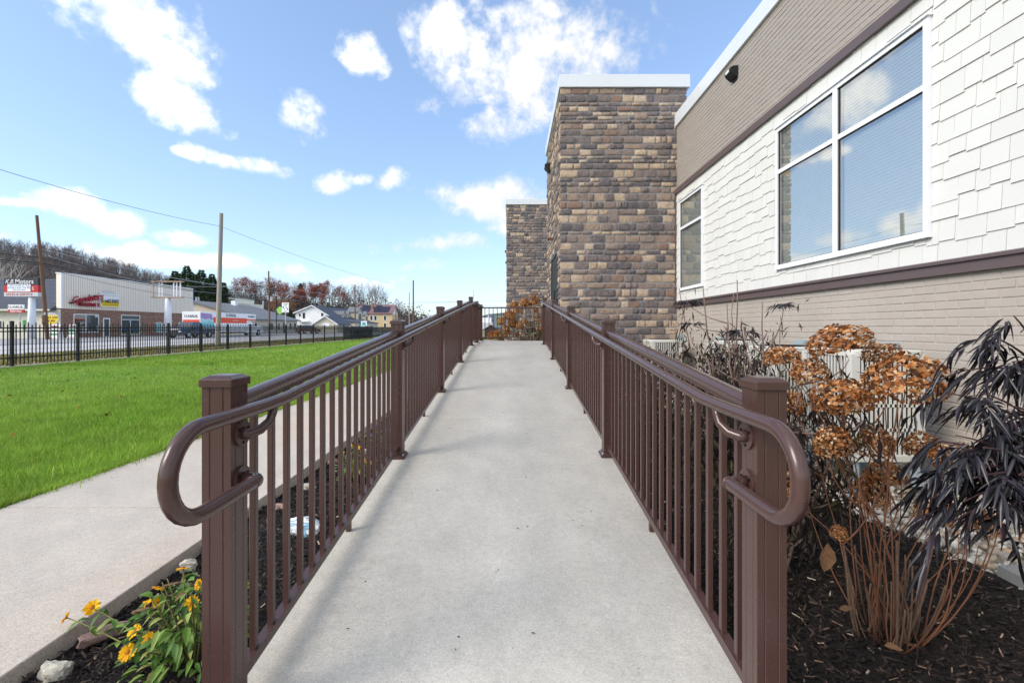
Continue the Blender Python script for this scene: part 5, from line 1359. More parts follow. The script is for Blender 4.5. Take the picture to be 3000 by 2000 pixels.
MB().box(-92.5, XS - 0.56, 55.1, 55.2, EYE + 2.02, EYE + 2.24).build('gutter', M_STUCCO, rf)
sp(win(wing, '-y', at(-6, 0, 55.9).x, at(7, 0, 55.9).x, 1.3, 2.1, 55.88, 0.08), WI); sp(MB().box(at(66, 0, 55.8).x, at(72, 0, 55.8).x, 55.8, 55.88, 1.0, 2.2).build('notice', M_GREENP, wing), WI)

# wall signs on the shop
gs = tag(empty('shop_sign', (XS + 0.2, yshop(240), 4)), 'red script candy sign on the beige shop front', 'sign')
GI = Matrix.Translation((-(XS + 0.2), -yshop(240), -4))
m = MB(); m.prism([(yshop(198), zshop(198, 886)), (yshop(202), zshop(202, 890)), (yshop(278), zshop(278, 870)), (yshop(276), zshop(276, 864))], 'x', XS + 0.13, XS + 0.42); sp(m.build('backing', M_BROWNB, gs), GI)
m = MB(); m.box(XS + 0.13, XS + 0.42, yshop(226), yshop(270), zshop(248, 897), zshop(248, 888)); sp(m.build('backing', M_BROWNB, gs), GI)
sp(text('script_letters', 'Gardners', 1.28, M_DKRED, (XS + 0.45, yshop(246), zshop(246, 874.5)), '+x', gs, 0.05, 0.4, bold=0.012, tilt=R(11), sx=0.92), GI)
sp(text('block_letters', 'CANDIES', 0.66, M_DKRED, (XS + 0.45, yshop(250), zshop(250, 892.5)), '+x', gs, 0.05, 0.0, sx=1.15, bold=0.008), GI)
bs = tag(empty('shop_sign', (XS + 0.2, yshop(314), 4)), 'white and yellow lightbox sign beside the red script sign', 'sign')
BI = Matrix.Translation((-(XS + 0.2), -yshop(314), -4)); ya, yb = yshop(286), yshop(341); zb, zm, zt = EYE + 0.93 + 0.06, EYE + 1.86 + 0.2, EYE + 3.86
zt, zb = zshop(286, 857), zshop(286, 898); zm = zb + (zt - zb) * 0.42
sp(MB().box(XS + 0.13, XS + 0.42, ya, yb, zb, zt).build('case', M_SWHITE, bs), BI); sp(MB().box(XS + 0.421, XS + 0.43, ya + 0.08, yb - 0.08, zb + 0.08, zm).build('lower_panel', M_YEL, bs), BI)
sp(text('lettering', 'BUMBLE', 0.62, M_INK, (XS + 0.44, ya + (yb - ya) * 0.33, zb + 0.72), '+x', bs, 0.004, sx=0.85, bold=0.012), BI); sp(text('lettering', 'AND\nTHE', 0.24, M_BLUE, (XS + 0.44, ya + (yb - ya) * 0.64, zb + 0.72), '+x', bs, 0.004), BI); sp(text('lettering', 'BEE', 0.62, M_INK, (XS + 0.44, ya + (yb - ya) * 0.83, zb + 0.72), '+x', bs, 0.004, sx=0.85, bold=0.012), BI)
sp(text('lettering', 'HOME DECOR & MORE', 0.24, M_INK, (XS + 0.44, (ya + yb) / 2, zb + 0.3), '+x', bs, 0.004), BI); sp(text('lettering', '814-205-4059', 0.3, M_BLUE, (XS + 0.44, ya + (yb - ya) * 0.66, zm + 0.22), '+x', bs, 0.004), BI)
for k in range(3): sp(MB().box(XS + 0.421, XS + 0.428, ya + 0.15, yb - 0.3 - 0.2 * k, zm + 0.75 + 0.28 * k, zm + 0.84 + 0.28 * k).build('printed_line', M_SILVER, bs), BI)
# pylon sign of the motor dealer
kb = tag(empty('pylon_sign', (-53.1, 50.4, 0)), 'tall pylon sign with black, red and silver bands left of the leaning pole', 'sign')
kx0, kx1, kz0, kz1 = at(11.5, 0, 50).x + 53.1, at(102, 0, 50).x + 53.1, at(0, 868, 50).z, at(0, 814, 50).z; y0 = -0.4; hh = kz1 - kz0
for nm, m_, f0, f1 in (('silver_band', M_SILVER, 0, 0.22), ('red_band', M_RED, 0.22, 0.6), ('black_band', M_NAVY, 0.6, 1.0)): MB().box(kx0, kx1 + 0.35, y0, y0 + 0.76, kz0 + hh * f0, kz0 + hh * f1).build(nm, m_, kb)
text('lettering', 'K.B.', 0.62, M_SWHITE, (kx0 + 0.62, y0 - 0.01, kz0 + hh * 0.80), '-y', kb, 0.004, 0.35); text('lettering', 'Motors', 0.68, M_SWHITE, (kx0 + 2.25, y0 - 0.01, kz0 + hh * 0.80), '-y', kb, 0.004, bold=0.006)
text('lettering', 'S', 0.5, M_SWHITE, (kx1 - 0.2, y0 - 0.01, kz0 + hh * 0.42), '-y', kb, 0.004); text('lettering', 'SALES & SERVICE', 0.36, M_DKRED, ((kx0 + kx1) / 2, y0 - 0.01, kz0 + hh * 0.11), '-y', kb, 0.004, sx=1.05, space=1.05)
bn_ = tag(MB().box(kx0 + 0.42 - 53.1, kx1 - 0.45 - 53.1, y0 + 50.4 - 0.03, y0 + 50.4 - 0.006, kz0 + hh * 0.26, kz0 + hh * 0.66).build('banner', M_SWHITE), 'white paper banner tied over the dealer pylon sign', 'banner')
for k, s_ in enumerate(('NEW HOME OF THE', 'BUMBLE AND THE BEE', '814-205-4059')): text('lettering', s_, 0.25, M_BLUE, ((kx0 + kx1) / 2 - 53.1, y0 + 50.4 - 0.035, kz0 + hh * (0.585 - 0.12 * k)), '-y', bn_, 0.002)
m = MB(); m.tube([(0, 0, 0), (0, 0, kz0 + 0.05)], [0.40, 0.27], 14); m.build('column', M_PYLON, kb, smooth=True)
# small rental sign
us = tag(empty('rental_sign', (at(48, 0, 51).x, 51, 0)), 'small white and red rentals sign below the dealer sign', 'sign')
uz0, uz1 = at(0, 916, 51).z, at(0, 892, 51).z; MB().box(-0.88, 0.88, -0.06, 0.06, uz0 + 0.36, uz1).build('upper_panel', M_SWHITE, us); MB().box(-0.88, 0.88, -0.06, 0.06, uz0, uz0 + 0.36).build('lower_panel', M_RED, us)
text('lettering', 'U-HAUL', 0.44, M_NAVY, (0, -0.065, uz0 + 0.63), '-y', us, 0.003, sx=1.05, bold=0.006); text('lettering', 'RENTALS', 0.30, M_SWHITE, (0, -0.065, uz0 + 0.17), '-y', us, 0.003, sx=1.05, bold=0.005); MB().cyl((0.3, 0.1, uz1 / 2), (0, 0, 1), 0.05, uz1, 8).build('post', M_GALV, us)
# oval sign
ov = tag(empty('oval_sign', (at(147, 0, 54).x, 54, 0)), 'yellow oval shop sign half hidden by the leaning pole', 'sign')
oz = at(0, 933, 54).z; m = MB(); m.prism([(1.12 * math.cos(a), oz + 0.72 * math.sin(a)) for a in [i * 2 * math.pi / 28 for i in range(28)]], 'y', 0.05, -0.05); m.build('board', M_SILVER, ov); m = MB(); m.prism([(1.04 * math.cos(a), oz - 0.02 + 0.64 * min(math.sin(a), 0.62 + 0.12 * math.sin(9 * a))) for a in [i * 2 * math.pi / 40 for i in range(40)]], 'y', -0.052, -0.06); m.build('face', M_YEL, ov)
text('lettering', 'BUMBLE AND', 0.33, M_INK, (0, -0.065, oz + 0.12), '-y', ov, 0.003, bold=0.006); text('lettering', 'THE BEE', 0.36, M_INK, (0, -0.065, oz - 0.28), '-y', ov, 0.003, bold=0.006); MB().cyl((0, 0.08, oz / 2), (0, 0, 1), 0.05, oz, 8).build('post', M_GALV, ov)
def aboard(label, px0, px1, d):
    o = tag(empty('sandwich_board', (at((px0 + px1) / 2, 0, d).x, d, 0)), label, 'sign', 'white sandwich boards at the kerb'); w = (px1 - px0) / FPX * d / 2; h = at(0, 949, d).z - 0.04
    for s_ in (-1, 1): MB().add([(-w, s_ * 0.35, 0.0), (w, s_ * 0.35, 0.0), (w, s_ * 0.03, h), (-w, s_ * 0.03, h), (-w, s_ * 0.33, 0.0), (w, s_ * 0.33, 0.0), (w, s_ * 0.01, h), (-w, s_ * 0.01, h)], [(0, 1, 2, 3), (7, 6, 5, 4), (0, 4, 5, 1), (3, 2, 6, 7), (0, 3, 7, 4), (1, 5, 6, 2)]).build('board', M_SWHITE, o)
    for f, m_, hh_ in ((0.06, M_RED, 0.05), (0.3, M_GREENP, 0.16), (0.55, M_GREENP, 0.16), (0.82, M_DKRED, 0.14)):
        yy = -0.36 + 0.32 * f; MB().box(-w * 0.75, w * 0.75, yy - 0.02, yy - 0.005, h * f, h * f + hh_).build('printed_band', m_, o)
    return o
aboard('white sandwich board right beside the foot of the leaning pole', 150, 178, 49.5); aboard('white sandwich board in front of the shop display window', 204, 226, 55.0)
# empty rusty sign frame on a pylon
rs = tag(empty('sign_frame', (at(478, 0, 66).x, 66, 0)), 'empty rusty sign frame on a pale pylon in front of the shop', 'sign frame')
fx0, fx1, fz0, fz1 = at(448, 0, 66).x - rs.location.x, at(536, 0, 66).x - rs.location.x, at(0, 871, 66).z, at(0, 825, 66).z
for za in (fz0, fz1): MB().box(fx0, fx1, -0.35, 0.35, za - 0.07, za + 0.07).build('rail', M_RUST, rs)
for f in (0.0, 0.2, 0.3, 0.68, 0.78, 0.9): MB().box(fx0 + (fx1 - fx0) * f, fx0 + (fx1 - fx0) * f + 0.12, -0.06, 0.06, fz0 + 0.07, fz1 - 0.07).build('upright', M_SWHITE if f else M_RUST, rs)
m = MB(); xq = at(492, 0, 66).x - rs.location.x; m.tube([(xq, 0, 0), (xq, 0, fz0 - 0.05)], [0.58, 0.33], 16); m.build('column', M_PYLON, rs, smooth=True)

# ------------------------------------------------------------------ houses along the road
b2 = tag(empty('long_building', (-64.7, 100, 0)), 'long low beige building with broad grey roof behind the rental truck', 'building'); I2 = Matrix.Translation((64.7, -100, 0))
xe, xr_, xw, ya, yb, ze, zr = -52.0, -64.7, -77.4, 92, 112, EYE + 1.8, EYE + 5.3
m = MB(); m.prism([(xw + 0.6, -0.1), (xe - 0.7, -0.1), (xe - 0.7, ze), (xr_, zr - 0.15), (xw + 0.6, ze)], 'y', yb, ya); sp(m.build('wall', simple('beige_lap_siding', srgb(206, 194, 178), 0.7, var=0.05), b2), I2)
m = MB(); m.prism([(xw, ze - 0.05), (xw, ze - 0.3), (xr_, zr - 0.1), (xe, ze - 0.3), (xe, ze - 0.05), (xr_, zr + 0.2)], 'y', yb + 0.6, ya - 0.6); rf = sp(m.build('roof', M_GROOF, b2), I2)
for k, (px, py, d) in enumerate(((575, 880, 95), (582, 880, 95.5), (743, 888, 108), (771, 890, 110))): p = at(px, py, d); MB().cyl((p.x, p.y, p.z), (0, 0, 1), 0.16, 1.4, 8).build('vent_pipe', M_GALV, rf)
p = at(687, 886, 104); MB().box(p.x - 0.5, p.x + 0.5, p.y - 0.5, p.y + 0.5, p.z - 1.4, p.z + 0.4).build('chimney', M_SWHITE, rf)
for y in (99.5, 102.5, 108, 110.2): sp(win(b2, '+x', y, y + 1.1, 0.9, 2.3, xe - 0.7, 0.12), I2)
d_ = sp(win(b2, '+x', 105.2, 106.3, 0.1, 2.3, xe - 0.7, 0.1, glass=M_DGLASS, frame=M_NAVY, name='door'), I2); MB().box(xe - 0.68, xe - 0.6, 106.1, 106.2, 1.05, 1.2).build('handle', M_SILVER, d_)
b3 = tag(empty('flat_roof_building', (-88, 134, 0)), 'white flat-roofed block rising behind the long grey roof', 'building'); I3 = Matrix.Translation((88, -134, 0))
sp(MB().box(-98, -80.6, 130, 142, -0.1, EYE + 8.6).build('wall', simple('cream_panel', srgb(232, 228, 214), 0.8, var=0.04), b3), I3); sp(MB().box(-98.2, -80.4, 129.8, 142.2, EYE + 8.6, EYE + 8.85).build('roof_edge', M_GROOF, b3), I3); sp(MB().box(-80.6, -76.2, 131, 140, -0.1, EYE + 6.9).build('annex', M_STUCCO, b3), I3)
# white house with dormers
b4 = tag(empty('white_house', (-56.8, 145, 0)), 'white gabled house with grey roof and a row of dormers', 'house'); I4 = Matrix.Translation((56.8, -145, 0))
ya, yb = 130, 160; xl, xa, xrr = -61.8, -56.8, -49.6; zl, za, zr = EYE + 4.3, EYE + 6.3, EYE + 2.0
m = MB(); m.prism([(xl + 0.2, -0.1), (xrr - 0.3, -0.1), (xrr - 0.3, zr), (xa, za - 0.25), (xl + 0.2, zl - 0.1)], 'y', yb, ya); sp(m.build('wall', M_WHITE, b4), I4)
m = MB(); m.prism([(xl - 0.3, zl - 0.25), (xa, za - 0.22), (xrr + 0.3, zr - 0.3), (xrr + 0.3, zr - 0.05), (xa, za + 0.05), (xl - 0.3, zl)], 'y', yb + 0.4, ya - 0.5); rf4 = sp(m.build('roof', M_DROOF, b4), I4)
for s_, (p0, p1) in enumerate((((xl - 0.35, zl - 0.2), (xa, za + 0.0)), ((xa, za + 0.0), (xrr + 0.35, zr - 0.25)))):
    MB().add([(p0[0], ya - 0.55, p0[1] - 0.2), (p1[0], ya - 0.55, p1[1] - 0.2), (p1[0], ya - 0.55, p1[1] + 0.1), (p0[0], ya - 0.55, p0[1] + 0.1), (p0[0], ya - 0.5, p0[1] - 0.2), (p1[0], ya - 0.5, p1[1] - 0.2), (p1[0], ya - 0.5, p1[1] + 0.1), (p0[0], ya - 0.5, p0[1] + 0.1)], [(0, 1, 2, 3), (7, 6, 5, 4), (3, 2, 6, 7), (0, 4, 5, 1), (0, 3, 7, 4), (1, 5, 6, 2)]).build('fascia', M_SWHITE, rf4)
for (px0, px1, py0, py1) in ((876, 881, 919, 927), (887, 894, 916, 933), (941, 947, 917, 926)):
    a, b = at(px0, py1, ya), at(px1, py0, ya); sp(win(b4, '-y', a.x, b.x, a.z, b.z, ya, 0.1), I4)
bal = MB().box(at(878, 0, ya).x, at(906, 0, ya).x, ya - 1.2, ya, at(0, 943, ya).z, at(0, 940, ya).z); sp(bal.build('porch_roof', M_SWHITE, b4), I4)
def dormer(yc, w, zt, zb, xf, big=False):
    m = MB(); h = zt - zb; m.prism([(yc - w / 2, zb), (yc + w / 2, zb), (yc + w / 2, zb + h * 0.66), (yc, zt), (yc - w / 2, zb + h * 0.66)], 'x', xf - 3.4, xf); dd = sp(m.build('dormer', M_TANS if not big else M_TANS, b4), I4)
    r_ = MB(); r_.prism([(yc - w / 2 - 0.2, zb + h * 0.6), (yc, zt + 0.02), (yc + w / 2 + 0.2, zb + h * 0.6), (yc + w / 2 + 0.2, zb + h * 0.68), (yc, zt + 0.16), (yc - w / 2 - 0.2, zb + h * 0.68)], 'x', xf - 3.6, xf + 0.15); r_.build('dormer_roof', M_SWHITE if big is None else M_GROOF, dd)
    win(dd, '+x', yc - w * 0.27, yc + w * 0.27, zb + h * 0.14, zb + h * 0.58, xf, 0.14)
for (yc, w, top, big) in ((139.5, 2.2, EYE + 4.9, False), (143.5, 2.2, EYE + 4.9, False), (150, 4.6, EYE + 6.6, True), (157, 3.4, EYE + 5.4, True)): dormer(yc, w, top, EYE + 1.9, -51.2 if not big else -49.9, big)
b5 = tag(empty('garage', (-47, 116, 0)), 'small tan gabled garage in front of the white house', 'garage'); I5 = Matrix.Translation((47, -116, 0))
m = MB(); m.prism([(-49.9, -0.1), (-44.1, -0.1), (-44.1, EYE + 0.85), (-47, EYE + 2.75), (-49.9, EYE + 0.85)], 'y', 124, 115); sp(m.build('wall', M_TANS, b5), I5)
m = MB(); m.prism([(-50.3, EYE + 0.62), (-47, EYE + 2.8), (-43.7, EYE + 0.62), (-43.7, EYE + 0.85), (-47, EYE + 3.02), (-50.3, EYE + 0.85)], 'y', 124.3, 114.7); r5 = sp(m.build('roof', M_DROOF, b5), I5)
for sx in (-1, 1): MB().add([(-47, 114.62, EYE + 2.72), (-47 + sx * 3.35, 114.62, EYE + 0.56), (-47 + sx * 3.35, 114.62, EYE + 0.84), (-47, 114.62, EYE + 3.0)], [(0, 1, 2, 3)] if sx < 0 else [(3, 2, 1, 0)]).build('fascia', M_SWHITE, r5)
sp(MB().box(-49.9, -44.1, 114.95, 115.0, EYE + 0.72, EYE + 0.84).build('trim_board', M_SWHITE, b5), I5); sp(MB().box(-47.5, -45.9, 114.9, 114.97, EYE + 0.2, EYE + 1.1).build('sign_board', M_SWHITE, b5), I5)
for k, px in enumerate((1006, 1018, 1030)):
    pass
b7 = tag(empty('storefront', (-46.5, 136, 0)), 'low storefront with teal sign right of the tan garage', 'building'); I7 = Matrix.Translation((46.5, -136, 0))
sp(MB().box(-49.2, -44, 128, 150, -0.1, EYE + 1.35).build('wall', M_TANS, b7), I7); m = MB(); m.prism([(-49.6, EYE + 1.35), (-43.6, EYE + 1.35), (-43.6, EYE + 1.5), (-49.4, EYE + 2.5)], 'y', 150.3, 127.7); sp(m.build('roof', M_DROOF, b7), I7); sp(MB().box(-44, -43.9, 132, 138, EYE + 0.7, EYE + 1.3).build('sign_board', M_TEAL, b7), I7)
for y in (130, 134, 138, 142): sp(win(b7, '+x', y, y + 2, 0.3, 1.7, -44, 0.15), I7)
# buff brick house with solar panels
b6 = tag(empty('brick_house', (-50.9, 175, 0)), 'buff brick house with solar panels on its maroon roof', 'house'); I6 = Matrix.Translation((50.9, -175, 0))
ya = 170; xa, xb, ze, zr = -57.6, -44.6, EYE + 5.1, EYE + 8.7
sp(MB().box(xa, xb, ya, ya + 9, -0.1, ze).build('wall', M_TANB, b6), I6)
m = MB(); m.prism([(ya - 0.5, ze - 0.1), (ya + 4.5, zr - 0.25), (ya + 9.5, ze - 0.1), (ya + 9.5, ze + 0.15), (ya + 4.5, zr), (ya - 0.5, ze + 0.15)], 'x', xa - 0.5, xb + 0.5); rf6 = sp(m.build('roof', M_MAROON, b6), I6)
m = MB(); m.prism([(ya, ze), (ya + 9, ze), (ya + 4.5, zr - 0.3)], 'x', xb - 0.02, xb + 0.02); sp(m.build('gable', M_WHITE, b6), I6)
sl = (zr - ze - 0.15) / 5.0
for (u0, u1, f0, f1) in ((-56.7, -53.2, 0.12, 0.9), (-51.6, -45.9, 0.1, 0.74), (-51.4, -49.3, 0.75, 0.92)):
    n = max(2, round((u1 - u0) / 1.05))
    for k in range(n):
        c0, c1 = u0 + (u1 - u0) * k / n, u0 + (u1 - u0) * (k + 1) / n - 0.04; y0_, y1_ = ya - 0.5 + 5 * f0, ya - 0.5 + 5 * f1
        MB().add([(c0, y0_, ze + 0.3 + sl * 5 * f0), (c1, y0_, ze + 0.3 + sl * 5 * f0), (c1, y1_, ze + 0.3 + sl * 5 * f1), (c0, y1_, ze + 0.3 + sl * 5 * f1)], [(0, 1, 2, 3)]).build('solar_panel', M_SOLAR, rf6)
MB().box(-53, -52, ya + 1.6, ya + 2.6, ze + 0.8, zr + 0.5).build('chimney', simple('chimney_brick', srgb(150, 120, 100), 0.9), rf6)
for px in (1057, 1088, 1100, 1128):
    x = at(px, 0, ya).x
    for (p0, p1) in ((925, 938), (947, 958)):
        if px == 1057 and p0 == 947: continue
        sp(win(b6, '-y', x - 0.42, x + 0.42, at(0, p1, ya).z, at(0, p0, ya).z, ya, 0.16), I6)
# far sheds and a green house beyond the platform
gh = tag(empty('green_house', (at(1465, 0, 250).x, 250, 0)), 'small grey-green house far beyond the platform railing', 'house')
gz0 = at(0, 920, 250).z; MB().box(-2.7, 2.7, 0, 6, -0.2, gz0).build('wall', simple('sage_siding', srgb(130, 142, 130), 0.8), gh); MB().box(-3.1, 3.1, -0.4, 6.4, gz0, gz0 + 0.35).build('roof', M_GROOF, gh)
for x in (-1.4, -0.2, 1.5): win(gh, '-y', x - 0.4, x + 0.4, gz0 - 3.4, gz0 - 2.0, 0, 0.08, frame=M_NAVY)
sh = tag(empty('garden_shed', (at(1438, 0, 62).x, 62, 0)), 'dark brown gabled shed seen through the end railing', 'shed')
m = MB(); m.prism([(-0.85, -0.3), (0.85, -0.3), (0.85, 1.05), (0, 1.55), (-0.85, 1.05)], 'y', 2.4, 0); m.build('wall', simple('dark_brown_wood', srgb(70, 54, 52), 0.9), sh); m = MB(); m.prism([(-1.05, 0.95), (0, 1.58), (1.05, 0.95), (1.05, 1.03), (0, 1.68), (-1.05, 1.03)], 'y', 2.5, -0.1); m.build('roof', M_DROOF, sh)
wf = tag(empty('industrial_building', (at(1425, 0, 420).x, 420, 0)), 'pale industrial sheds in the far distance left of the green house', 'building')
MB().box(-12, 4, 0, 20, -0.2, at(0, 930, 420).z).build('wall', M_WHITE, wf); MB().box(-4, 6, -6, 0, -0.2, at(0, 945, 414).z).build('annex', M_SILVER, wf); MB().cyl((2, 5, 6), (0, 0, 1), 0.8, 14, 10).build('stack', M_SILVER, wf)
# ------------------------------------------------------------------ vehicles
M_TYRE = simple('tyre_rubber', srgb(28, 28, 30), 0.85); M_RIM = simple('wheel_rim', srgb(170, 172, 176), 0.4, metal=0.5); M_CARGL = simple('car_glass', srgb(36, 52, 66), 0.1, var=0.2, spec=0.8); M_TAIL = flat('tail_lamp', srgb(150, 24, 28)); M_HEADL = flat('head_lamp', srgb(226, 230, 234)); M_BUMP = flat('dark_bumper', srgb(40, 42, 46))
def wheel(parent, x, y, r, w):
    t_ = MB().cyl((x, y, r), (0, 1, 0), r, w, 20).build('wheel', M_TYRE, parent, angle=40); MB().cyl((x, y, r), (0, 1, 0), r * 0.58, w + 0.02, 14).build('rim', M_RIM, t_, angle=40); return t_
def car(name, label, loc, rz, paint, L=4.6, Wd=1.85, H=1.7, kind='suv', group=None):
    c = tag(empty(name, loc, rz), label, 'truck' if kind == 'pickup' else 'car', group); h = Wd / 2; r = 0.37 if kind != 'pickup' else 0.42; x0, x1 = -L / 2, L / 2
    if kind == 'pickup': prof = [(x0, 0.5), (x0, 1.12), (x0 + 0.02, 1.15), (-0.5, 1.15), (-0.5, 1.2), (1.25, 1.2), (1.3, 1.18), (x1 - 0.08, 1.1), (x1, 0.95), (x1, 0.5)]; cab = [(-0.6, 1.15), (1.45, 1.17), (0.72, H), (-0.42, H)]
    else: prof = [(x0 + 0.05, 0.42), (x0, 0.7), (x0 + 0.06, 1.0), (1.0, 1.03), (x1 - 0.15, 0.9), (x1, 0.72), (x1 - 0.02, 0.42)]; cab = [(x0 + 0.1, 1.0), (1.25, 1.02), (0.5, H), (x0 + 0.45, H)]
    b = MB(); n = len(prof); rings = []
    for yy, k in ((-h, 0.06), (-h + 0.07, 0), (h - 0.07, 0), (h, 0.06)): rings.append([(x * (1 - k * 0.25), yy, z + (-k if z > 0.9 else (k if z < 0.5 else 0))) for x, z in prof])
    b.loft(rings[::-1]); b.build('body', paint, c, angle=35)
    b = MB(); rings = [[(x, s_ * (h - 0.08 - (0.14 if z > 1.4 else 0.0)), z) for x, z in cab] for s_ in (-1, 1)]; b.loft(rings[::-1]); cb = b.build('cabin', paint, c, angle=35)
    def lerp(p, q, t): return (p[0] + (q[0] - p[0]) * t, p[1] + (q[1] - p[1]) * t)
    for s_ in (-1, 1):
        a, bb, cc, dd = cab; cuts = (0.05, 0.5, 0.54, 0.95)
        for u0, u1 in ((cuts[0], cuts[1]), (cuts[2], cuts[3])):
            q = [lerp(lerp(a, bb, u0), lerp(dd, cc, u0), 0.16), lerp(lerp(a, bb, u1), lerp(dd, cc, u1), 0.16), lerp(lerp(a, bb, u1), lerp(dd, cc, u1), 0.84), lerp(lerp(a, bb, u0), lerp(dd, cc, u0), 0.84)]
            P = [(x, s_ * (h - 0.08 + 0.012 - 0.14 * (z - cab[0][1]) / (H - cab[0][1])), z) for x, z in q]; MB().add(P, [(0, 1, 2, 3) if s_ < 0 else (3, 2, 1, 0)]).build('side_window', M_CARGL, cb)
    for (p, q, sg) in ((cab[1], cab[2], 1), (cab[0], cab[3], -1)):
        f0, f1 = lerp(p, q, 0.1), lerp(p, q, 0.9); P = [(f0[0] + 0.012 * sg, -h + 0.16, f0[1]), (f0[0] + 0.012 * sg, h - 0.16, f0[1]), (f1[0] + 0.012 * sg, h - 0.26, f1[1]), (f1[0] + 0.012 * sg, -h + 0.26, f1[1])]; MB().add(P, [(0, 1, 2, 3) if sg > 0 else (3, 2, 1, 0)]).build('windscreen', M_CARGL, cb)
    for sx in (-1, 1):
        for sy in (-1, 1): wheel(c, sx * L * 0.31, sy * (h - 0.1), r, 0.24)
    for sy in (-1, 1): MB().box(x1 - 0.06, x1 + 0.015, sy * h * 0.72 - 0.16, sy * h * 0.72 + 0.16, 0.72, 0.88).build('headlight', M_HEADL, c); MB().box(x0 - 0.015, x0 + 0.05, sy * h * 0.8 - 0.1, sy * h * 0.8 + 0.1, 0.72, 1.0).build('tail_light', M_TAIL, c); MB().box(0.95, 1.1, sy * (h + 0.1) - 0.08, sy * (h + 0.1) + 0.08, 1.08, 1.22).build('mirror', paint, c)
    MB().box(x1 - 0.05, x1 + 0.06, -h + 0.08, h - 0.08, 0.38, 0.6).build('bumper', M_BUMP, c); MB().box(x0 - 0.06, x0 + 0.05, -h + 0.08, h - 0.08, 0.38, 0.6).build('bumper', M_BUMP, c); MB().box(x1 - 0.02, x1 + 0.02, -0.5, 0.5, 0.66, 0.86).build('grille', M_BUMP, c)
    return c
P_BLUE = simple('dark_blue_paint', srgb(32, 52, 88), 0.25, var=0.04, spec=0.6); P_RED = simple('dark_red_paint', srgb(96, 30, 38), 0.25, var=0.04, spec=0.6); P_SILV = simple('silver_paint', srgb(168, 172, 178), 0.3, var=0.03, spec=0.6); P_LB = simple('blue_paint', srgb(80, 130, 200), 0.3, var=0.03); P_TW = simple('truck_white', srgb(234, 236, 238), 0.4, var=0.02)
car('pickup_truck', 'dark blue pickup parked in front of the rental truck', (-39.5, 56.2, 0.03), R(-90), P_BLUE, 6.0, 2.0, 1.95, 'pickup')
car('parked_car', 'dark red car beside the long beige building', (-41.5, 93, 0.03), R(60), P_RED, 4.6, 1.85, 1.68, group='cars across the road')
car('parked_car', 'silver car behind the dark fence screen', (-38, 112, 0.0), R(90), P_SILV, 4.6, 1.85, 1.6, group='cars across the road')
car('parked_car', 'light blue car seen through the platform end railing', (at(1461, 0, 128).x, 128, -0.2), R(90), P_LB, 4.4, 1.8, 1.55, group='cars across the road')
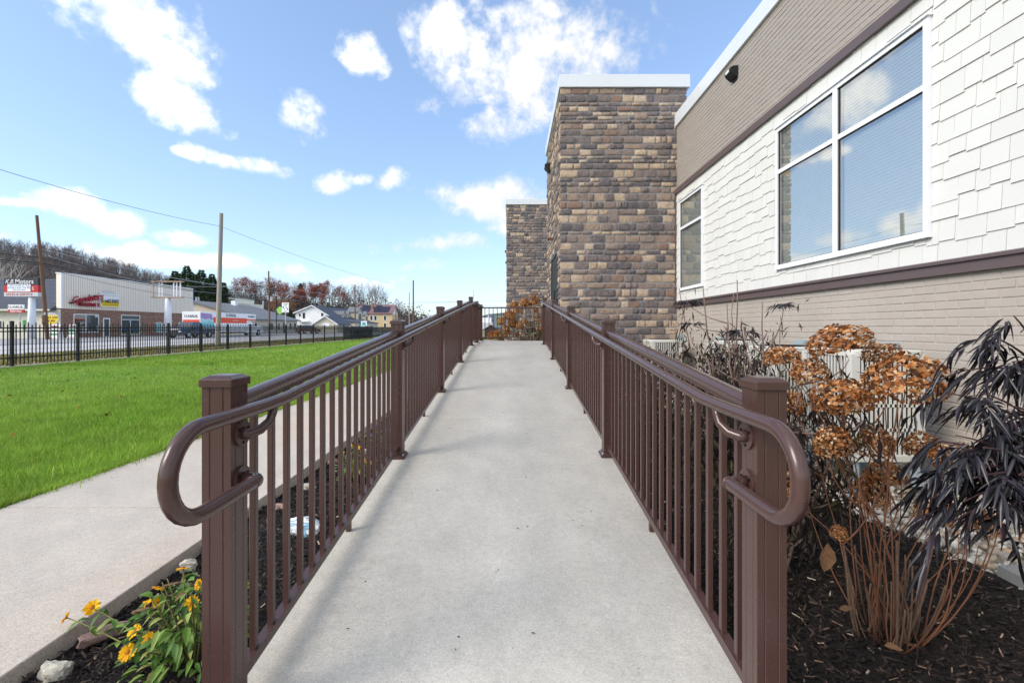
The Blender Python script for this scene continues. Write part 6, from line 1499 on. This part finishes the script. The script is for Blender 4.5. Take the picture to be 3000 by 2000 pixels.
def box_truck(label, loc, s_=1.0, words=True):
    c = tag(empty('rental_truck', loc, R(90)), label, 'truck', None); c.scale = (s_,) * 3; h = 1.2
    MB().slab(0, 10.5, -h, h, 0.62, 3.37, 0.03).build('box', P_TW, c); MB().slab(10.5, 13.0, -h, h, 2.32, 3.36, 0.05).build('attic', P_TW, c)
    m = MB(); rings = []
    prof = [(10.6, 0.45), (10.6, 2.1), (10.9, 2.2), (12.2, 2.2), (13.15, 1.62), (15.1, 1.5), (15.45, 1.3), (15.5, 0.6), (15.3, 0.45)]
    for yy, k in ((-1.02, 0.05), (-0.96, 0), (0.96, 0), (1.02, 0.05)): rings.append([(x, yy, z - (k if z > 1 else 0)) for x, z in prof])
    m.loft(rings[::-1]); cb = m.build('cab', P_TW, c, angle=30)
    MB().add([(12.28, -0.88, 2.14), (12.28, 0.88, 2.14), (13.14, 0.92, 1.66), (13.14, -0.92, 1.66)], [(3, 2, 1, 0)]).build('windscreen', M_CARGL, cb)
    for v in cb.children[0].data.vertices: v.co += Vector((0.02, 0, 0.03))
    for sy in (-1, 1): MB().add([(11.2, sy * 1.03, 1.55), (12.95, sy * 1.03, 1.58), (12.2, sy * 1.0, 2.1), (11.2, sy * 1.0, 2.1)], [(0, 1, 2, 3) if sy < 0 else (3, 2, 1, 0)]).build('side_window', M_CARGL, cb); MB().box(12.9, 13.05, sy * 1.25 - 0.1, sy * 1.25 + 0.1, 1.5, 1.95).build('mirror', M_BUMP, cb); MB().box(15.44, 15.52, sy * 0.75 - 0.2, sy * 0.75 + 0.2, 0.95, 1.2).build('headlight', M_HEADL, c)
    MB().box(15.47, 15.53, -0.52, 0.52, 0.75, 1.25).build('grille', M_BUMP, c); MB().box(15.3, 15.62, -1.0, 1.0, 0.4, 0.68).build('bumper', M_SILVER, c); MB().box(0, 15, -0.5, 0.5, 0.4, 0.62).build('chassis', M_BUMP, c)
    for x in (2.2, 14.1): 
        for sy in (-1, 1): wheel(c, x, sy * 0.95, 0.45, 0.3)
    for sy in (-1, 1):
        y0, y1 = sorted((sy * (h + 0.002), sy * (h + 0.012))); MB().box(2.6, 10.5, y0, y1, 1.9, 2.68).build('side_stripe', M_ORANGE, c); MB().box(10.5, 13.0, y0, y1, 2.36, 2.56).build('side_stripe', M_ORANGE, c)
        if sy < 0:
            tm = NT('truck_mural'); sp_ = tm.n('ShaderNodeSeparateXYZ'); tm.l(tm.pos, sp_.inputs[0]); v = tm.math('ADD', tm.math('MULTIPLY', sp_.outputs[2], 0.34), tm.math('MULTIPLY', tm.noise(0.9, 4, 0.6), 0.35))
            tm.col(tm.ramp(v, [(0.55, srgb(70, 150, 170)), (0.8, srgb(120, 196, 204)), (0.98, srgb(196, 224, 224)), (1.0, srgb(168, 134, 190))])); tm.set(0.5); MB().prism([(0.05, 1.3), (2.9, 1.3), (2.3, 3.1), (0.05, 3.2)], 'y', y1 - 0.002, y0 - 0.004).build('mural', tm.m, c)
            if words:
                def tx(s2, size, x, z): 
                    o = text('lettering', s2, size, M_NAVY, (x, y0 - 0.008, z), '-y', c, 0.003, bold=0.01, sx=1.1)
                MB().box(-0.012, -0.002, -1.1, 1.1, 1.95, 2.3).build('rear_stripe', M_ORANGE, c); o = text('lettering', 'U-HAUL', 0.5, M_NAVY, (0, 0, 0), '-y', c, 0.003, bold=0.008); o.rotation_euler = (0, 0, R(-90)); o.location = (-0.02, 0, 2.75); tx('U-HAUL', 0.62, 6.6, 3.02); tx('U-HAUL', 0.46, 11.8, 2.95); text('lettering', 'Truck Rentals', 0.26, M_SWHITE, (7.6, y0 - 0.008, 2.3), '-y', c, 0.003)
    return c
box_truck('long white and orange rental truck parked behind the dark blue pickup', (-42.2, 60.0, 0.03))

# ------------------------------------------------------------------ poles, wires, street signs
def pole(name, label, b, tpt, r0, r1, m, group='utility poles along the road', arms=()):
    o = tag(empty(name, b), label, 'utility pole', group); tp = Vector(tpt) - Vector(b)
    MB().tube([(0, 0, -0.2), tp * 0.5 + Vector((0, 0, 0)), tp], [r0, (r0 + r1) / 2, r1], 10).build('shaft', m, o, angle=50)
    for (f, w, ax) in arms:
        q = tp * f; g = MB(); g.box(q.x - (w if ax == 'x' else 0.06), q.x + (w if ax == 'x' else 0.06), q.y - (w if ax == 'y' else 0.06), q.y + (w if ax == 'y' else 0.06), q.z - 0.06, q.z + 0.06); g.build('crossarm', m, o)
        for s2 in (-0.8, 0.8): MB().cyl((q.x + (w * s2 if ax == 'x' else 0), q.y + (w * s2 if ax == 'y' else 0), q.z + 0.15), (0, 0, 1), 0.05, 0.2, 8).build('insulator', M_SILVER, o)
    return o
A0 = at(140, 992, 48.5); A0.z = 0.0; A1 = at(107.7, 631, 48.5)
pl = pole('utility_pole', 'leaning brown utility pole beside the dealer sign', A0, A1, 0.19, 0.13, M_BPOLE)
MB().cyl(((A1 - A0) * 0.16 + Vector((0.1, -0.25, 0))), (0, 0, 1), 0.2, 1.0, 8).build('meter_box', M_BPOLE, pl); MB().cyl(((A1 - A0) * 0.2 + Vector((0.15, -0.22, 0))), (0, 0, 1), 0.08, 0.5, 8).build('conduit', M_GALV, pl)
G0 = Vector((-20.45, 31.7, 0)); G1 = at(648, 625, 31.7); pole('utility_pole', 'tall straight grey utility pole just behind the fence', G0, (G0.x + 0.25, 31.7, G1.z), 0.16, 0.12, M_POLE)
B0 = at(790, 0, 95); B0.z = 0; B1 = at(787, 794, 95); pb = pole('utility_pole', 'brown utility pole right of the rental truck', B0, B1, 0.2, 0.14, M_BPOLE)
arm = at(765, 838, 95) - B0; br = at(789, 846, 95) - B0
MB().tube(curve(br, arm, (0, 0, 0.8), 6), 0.05, 6).build('lamp_arm', M_GALV, pb); MB().tube([arm, arm + Vector((-1.1, 0, 0.02))], [0.16, 0.1], 8).build('lamp_head', M_BLACKP, pb)
for k, (px, py) in enumerate(((786, 872), (795, 876))): p = at(px, py, 95) - B0; MB().cyl(p, (0, 0, 1), 0.22, 0.9, 8).build('transformer', M_SILVER, pb)
D0 = at(1040.8, 0, 146); D0.z = 0; D1 = at(1040, 833, 146); pd = pole('utility_pole', 'utility pole with crossarm in front of the buff brick house', D0, D1, 0.22, 0.16, M_BPOLE, arms=((0.86, 1.2, 'x'),))
la = at(1109, 879, 146) - D0; lb = at(1046, 893, 146) - D0; MB().tube(curve(lb, la, (0, 0, 0.5), 5), 0.06, 6).build('lamp_arm', M_RUST, pd); MB().tube([la, la + Vector((0.9, 0, -0.05))], [0.2, 0.14], 8).build('lamp_head', M_SILVER, pd)
for (nm, px, py, d, r_, m_) in (('thick tan utility pole above the second left post', 1210.8, 821, 94.7, 0.17, M_BPOLE), ('thin grey pole left of the thick tan pole', 1199, 856, 150, 0.17, M_POLE), ('short pale pole right of the buff brick house', 1160.5, 888, 175, 0.2, M_POLE), ('short far pole right of the thick tan pole', 1235, 916, 240, 0.2, M_POLE)):
    b_ = at(px, 0, d); b_.z = 0; pole('utility_pole', nm, b_, (b_.x, b_.y, at(px, py, d).z), r_, r_ * 0.8, m_)
an = tag(empty('antenna_mast', (at(1387, 0, 90).x, 90, 0)), 'thin antenna mast above the platform rail corner', 'mast'); MB().cyl((0, 0, at(0, 850, 90).z / 2), (0, 0, 1), 0.05, at(0, 850, 90).z, 6).build('mast', M_GALV, an); MB().tube([(0, 0, at(0, 866, 90).z), (0, 0, at(0, 860, 90).z)], [0.18, 0.1], 8).build('insulator', M_GALV, an)
M_WIRE = simple('black_cable', srgb(36, 38, 42), 0.6); M_WIREL = simple('pale_cable', srgb(176, 180, 186), 0.5)
def wire(label, pts, sag, r_=0.02, m=None):
    path = []
    for a, b in zip(pts[:-1], pts[1:]): path += curve(a, b, (0, 0, 0), 14, sag)[:-1]
    path.append(Vector(pts[-1])); o = MB().tube(path, r_, 5).build('power_line', m or M_WIRE); tag(o, label, 'cable', 'overhead cables'); return o
def pp(P0, P1, z): f = (z - P0.z) / (P1.z - P0.z); return P0 + (P1 - P0) * f
def lft(z): return Vector((-50.5, 14, z))
for k, (z1, z2, z0, r_, m_, lab) in enumerate(((9.7, 8.9, 10.6, 0.022, M_WIREL, 'topmost pale cable on the leaning pole'), (8.75, 8.0, 9.5, 0.03, M_WIRE, 'middle black cable on the leaning pole'), (8.15, 7.7, 8.8, 0.045, M_WIRE, 'thick lowest cable bundle on the leaning pole'), (7.95, 7.45, 8.6, 0.03, M_WIRE, 'black cable just under the thick bundle'))):
    wire(lab, [lft(z0), pp(A0, A1, z1), Vector((B0.x, 95, z2)), Vector((D0.x, 146, z2 + 1.2)), Vector((-49, 260, z2 + 1))], 0.75, r_, m_)
wire('thin black cable crossing the sky to the grey pole', [Vector((-20.4, 2, 8.6)), Vector((-20.3, 31.7, EYE + 7.05)), Vector((-20.4, 94.7, EYE + 8.7))], 0.9, 0.011)
wire('pale cable running across above the truck', [Vector((-70, 88, 9.8)), Vector((B0.x, 95, 10.3)), Vector((-48, 146, 11))], 0.6, 0.03, M_WIREL)
wire('cable crossing from the brown pole toward the houses', [Vector((B0.x, 95, 9.2)), Vector((-20, 150, 9.6)), Vector((40, 190, 10))], 1.4, 0.035)
wire('cable low in the sky behind the platform railing', [Vector((-30, 140, 9.2)), Vector((30, 150, 12.0))], 0.8, 0.03)
for k, (z1, z2) in enumerate(((10.2, 9.5), (7.7, 7.2), (9.2, 8.6))): wire(['upper grey cable strung past the spruces', 'lower black cable strung past the spruces', 'middle grey cable strung past the spruces'][k], [pp(A0, A1, z1), Vector((B0.x - 0.4, 95, z2)), Vector((D0.x - 0.5, 146, z2 + 1.5))], 1.2 + 0.3 * k, 0.02, M_WIREL if k != 1 else M_WIRE)
# centre-lane sign
ln = tag(empty('lane_sign', (at(836, 0, 50).x, 50, 0)), 'white centre turn lane sign on a steel post by the road', 'road sign'); zt, zb = at(0, 886, 50).z, at(0, 915, 50).z
MB().slab(-0.38, 0.38, -0.015, 0.015, zb, zt, 0.004).build('plate', M_SWHITE, ln); MB().cyl((0, 0.05, zt / 2), (0, 0, 1), 0.045, zt, 8).build('post', M_GALV, ln)
text('lettering', 'CENTER', 0.16, M_INK, (0, -0.02, zt - 0.14), '-y', ln, 0.002); text('lettering', 'LANE', 0.15, M_INK, (0, -0.02, zt - 0.31), '-y', ln, 0.002); text('lettering', 'ONLY', 0.15, M_INK, (0, -0.02, zb + 0.1), '-y', ln, 0.002)
for sx in (-1, 1):
    m = MB(); pts = [(sx * (0.05 + 0.16 * t_), -0.02, (zb + zt) / 2 - 0.06 + sx * (0.10 + 0.0) + sx * (-0.20 + 0.34 * (1 - t_)) * 0.5 - sx * 0.1 * t_ * t_) for t_ in [i / 6 for i in range(7)]]
    m.tube(pts, 0.028, 5); e = Vector(pts[-1]); m.add([e + Vector((sx * 0.12, 0, -sx * 0.08)), e + Vector((-sx * 0.05, 0, -sx * 0.09)), e + Vector((sx * 0.06, 0, sx * 0.08))], [(0, 1, 2) if sx < 0 else (2, 1, 0), (2, 1, 0) if sx < 0 else (0, 1, 2)]); m.build('arrow', M_INK, ln)
gsn = tag(empty('green_sign', (at(823, 0, 88).x, 88, 0)), 'dark square sign with lime green shape behind the lane sign', 'sign'); gza, gzb = at(0, 920, 88).z, at(0, 893, 88).z
MB().box(-0.9, 1.3, 0, 0.15, gza - 0.1, gzb).build('panel', M_NAVY, gsn); m = MB(); m.prism([(-0.2 + 0.62 * math.cos(a) * (1 + 0.12 * math.sin(5 * a)), gza + 0.72 + 0.7 * math.sin(a) * (1 + 0.12 * math.cos(4 * a))) for a in [i * 2 * math.pi / 24 for i in range(24)]], 'y', -0.01, -0.03); m.build('shape', M_LIME, gsn); MB().cyl((-0.9, 0.1, gzb / 2 + 0.6), (0, 0, 1), 0.08, gzb + 1.2, 8).build('post', M_BLACK, gsn)
ts = tag(empty('teal_sign', (at(1066, 0, 120).x, 120, 0)), 'white sign with teal square in front of the buff brick house', 'sign'); MB().box(-0.75, 0.75, 0, 0.2, at(0, 956, 120).z, at(0, 940, 120).z).build('panel', M_SWHITE, ts); MB().box(-0.45, 0.45, -0.02, -0.002, at(0, 953, 120).z, at(0, 944, 120).z).build('square', M_TEAL, ts); MB().box(-0.1, 0.1, 0.02, 0.16, 0, at(0, 956, 120).z).build('post', M_GALV, ts)

# ------------------------------------------------------------------ trees and hills
M_LITTER = simple('wooded_hillside', srgb(98, 93, 92), 0.95, var=0.3, scale=0.08, bump=0.5, bscale=0.6)
M_BARK = simple('grey_bark', srgb(112, 102, 98), 0.95, var=0.2, scale=3); M_PALEB = simple('pale_bark', srgb(196, 188, 178), 0.9, var=0.15, scale=2)
def tree_arrays(seed, h, lv=4, kids=(7, 5, 4), spread=0.55, sides=3, trunk=0.02, start=0.35, segs=3):
    r_ = random.Random(seed); mb = MB(); tips = []
    def branch(p, d, L, rad, level):
        pts = [p]; q = p
        for k in range(segs if level < 2 else 2):
            d = (d + Vector((r_.uniform(-1, 1), r_.uniform(-1, 1), r_.uniform(-0.3, 0.7))) * (0.10 + 0.06 * level)).normalized(); q = q + d * L / (segs if level < 2 else 2); pts.append(q)
        n = len(pts) - 1; mb.tube(pts, [rad * (1 - 0.62 * i / n) for i in range(n + 1)], sides if level else 6, caps=False)
        if level >= lv - 1: tips.append((q, d)); return
        for k in range(kids[level]):
            t_ = (start + (1 - start) * (k + r_.random()) / kids[level]) if level == 0 else (0.25 + 0.75 * (k + r_.random()) / kids[level])
            f = min(t_ * n, n - 1e-3); i = int(f); base = pts[i].lerp(pts[i + 1], f - i)
            a = r_.uniform(0, 6.283); side = Vector((math.cos(a), math.sin(a), 0)); nd = (d * (1 - spread) + side * spread + Vector((0, 0, 0.25))).normalized()
            branch(base, nd, L * r_.uniform(0.42, 0.62) * (1.1 - 0.35 * t_ if level == 0 else 1), rad * (1 - 0.55 * t_) * 0.55, level + 1)
    branch(Vector((0, 0, 0)), Vector((r_.uniform(-.05, .05), r_.uniform(-.05, .05), 1)), h * 0.72, h * trunk, 0); return mb, tips
def tree_meshes(seed, h, m, **k):
    mb, tips = tree_arrays(seed, h, **k); me = bpy.data.meshes.new('trunk'); me.from_pydata(mb.v, [], mb.f); me.materials.append(m); return me, tips
M_REDL = attrvar('red_oak_leaf', [(0, srgb(124, 66, 58)), (0.5, srgb(150, 84, 72)), (1, srgb(170, 108, 88))], 0.8, 0.2, trans=0.2, jitter=0.2, nscale=0.5)
M_RUSTL = attrvar('rust_leaf', [(0, srgb(144, 94, 62)), (0.5, srgb(170, 112, 72)), (1, srgb(186, 138, 98))], 0.8, 0.2, trans=0.2, jitter=0.2, nscale=0.5)
def crown(tips, seed, n, sp_, ls, m, keep=1.0):
    rg = pyr(seed); T = np.array([q[:] for q, d in tips]); T = T[rg.random(len(T)) < keep]; pk = rg.integers(0, len(T), n); Q = T[pk] + rg.normal(0, sp_, (n, 3))
    V, F, tn = leaf_cloud(Q, rg.normal(size=(n, 3)), rg.uniform(*ls, n), rg.uniform(*ls, n) * 0.6, rg); return npmesh('crown', V, F, tn, m)
BARE = [tree_meshes(100 + k, 12, M_BARK, kids=(9, 6, 4), spread=0.5, trunk=0.014) for k in range(5)]
REDS = [(BARE[k][0], crown(BARE[k][1], k, 1500, 0.35, (0.22, 0.5), M_REDL, 0.8)) for k in range(2)]; RUSTS = [(BARE[k][0], crown(BARE[k][1], k + 5, 1700, 0.5, (0.22, 0.5), M_RUSTL, 0.9)) for k in (2, 3)]
def hillh(x, y): return 0.0
def plant(name, label, p, me_t, me_c, s_, rz, group, cname='crown'):
    o = tag(empty(name, p, rz), label, 'tree', group); o.scale = (s_,) * 3
    q = bpy.data.objects.new('trunk', me_t); C.objects.link(q); q.parent = o
    if me_c: c = bpy.data.objects.new(cname, me_c); C.objects.link(c); c.parent = o
    return o
def ridge(name, pts, d0, d1, d2, m):
    """a hill: crest points (px, py) at depth d1 (scaled), foot at depth d0, back at d2"""
    g = MB(); rows = ((d0, 0.0), (d0 + (d1 - d0) * 0.35, 0.25), (d0 + (d1 - d0) * 0.7, 0.72), (d1, 1.0), ((d1 + d2) / 2, 1.0), (d2, 0.6)); n = len(pts)
    for (d, f) in rows:
        for (px, py) in pts: u = (px - 1498) / FPX; g.v.append((u * d, d, -0.25 + f * (EYE + (959 - py) / FPX * d1 + 0.25)))
    for j in range(len(rows) - 1):
        for i in range(n - 1): a = j * n + i; g.f.append((a, a + 1, a + n + 1, a + n))
    o = g.build(name, m, smooth=True); o['kind'] = 'structure'; return o, g
CREST = [(-2600, 760), (-1500, 730), (-700, 712), (-300, 702), (0, 738), (200, 760), (300, 788), (400, 816), (500, 848), (600, 878), (700, 898), (820, 915), (950, 935), (1050, 952)]
h1, hg = ridge('wooded_hill', CREST, 190, 340, 520, M_LITTER)
CREST2 = [(480, 905), (600, 898), (700, 896), (850, 897), (1000, 898), (1100, 902), (1180, 925), (1250, 945), (1330, 957)]
h2_, hg2 = ridge('wooded_rise', CREST2, 185, 235, 330, M_LITTER)
M_FAR = simple('far_ridge', srgb(84, 92, 100), 0.95, var=0.15, scale=0.004)  # blue-grey of distance haze put into the hill's colour
ridge('far_hill', [(700, 940), (1000, 932), (1130, 925), (1230, 938), (1300, 927), (1390, 931), (1430, 920), (1480, 915), (1560, 922), (1700, 910), (2000, 925), (2600, 930), (3600, 925)], 1500, 2300, 3200, M_FAR)
def on_hill(g, pts, rows, px, f):
    n = len(pts); x = np.interp(px, [p[0] for p in pts], range(n)); i = min(int(x), n - 2); tx = x - i; y = f * 3; j = min(int(y), 2); ty = y - j
    def V(jj, ii): return Vector(g.v[jj * n + ii])
    return V(j, i).lerp(V(j, i + 1), tx).lerp(V(j + 1, i).lerp(V(j + 1, i + 1), tx), ty)
# dense bare woods covering the big hill: one mass
lows = []
for k in range(4):
    mb, _ = tree_arrays(300 + k, 11, lv=3, kids=(10, 7, 0), spread=0.5, trunk=0.02, segs=2, start=0.25)
    F = [f for f in mb.f]; tri = []
    for f in F: tri += [(f[0], f[1], f[2]), (f[0], f[2], f[3])] if len(f) == 4 else []
    lows.append((np.array(mb.v), np.array(tri)))
rg = pyr(88); Vs, Fs, Ts, off = [], [], [], 0
for k in range(2050):
    px = rg.uniform(-200, 900) if k < 1650 else rg.uniform(-1600, -200); f = rg.uniform(0.12, 1.03); p = on_hill(hg, CREST, 6, px, min(f, 1.0)); s_ = rg.uniform(0.8, 1.2); a = rg.uniform(0, 6.28); V, F = lows[k % 4]
    ca, sa = math.cos(a), math.sin(a); W_ = np.stack([V[:, 0] * ca - V[:, 1] * sa, V[:, 0] * sa + V[:, 1] * ca, V[:, 2]], 1) * s_ + np.array(p[:]); Vs.append(W_); Fs.append(F + off); Ts.append(np.full(len(V), rg.random())); off += len(V)
M_WOODS = attrvar('bare_woods', [(0, srgb(100, 94, 94)), (0.5, srgb(114, 108, 107)), (0.95, srgb(138, 131, 128)), (1, srgb(142, 112, 98))], 0.95, 0.1, jitter=0.15, nscale=0.3)
tag(obj('hillside_woods', npmesh('hillside_woods', np.concatenate(Vs), np.concatenate(Fs), np.concatenate(Ts), M_WOODS), None), 'dense bare woods covering the hill behind the shop', 'woods', kind='stuff')
rg = pyr(89); n = 14000; Q = np.array([on_hill(hg, CREST, 6, rg.uniform(-250, 1000), rg.uniform(0.05, 1.0))[:] for _ in range(n)]) + rg.normal(0, 1.0, (n, 3)) * np.array([1, 1, 0.4]) + np.array([0, 0, 1.2])
V, F, T = leaf_cloud(Q, rg.normal(size=(n, 3)), rg.uniform(0.8, 2.2, n), rg.uniform(0.3, 0.9, n), rg)
M_BRUSH = attrvar('autumn_brush', [(0, srgb(84, 79, 78)), (0.6, srgb(106, 99, 97)), (0.95, srgb(118, 106, 100)), (1, srgb(146, 104, 84))], 0.95, 0.1, trans=0.1, jitter=0.25, nscale=0.05)
tag(obj('hillside_brush', npmesh('hillside_brush', V, F, T, M_BRUSH), None), 'brown brush and undergrowth on the wooded hill', 'brush', kind='stuff')
rg = pyr(90); n = 17000; Q = np.array([on_hill(hg2, CREST2, 6, rg.uniform(560, 1260), rg.uniform(0.05, 1.0))[:] for _ in range(n)]) + rg.normal(0, 0.8, (n, 3)) * np.array([1, 1, 0.4]) + np.array([0, 0, 0.6]) + np.stack([np.zeros(n), np.zeros(n), rg.exponential(1.5, n)], 1)
V, F, T = leaf_cloud(Q, rg.normal(size=(n, 3)), rg.uniform(0.6, 1.6, n), rg.uniform(0.3, 0.7, n), rg)
tag(obj('hillside_brush', npmesh('hillside_brush', V, F, T, M_BRUSH), None), 'rusty undergrowth on the rise behind the houses', 'brush', kind='stuff')
# individual trees along the rise
rr = random.Random(5); k = 0
for i in range(104):
    px = 600 + 600 * (i + rr.random()) / 104; f = rr.choice((0.55, 0.75, 0.9, 1.0)); p = on_hill(hg2, CREST2, 6, px, f); s_ = rr.uniform(0.88, 1.2) * (0.62 if px > 1130 else 1.0); u = rr.random(); rz = rr.uniform(0, 6.28); wh = 'behind the long beige building' if px < 760 else ('between the brown utility pole and the white house' if px < 868 else ('behind the white gabled house' if px < 1035 else ('behind the solar panel house' if px < 1150 else 'right of the solar panel house')))
    if px < 1010 and u < 0.34: plant('red_leaved_tree', 'dark red autumn tree on the rise ' + wh, p, *REDS[i % 2], s_ * 0.95, rz, 'red trees on the rise')
    elif u < 0.48 and px < 900: plant('rust_leaved_tree', 'low rust-orange tree ' + wh, on_hill(hg2, CREST2, 6, px, 0.4), *RUSTS[i % 2], s_ * 0.72, rz, 'rust-coloured trees on the rise')
    else: plant('bare_tree', 'bare grey tree on the rise ' + wh, p, BARE[i % 5][0], None, s_, rz, 'bare trees on the rise')
# pale bare tree behind the wing
PB, _ = tree_meshes(555, 12, M_PALEB, kids=(11, 6, 4), spread=0.5, trunk=0.017, start=0.2)
plant('bare_tree', 'pale-barked bare tree rising behind the dark shingle roof', (at(35, 0, 78).x, 78, 0), PB, None, 1.12, 1.0, 'bare trees by the wing')
PB2, _ = tree_meshes(556, 12, M_PALEB, kids=(11, 6, 4), spread=0.55, trunk=0.015, start=0.2)
plant('bare_tree', 'pale bare tree partly cut by the left edge of the picture', (at(-40, 0, 82).x, 82, 0), PB2, None, 1.15, 2.0, 'bare trees by the wing')
# spruces
M_NEEDLE = attrvar('spruce_needles', [(0, srgb(30, 46, 32)), (0.5, srgb(54, 76, 50)), (0.9, srgb(84, 102, 62)), (1, srgb(104, 116, 72))], 0.8, 0.2, trans=0.08, jitter=0.25, nscale=0.6)
def spruce(seed, h, n=5200, base=0.2):
    rg = pyr(seed); f = 1 - rg.random(n) ** 0.7; lay = (f * 26).astype(int); br = rg.integers(0, 11, n); lf = rg.uniform(0.45, 1.15, (27, 11))[lay, br]
    z = (lay + 0.5 + rg.normal(0, 0.25, n)) / 26 * h; rad = base * h * (1 - f) ** 0.9 * lf * rg.uniform(0.15, 1.0, n) ** 0.6; a = br * 0.571 + lay * 1.9 + rg.normal(0, 0.13, n)
    Q = np.stack([np.cos(a) * rad, np.sin(a) * rad, z + h * 0.05 - rad * 0.25], 1); D = np.stack([np.cos(a), np.sin(a), np.full(n, -0.1)], 1) + rg.normal(0, 0.35, (n, 3))
    V, F, T = leaf_cloud(Q, D, rg.uniform(0.35, 0.85, n), rg.uniform(0.14, 0.3, n), rg, droop=0.3); cm = npmesh('crown', V, F, T, M_NEEDLE)
    t_ = MB(); t_.tube([(0, 0, -0.2), (0, 0, h)], [h * 0.016, h * 0.002], 7); me = bpy.data.meshes.new('trunk'); me.from_pydata(t_.v, [], t_.f); me.materials.append(M_BARK); return me, cm
SPR = [spruce(k, 16, 11000, base=0.46 + 0.04 * k) for k in range(3)]
for k, (px, py, d, lab) in enumerate(((512, 804, 122, 'leftmost dark spruce behind the shop roof'), (548, 790, 120, 'tallest dark spruce behind the shop corner'), (590, 801, 124, 'dark spruce second from the tallest, above the grey roof'), (622, 812, 128, 'dark spruce left of the grey utility pole'), (655, 836, 130, 'small dark spruce just right of the grey utility pole'), (572, 812, 118, 'broad dark spruce between the two tallest'), (530, 812, 126, 'dark spruce between the leftmost and the tallest'))):
    b_ = at(px, 0, d); H_ = at(px, py, d).z; plant('spruce_tree', lab, (b_.x, d, 0), *SPR[k % 3], H_ / 15.8, k * 1.1, 'spruces behind the shop')
p = on_hill(hg2, CREST2, 6, 880, 0.8); plant('spruce_tree', 'lone spruce among the red trees on the rise', p, *SPR[1], 0.78, 0.3, 'spruces behind the shop')
for k, (px, d) in enumerate(((850, 172), (880, 176), (905, 170))):
    b_ = at(px, 0, d); plant('spruce_tree', ['low olive-green conifer left of the white house', 'middle low conifer behind the white house', 'low conifer touching the white house gable'][k], (b_.x, d, 0), *SPR[2], 0.5, k, 'spruces behind the shop')
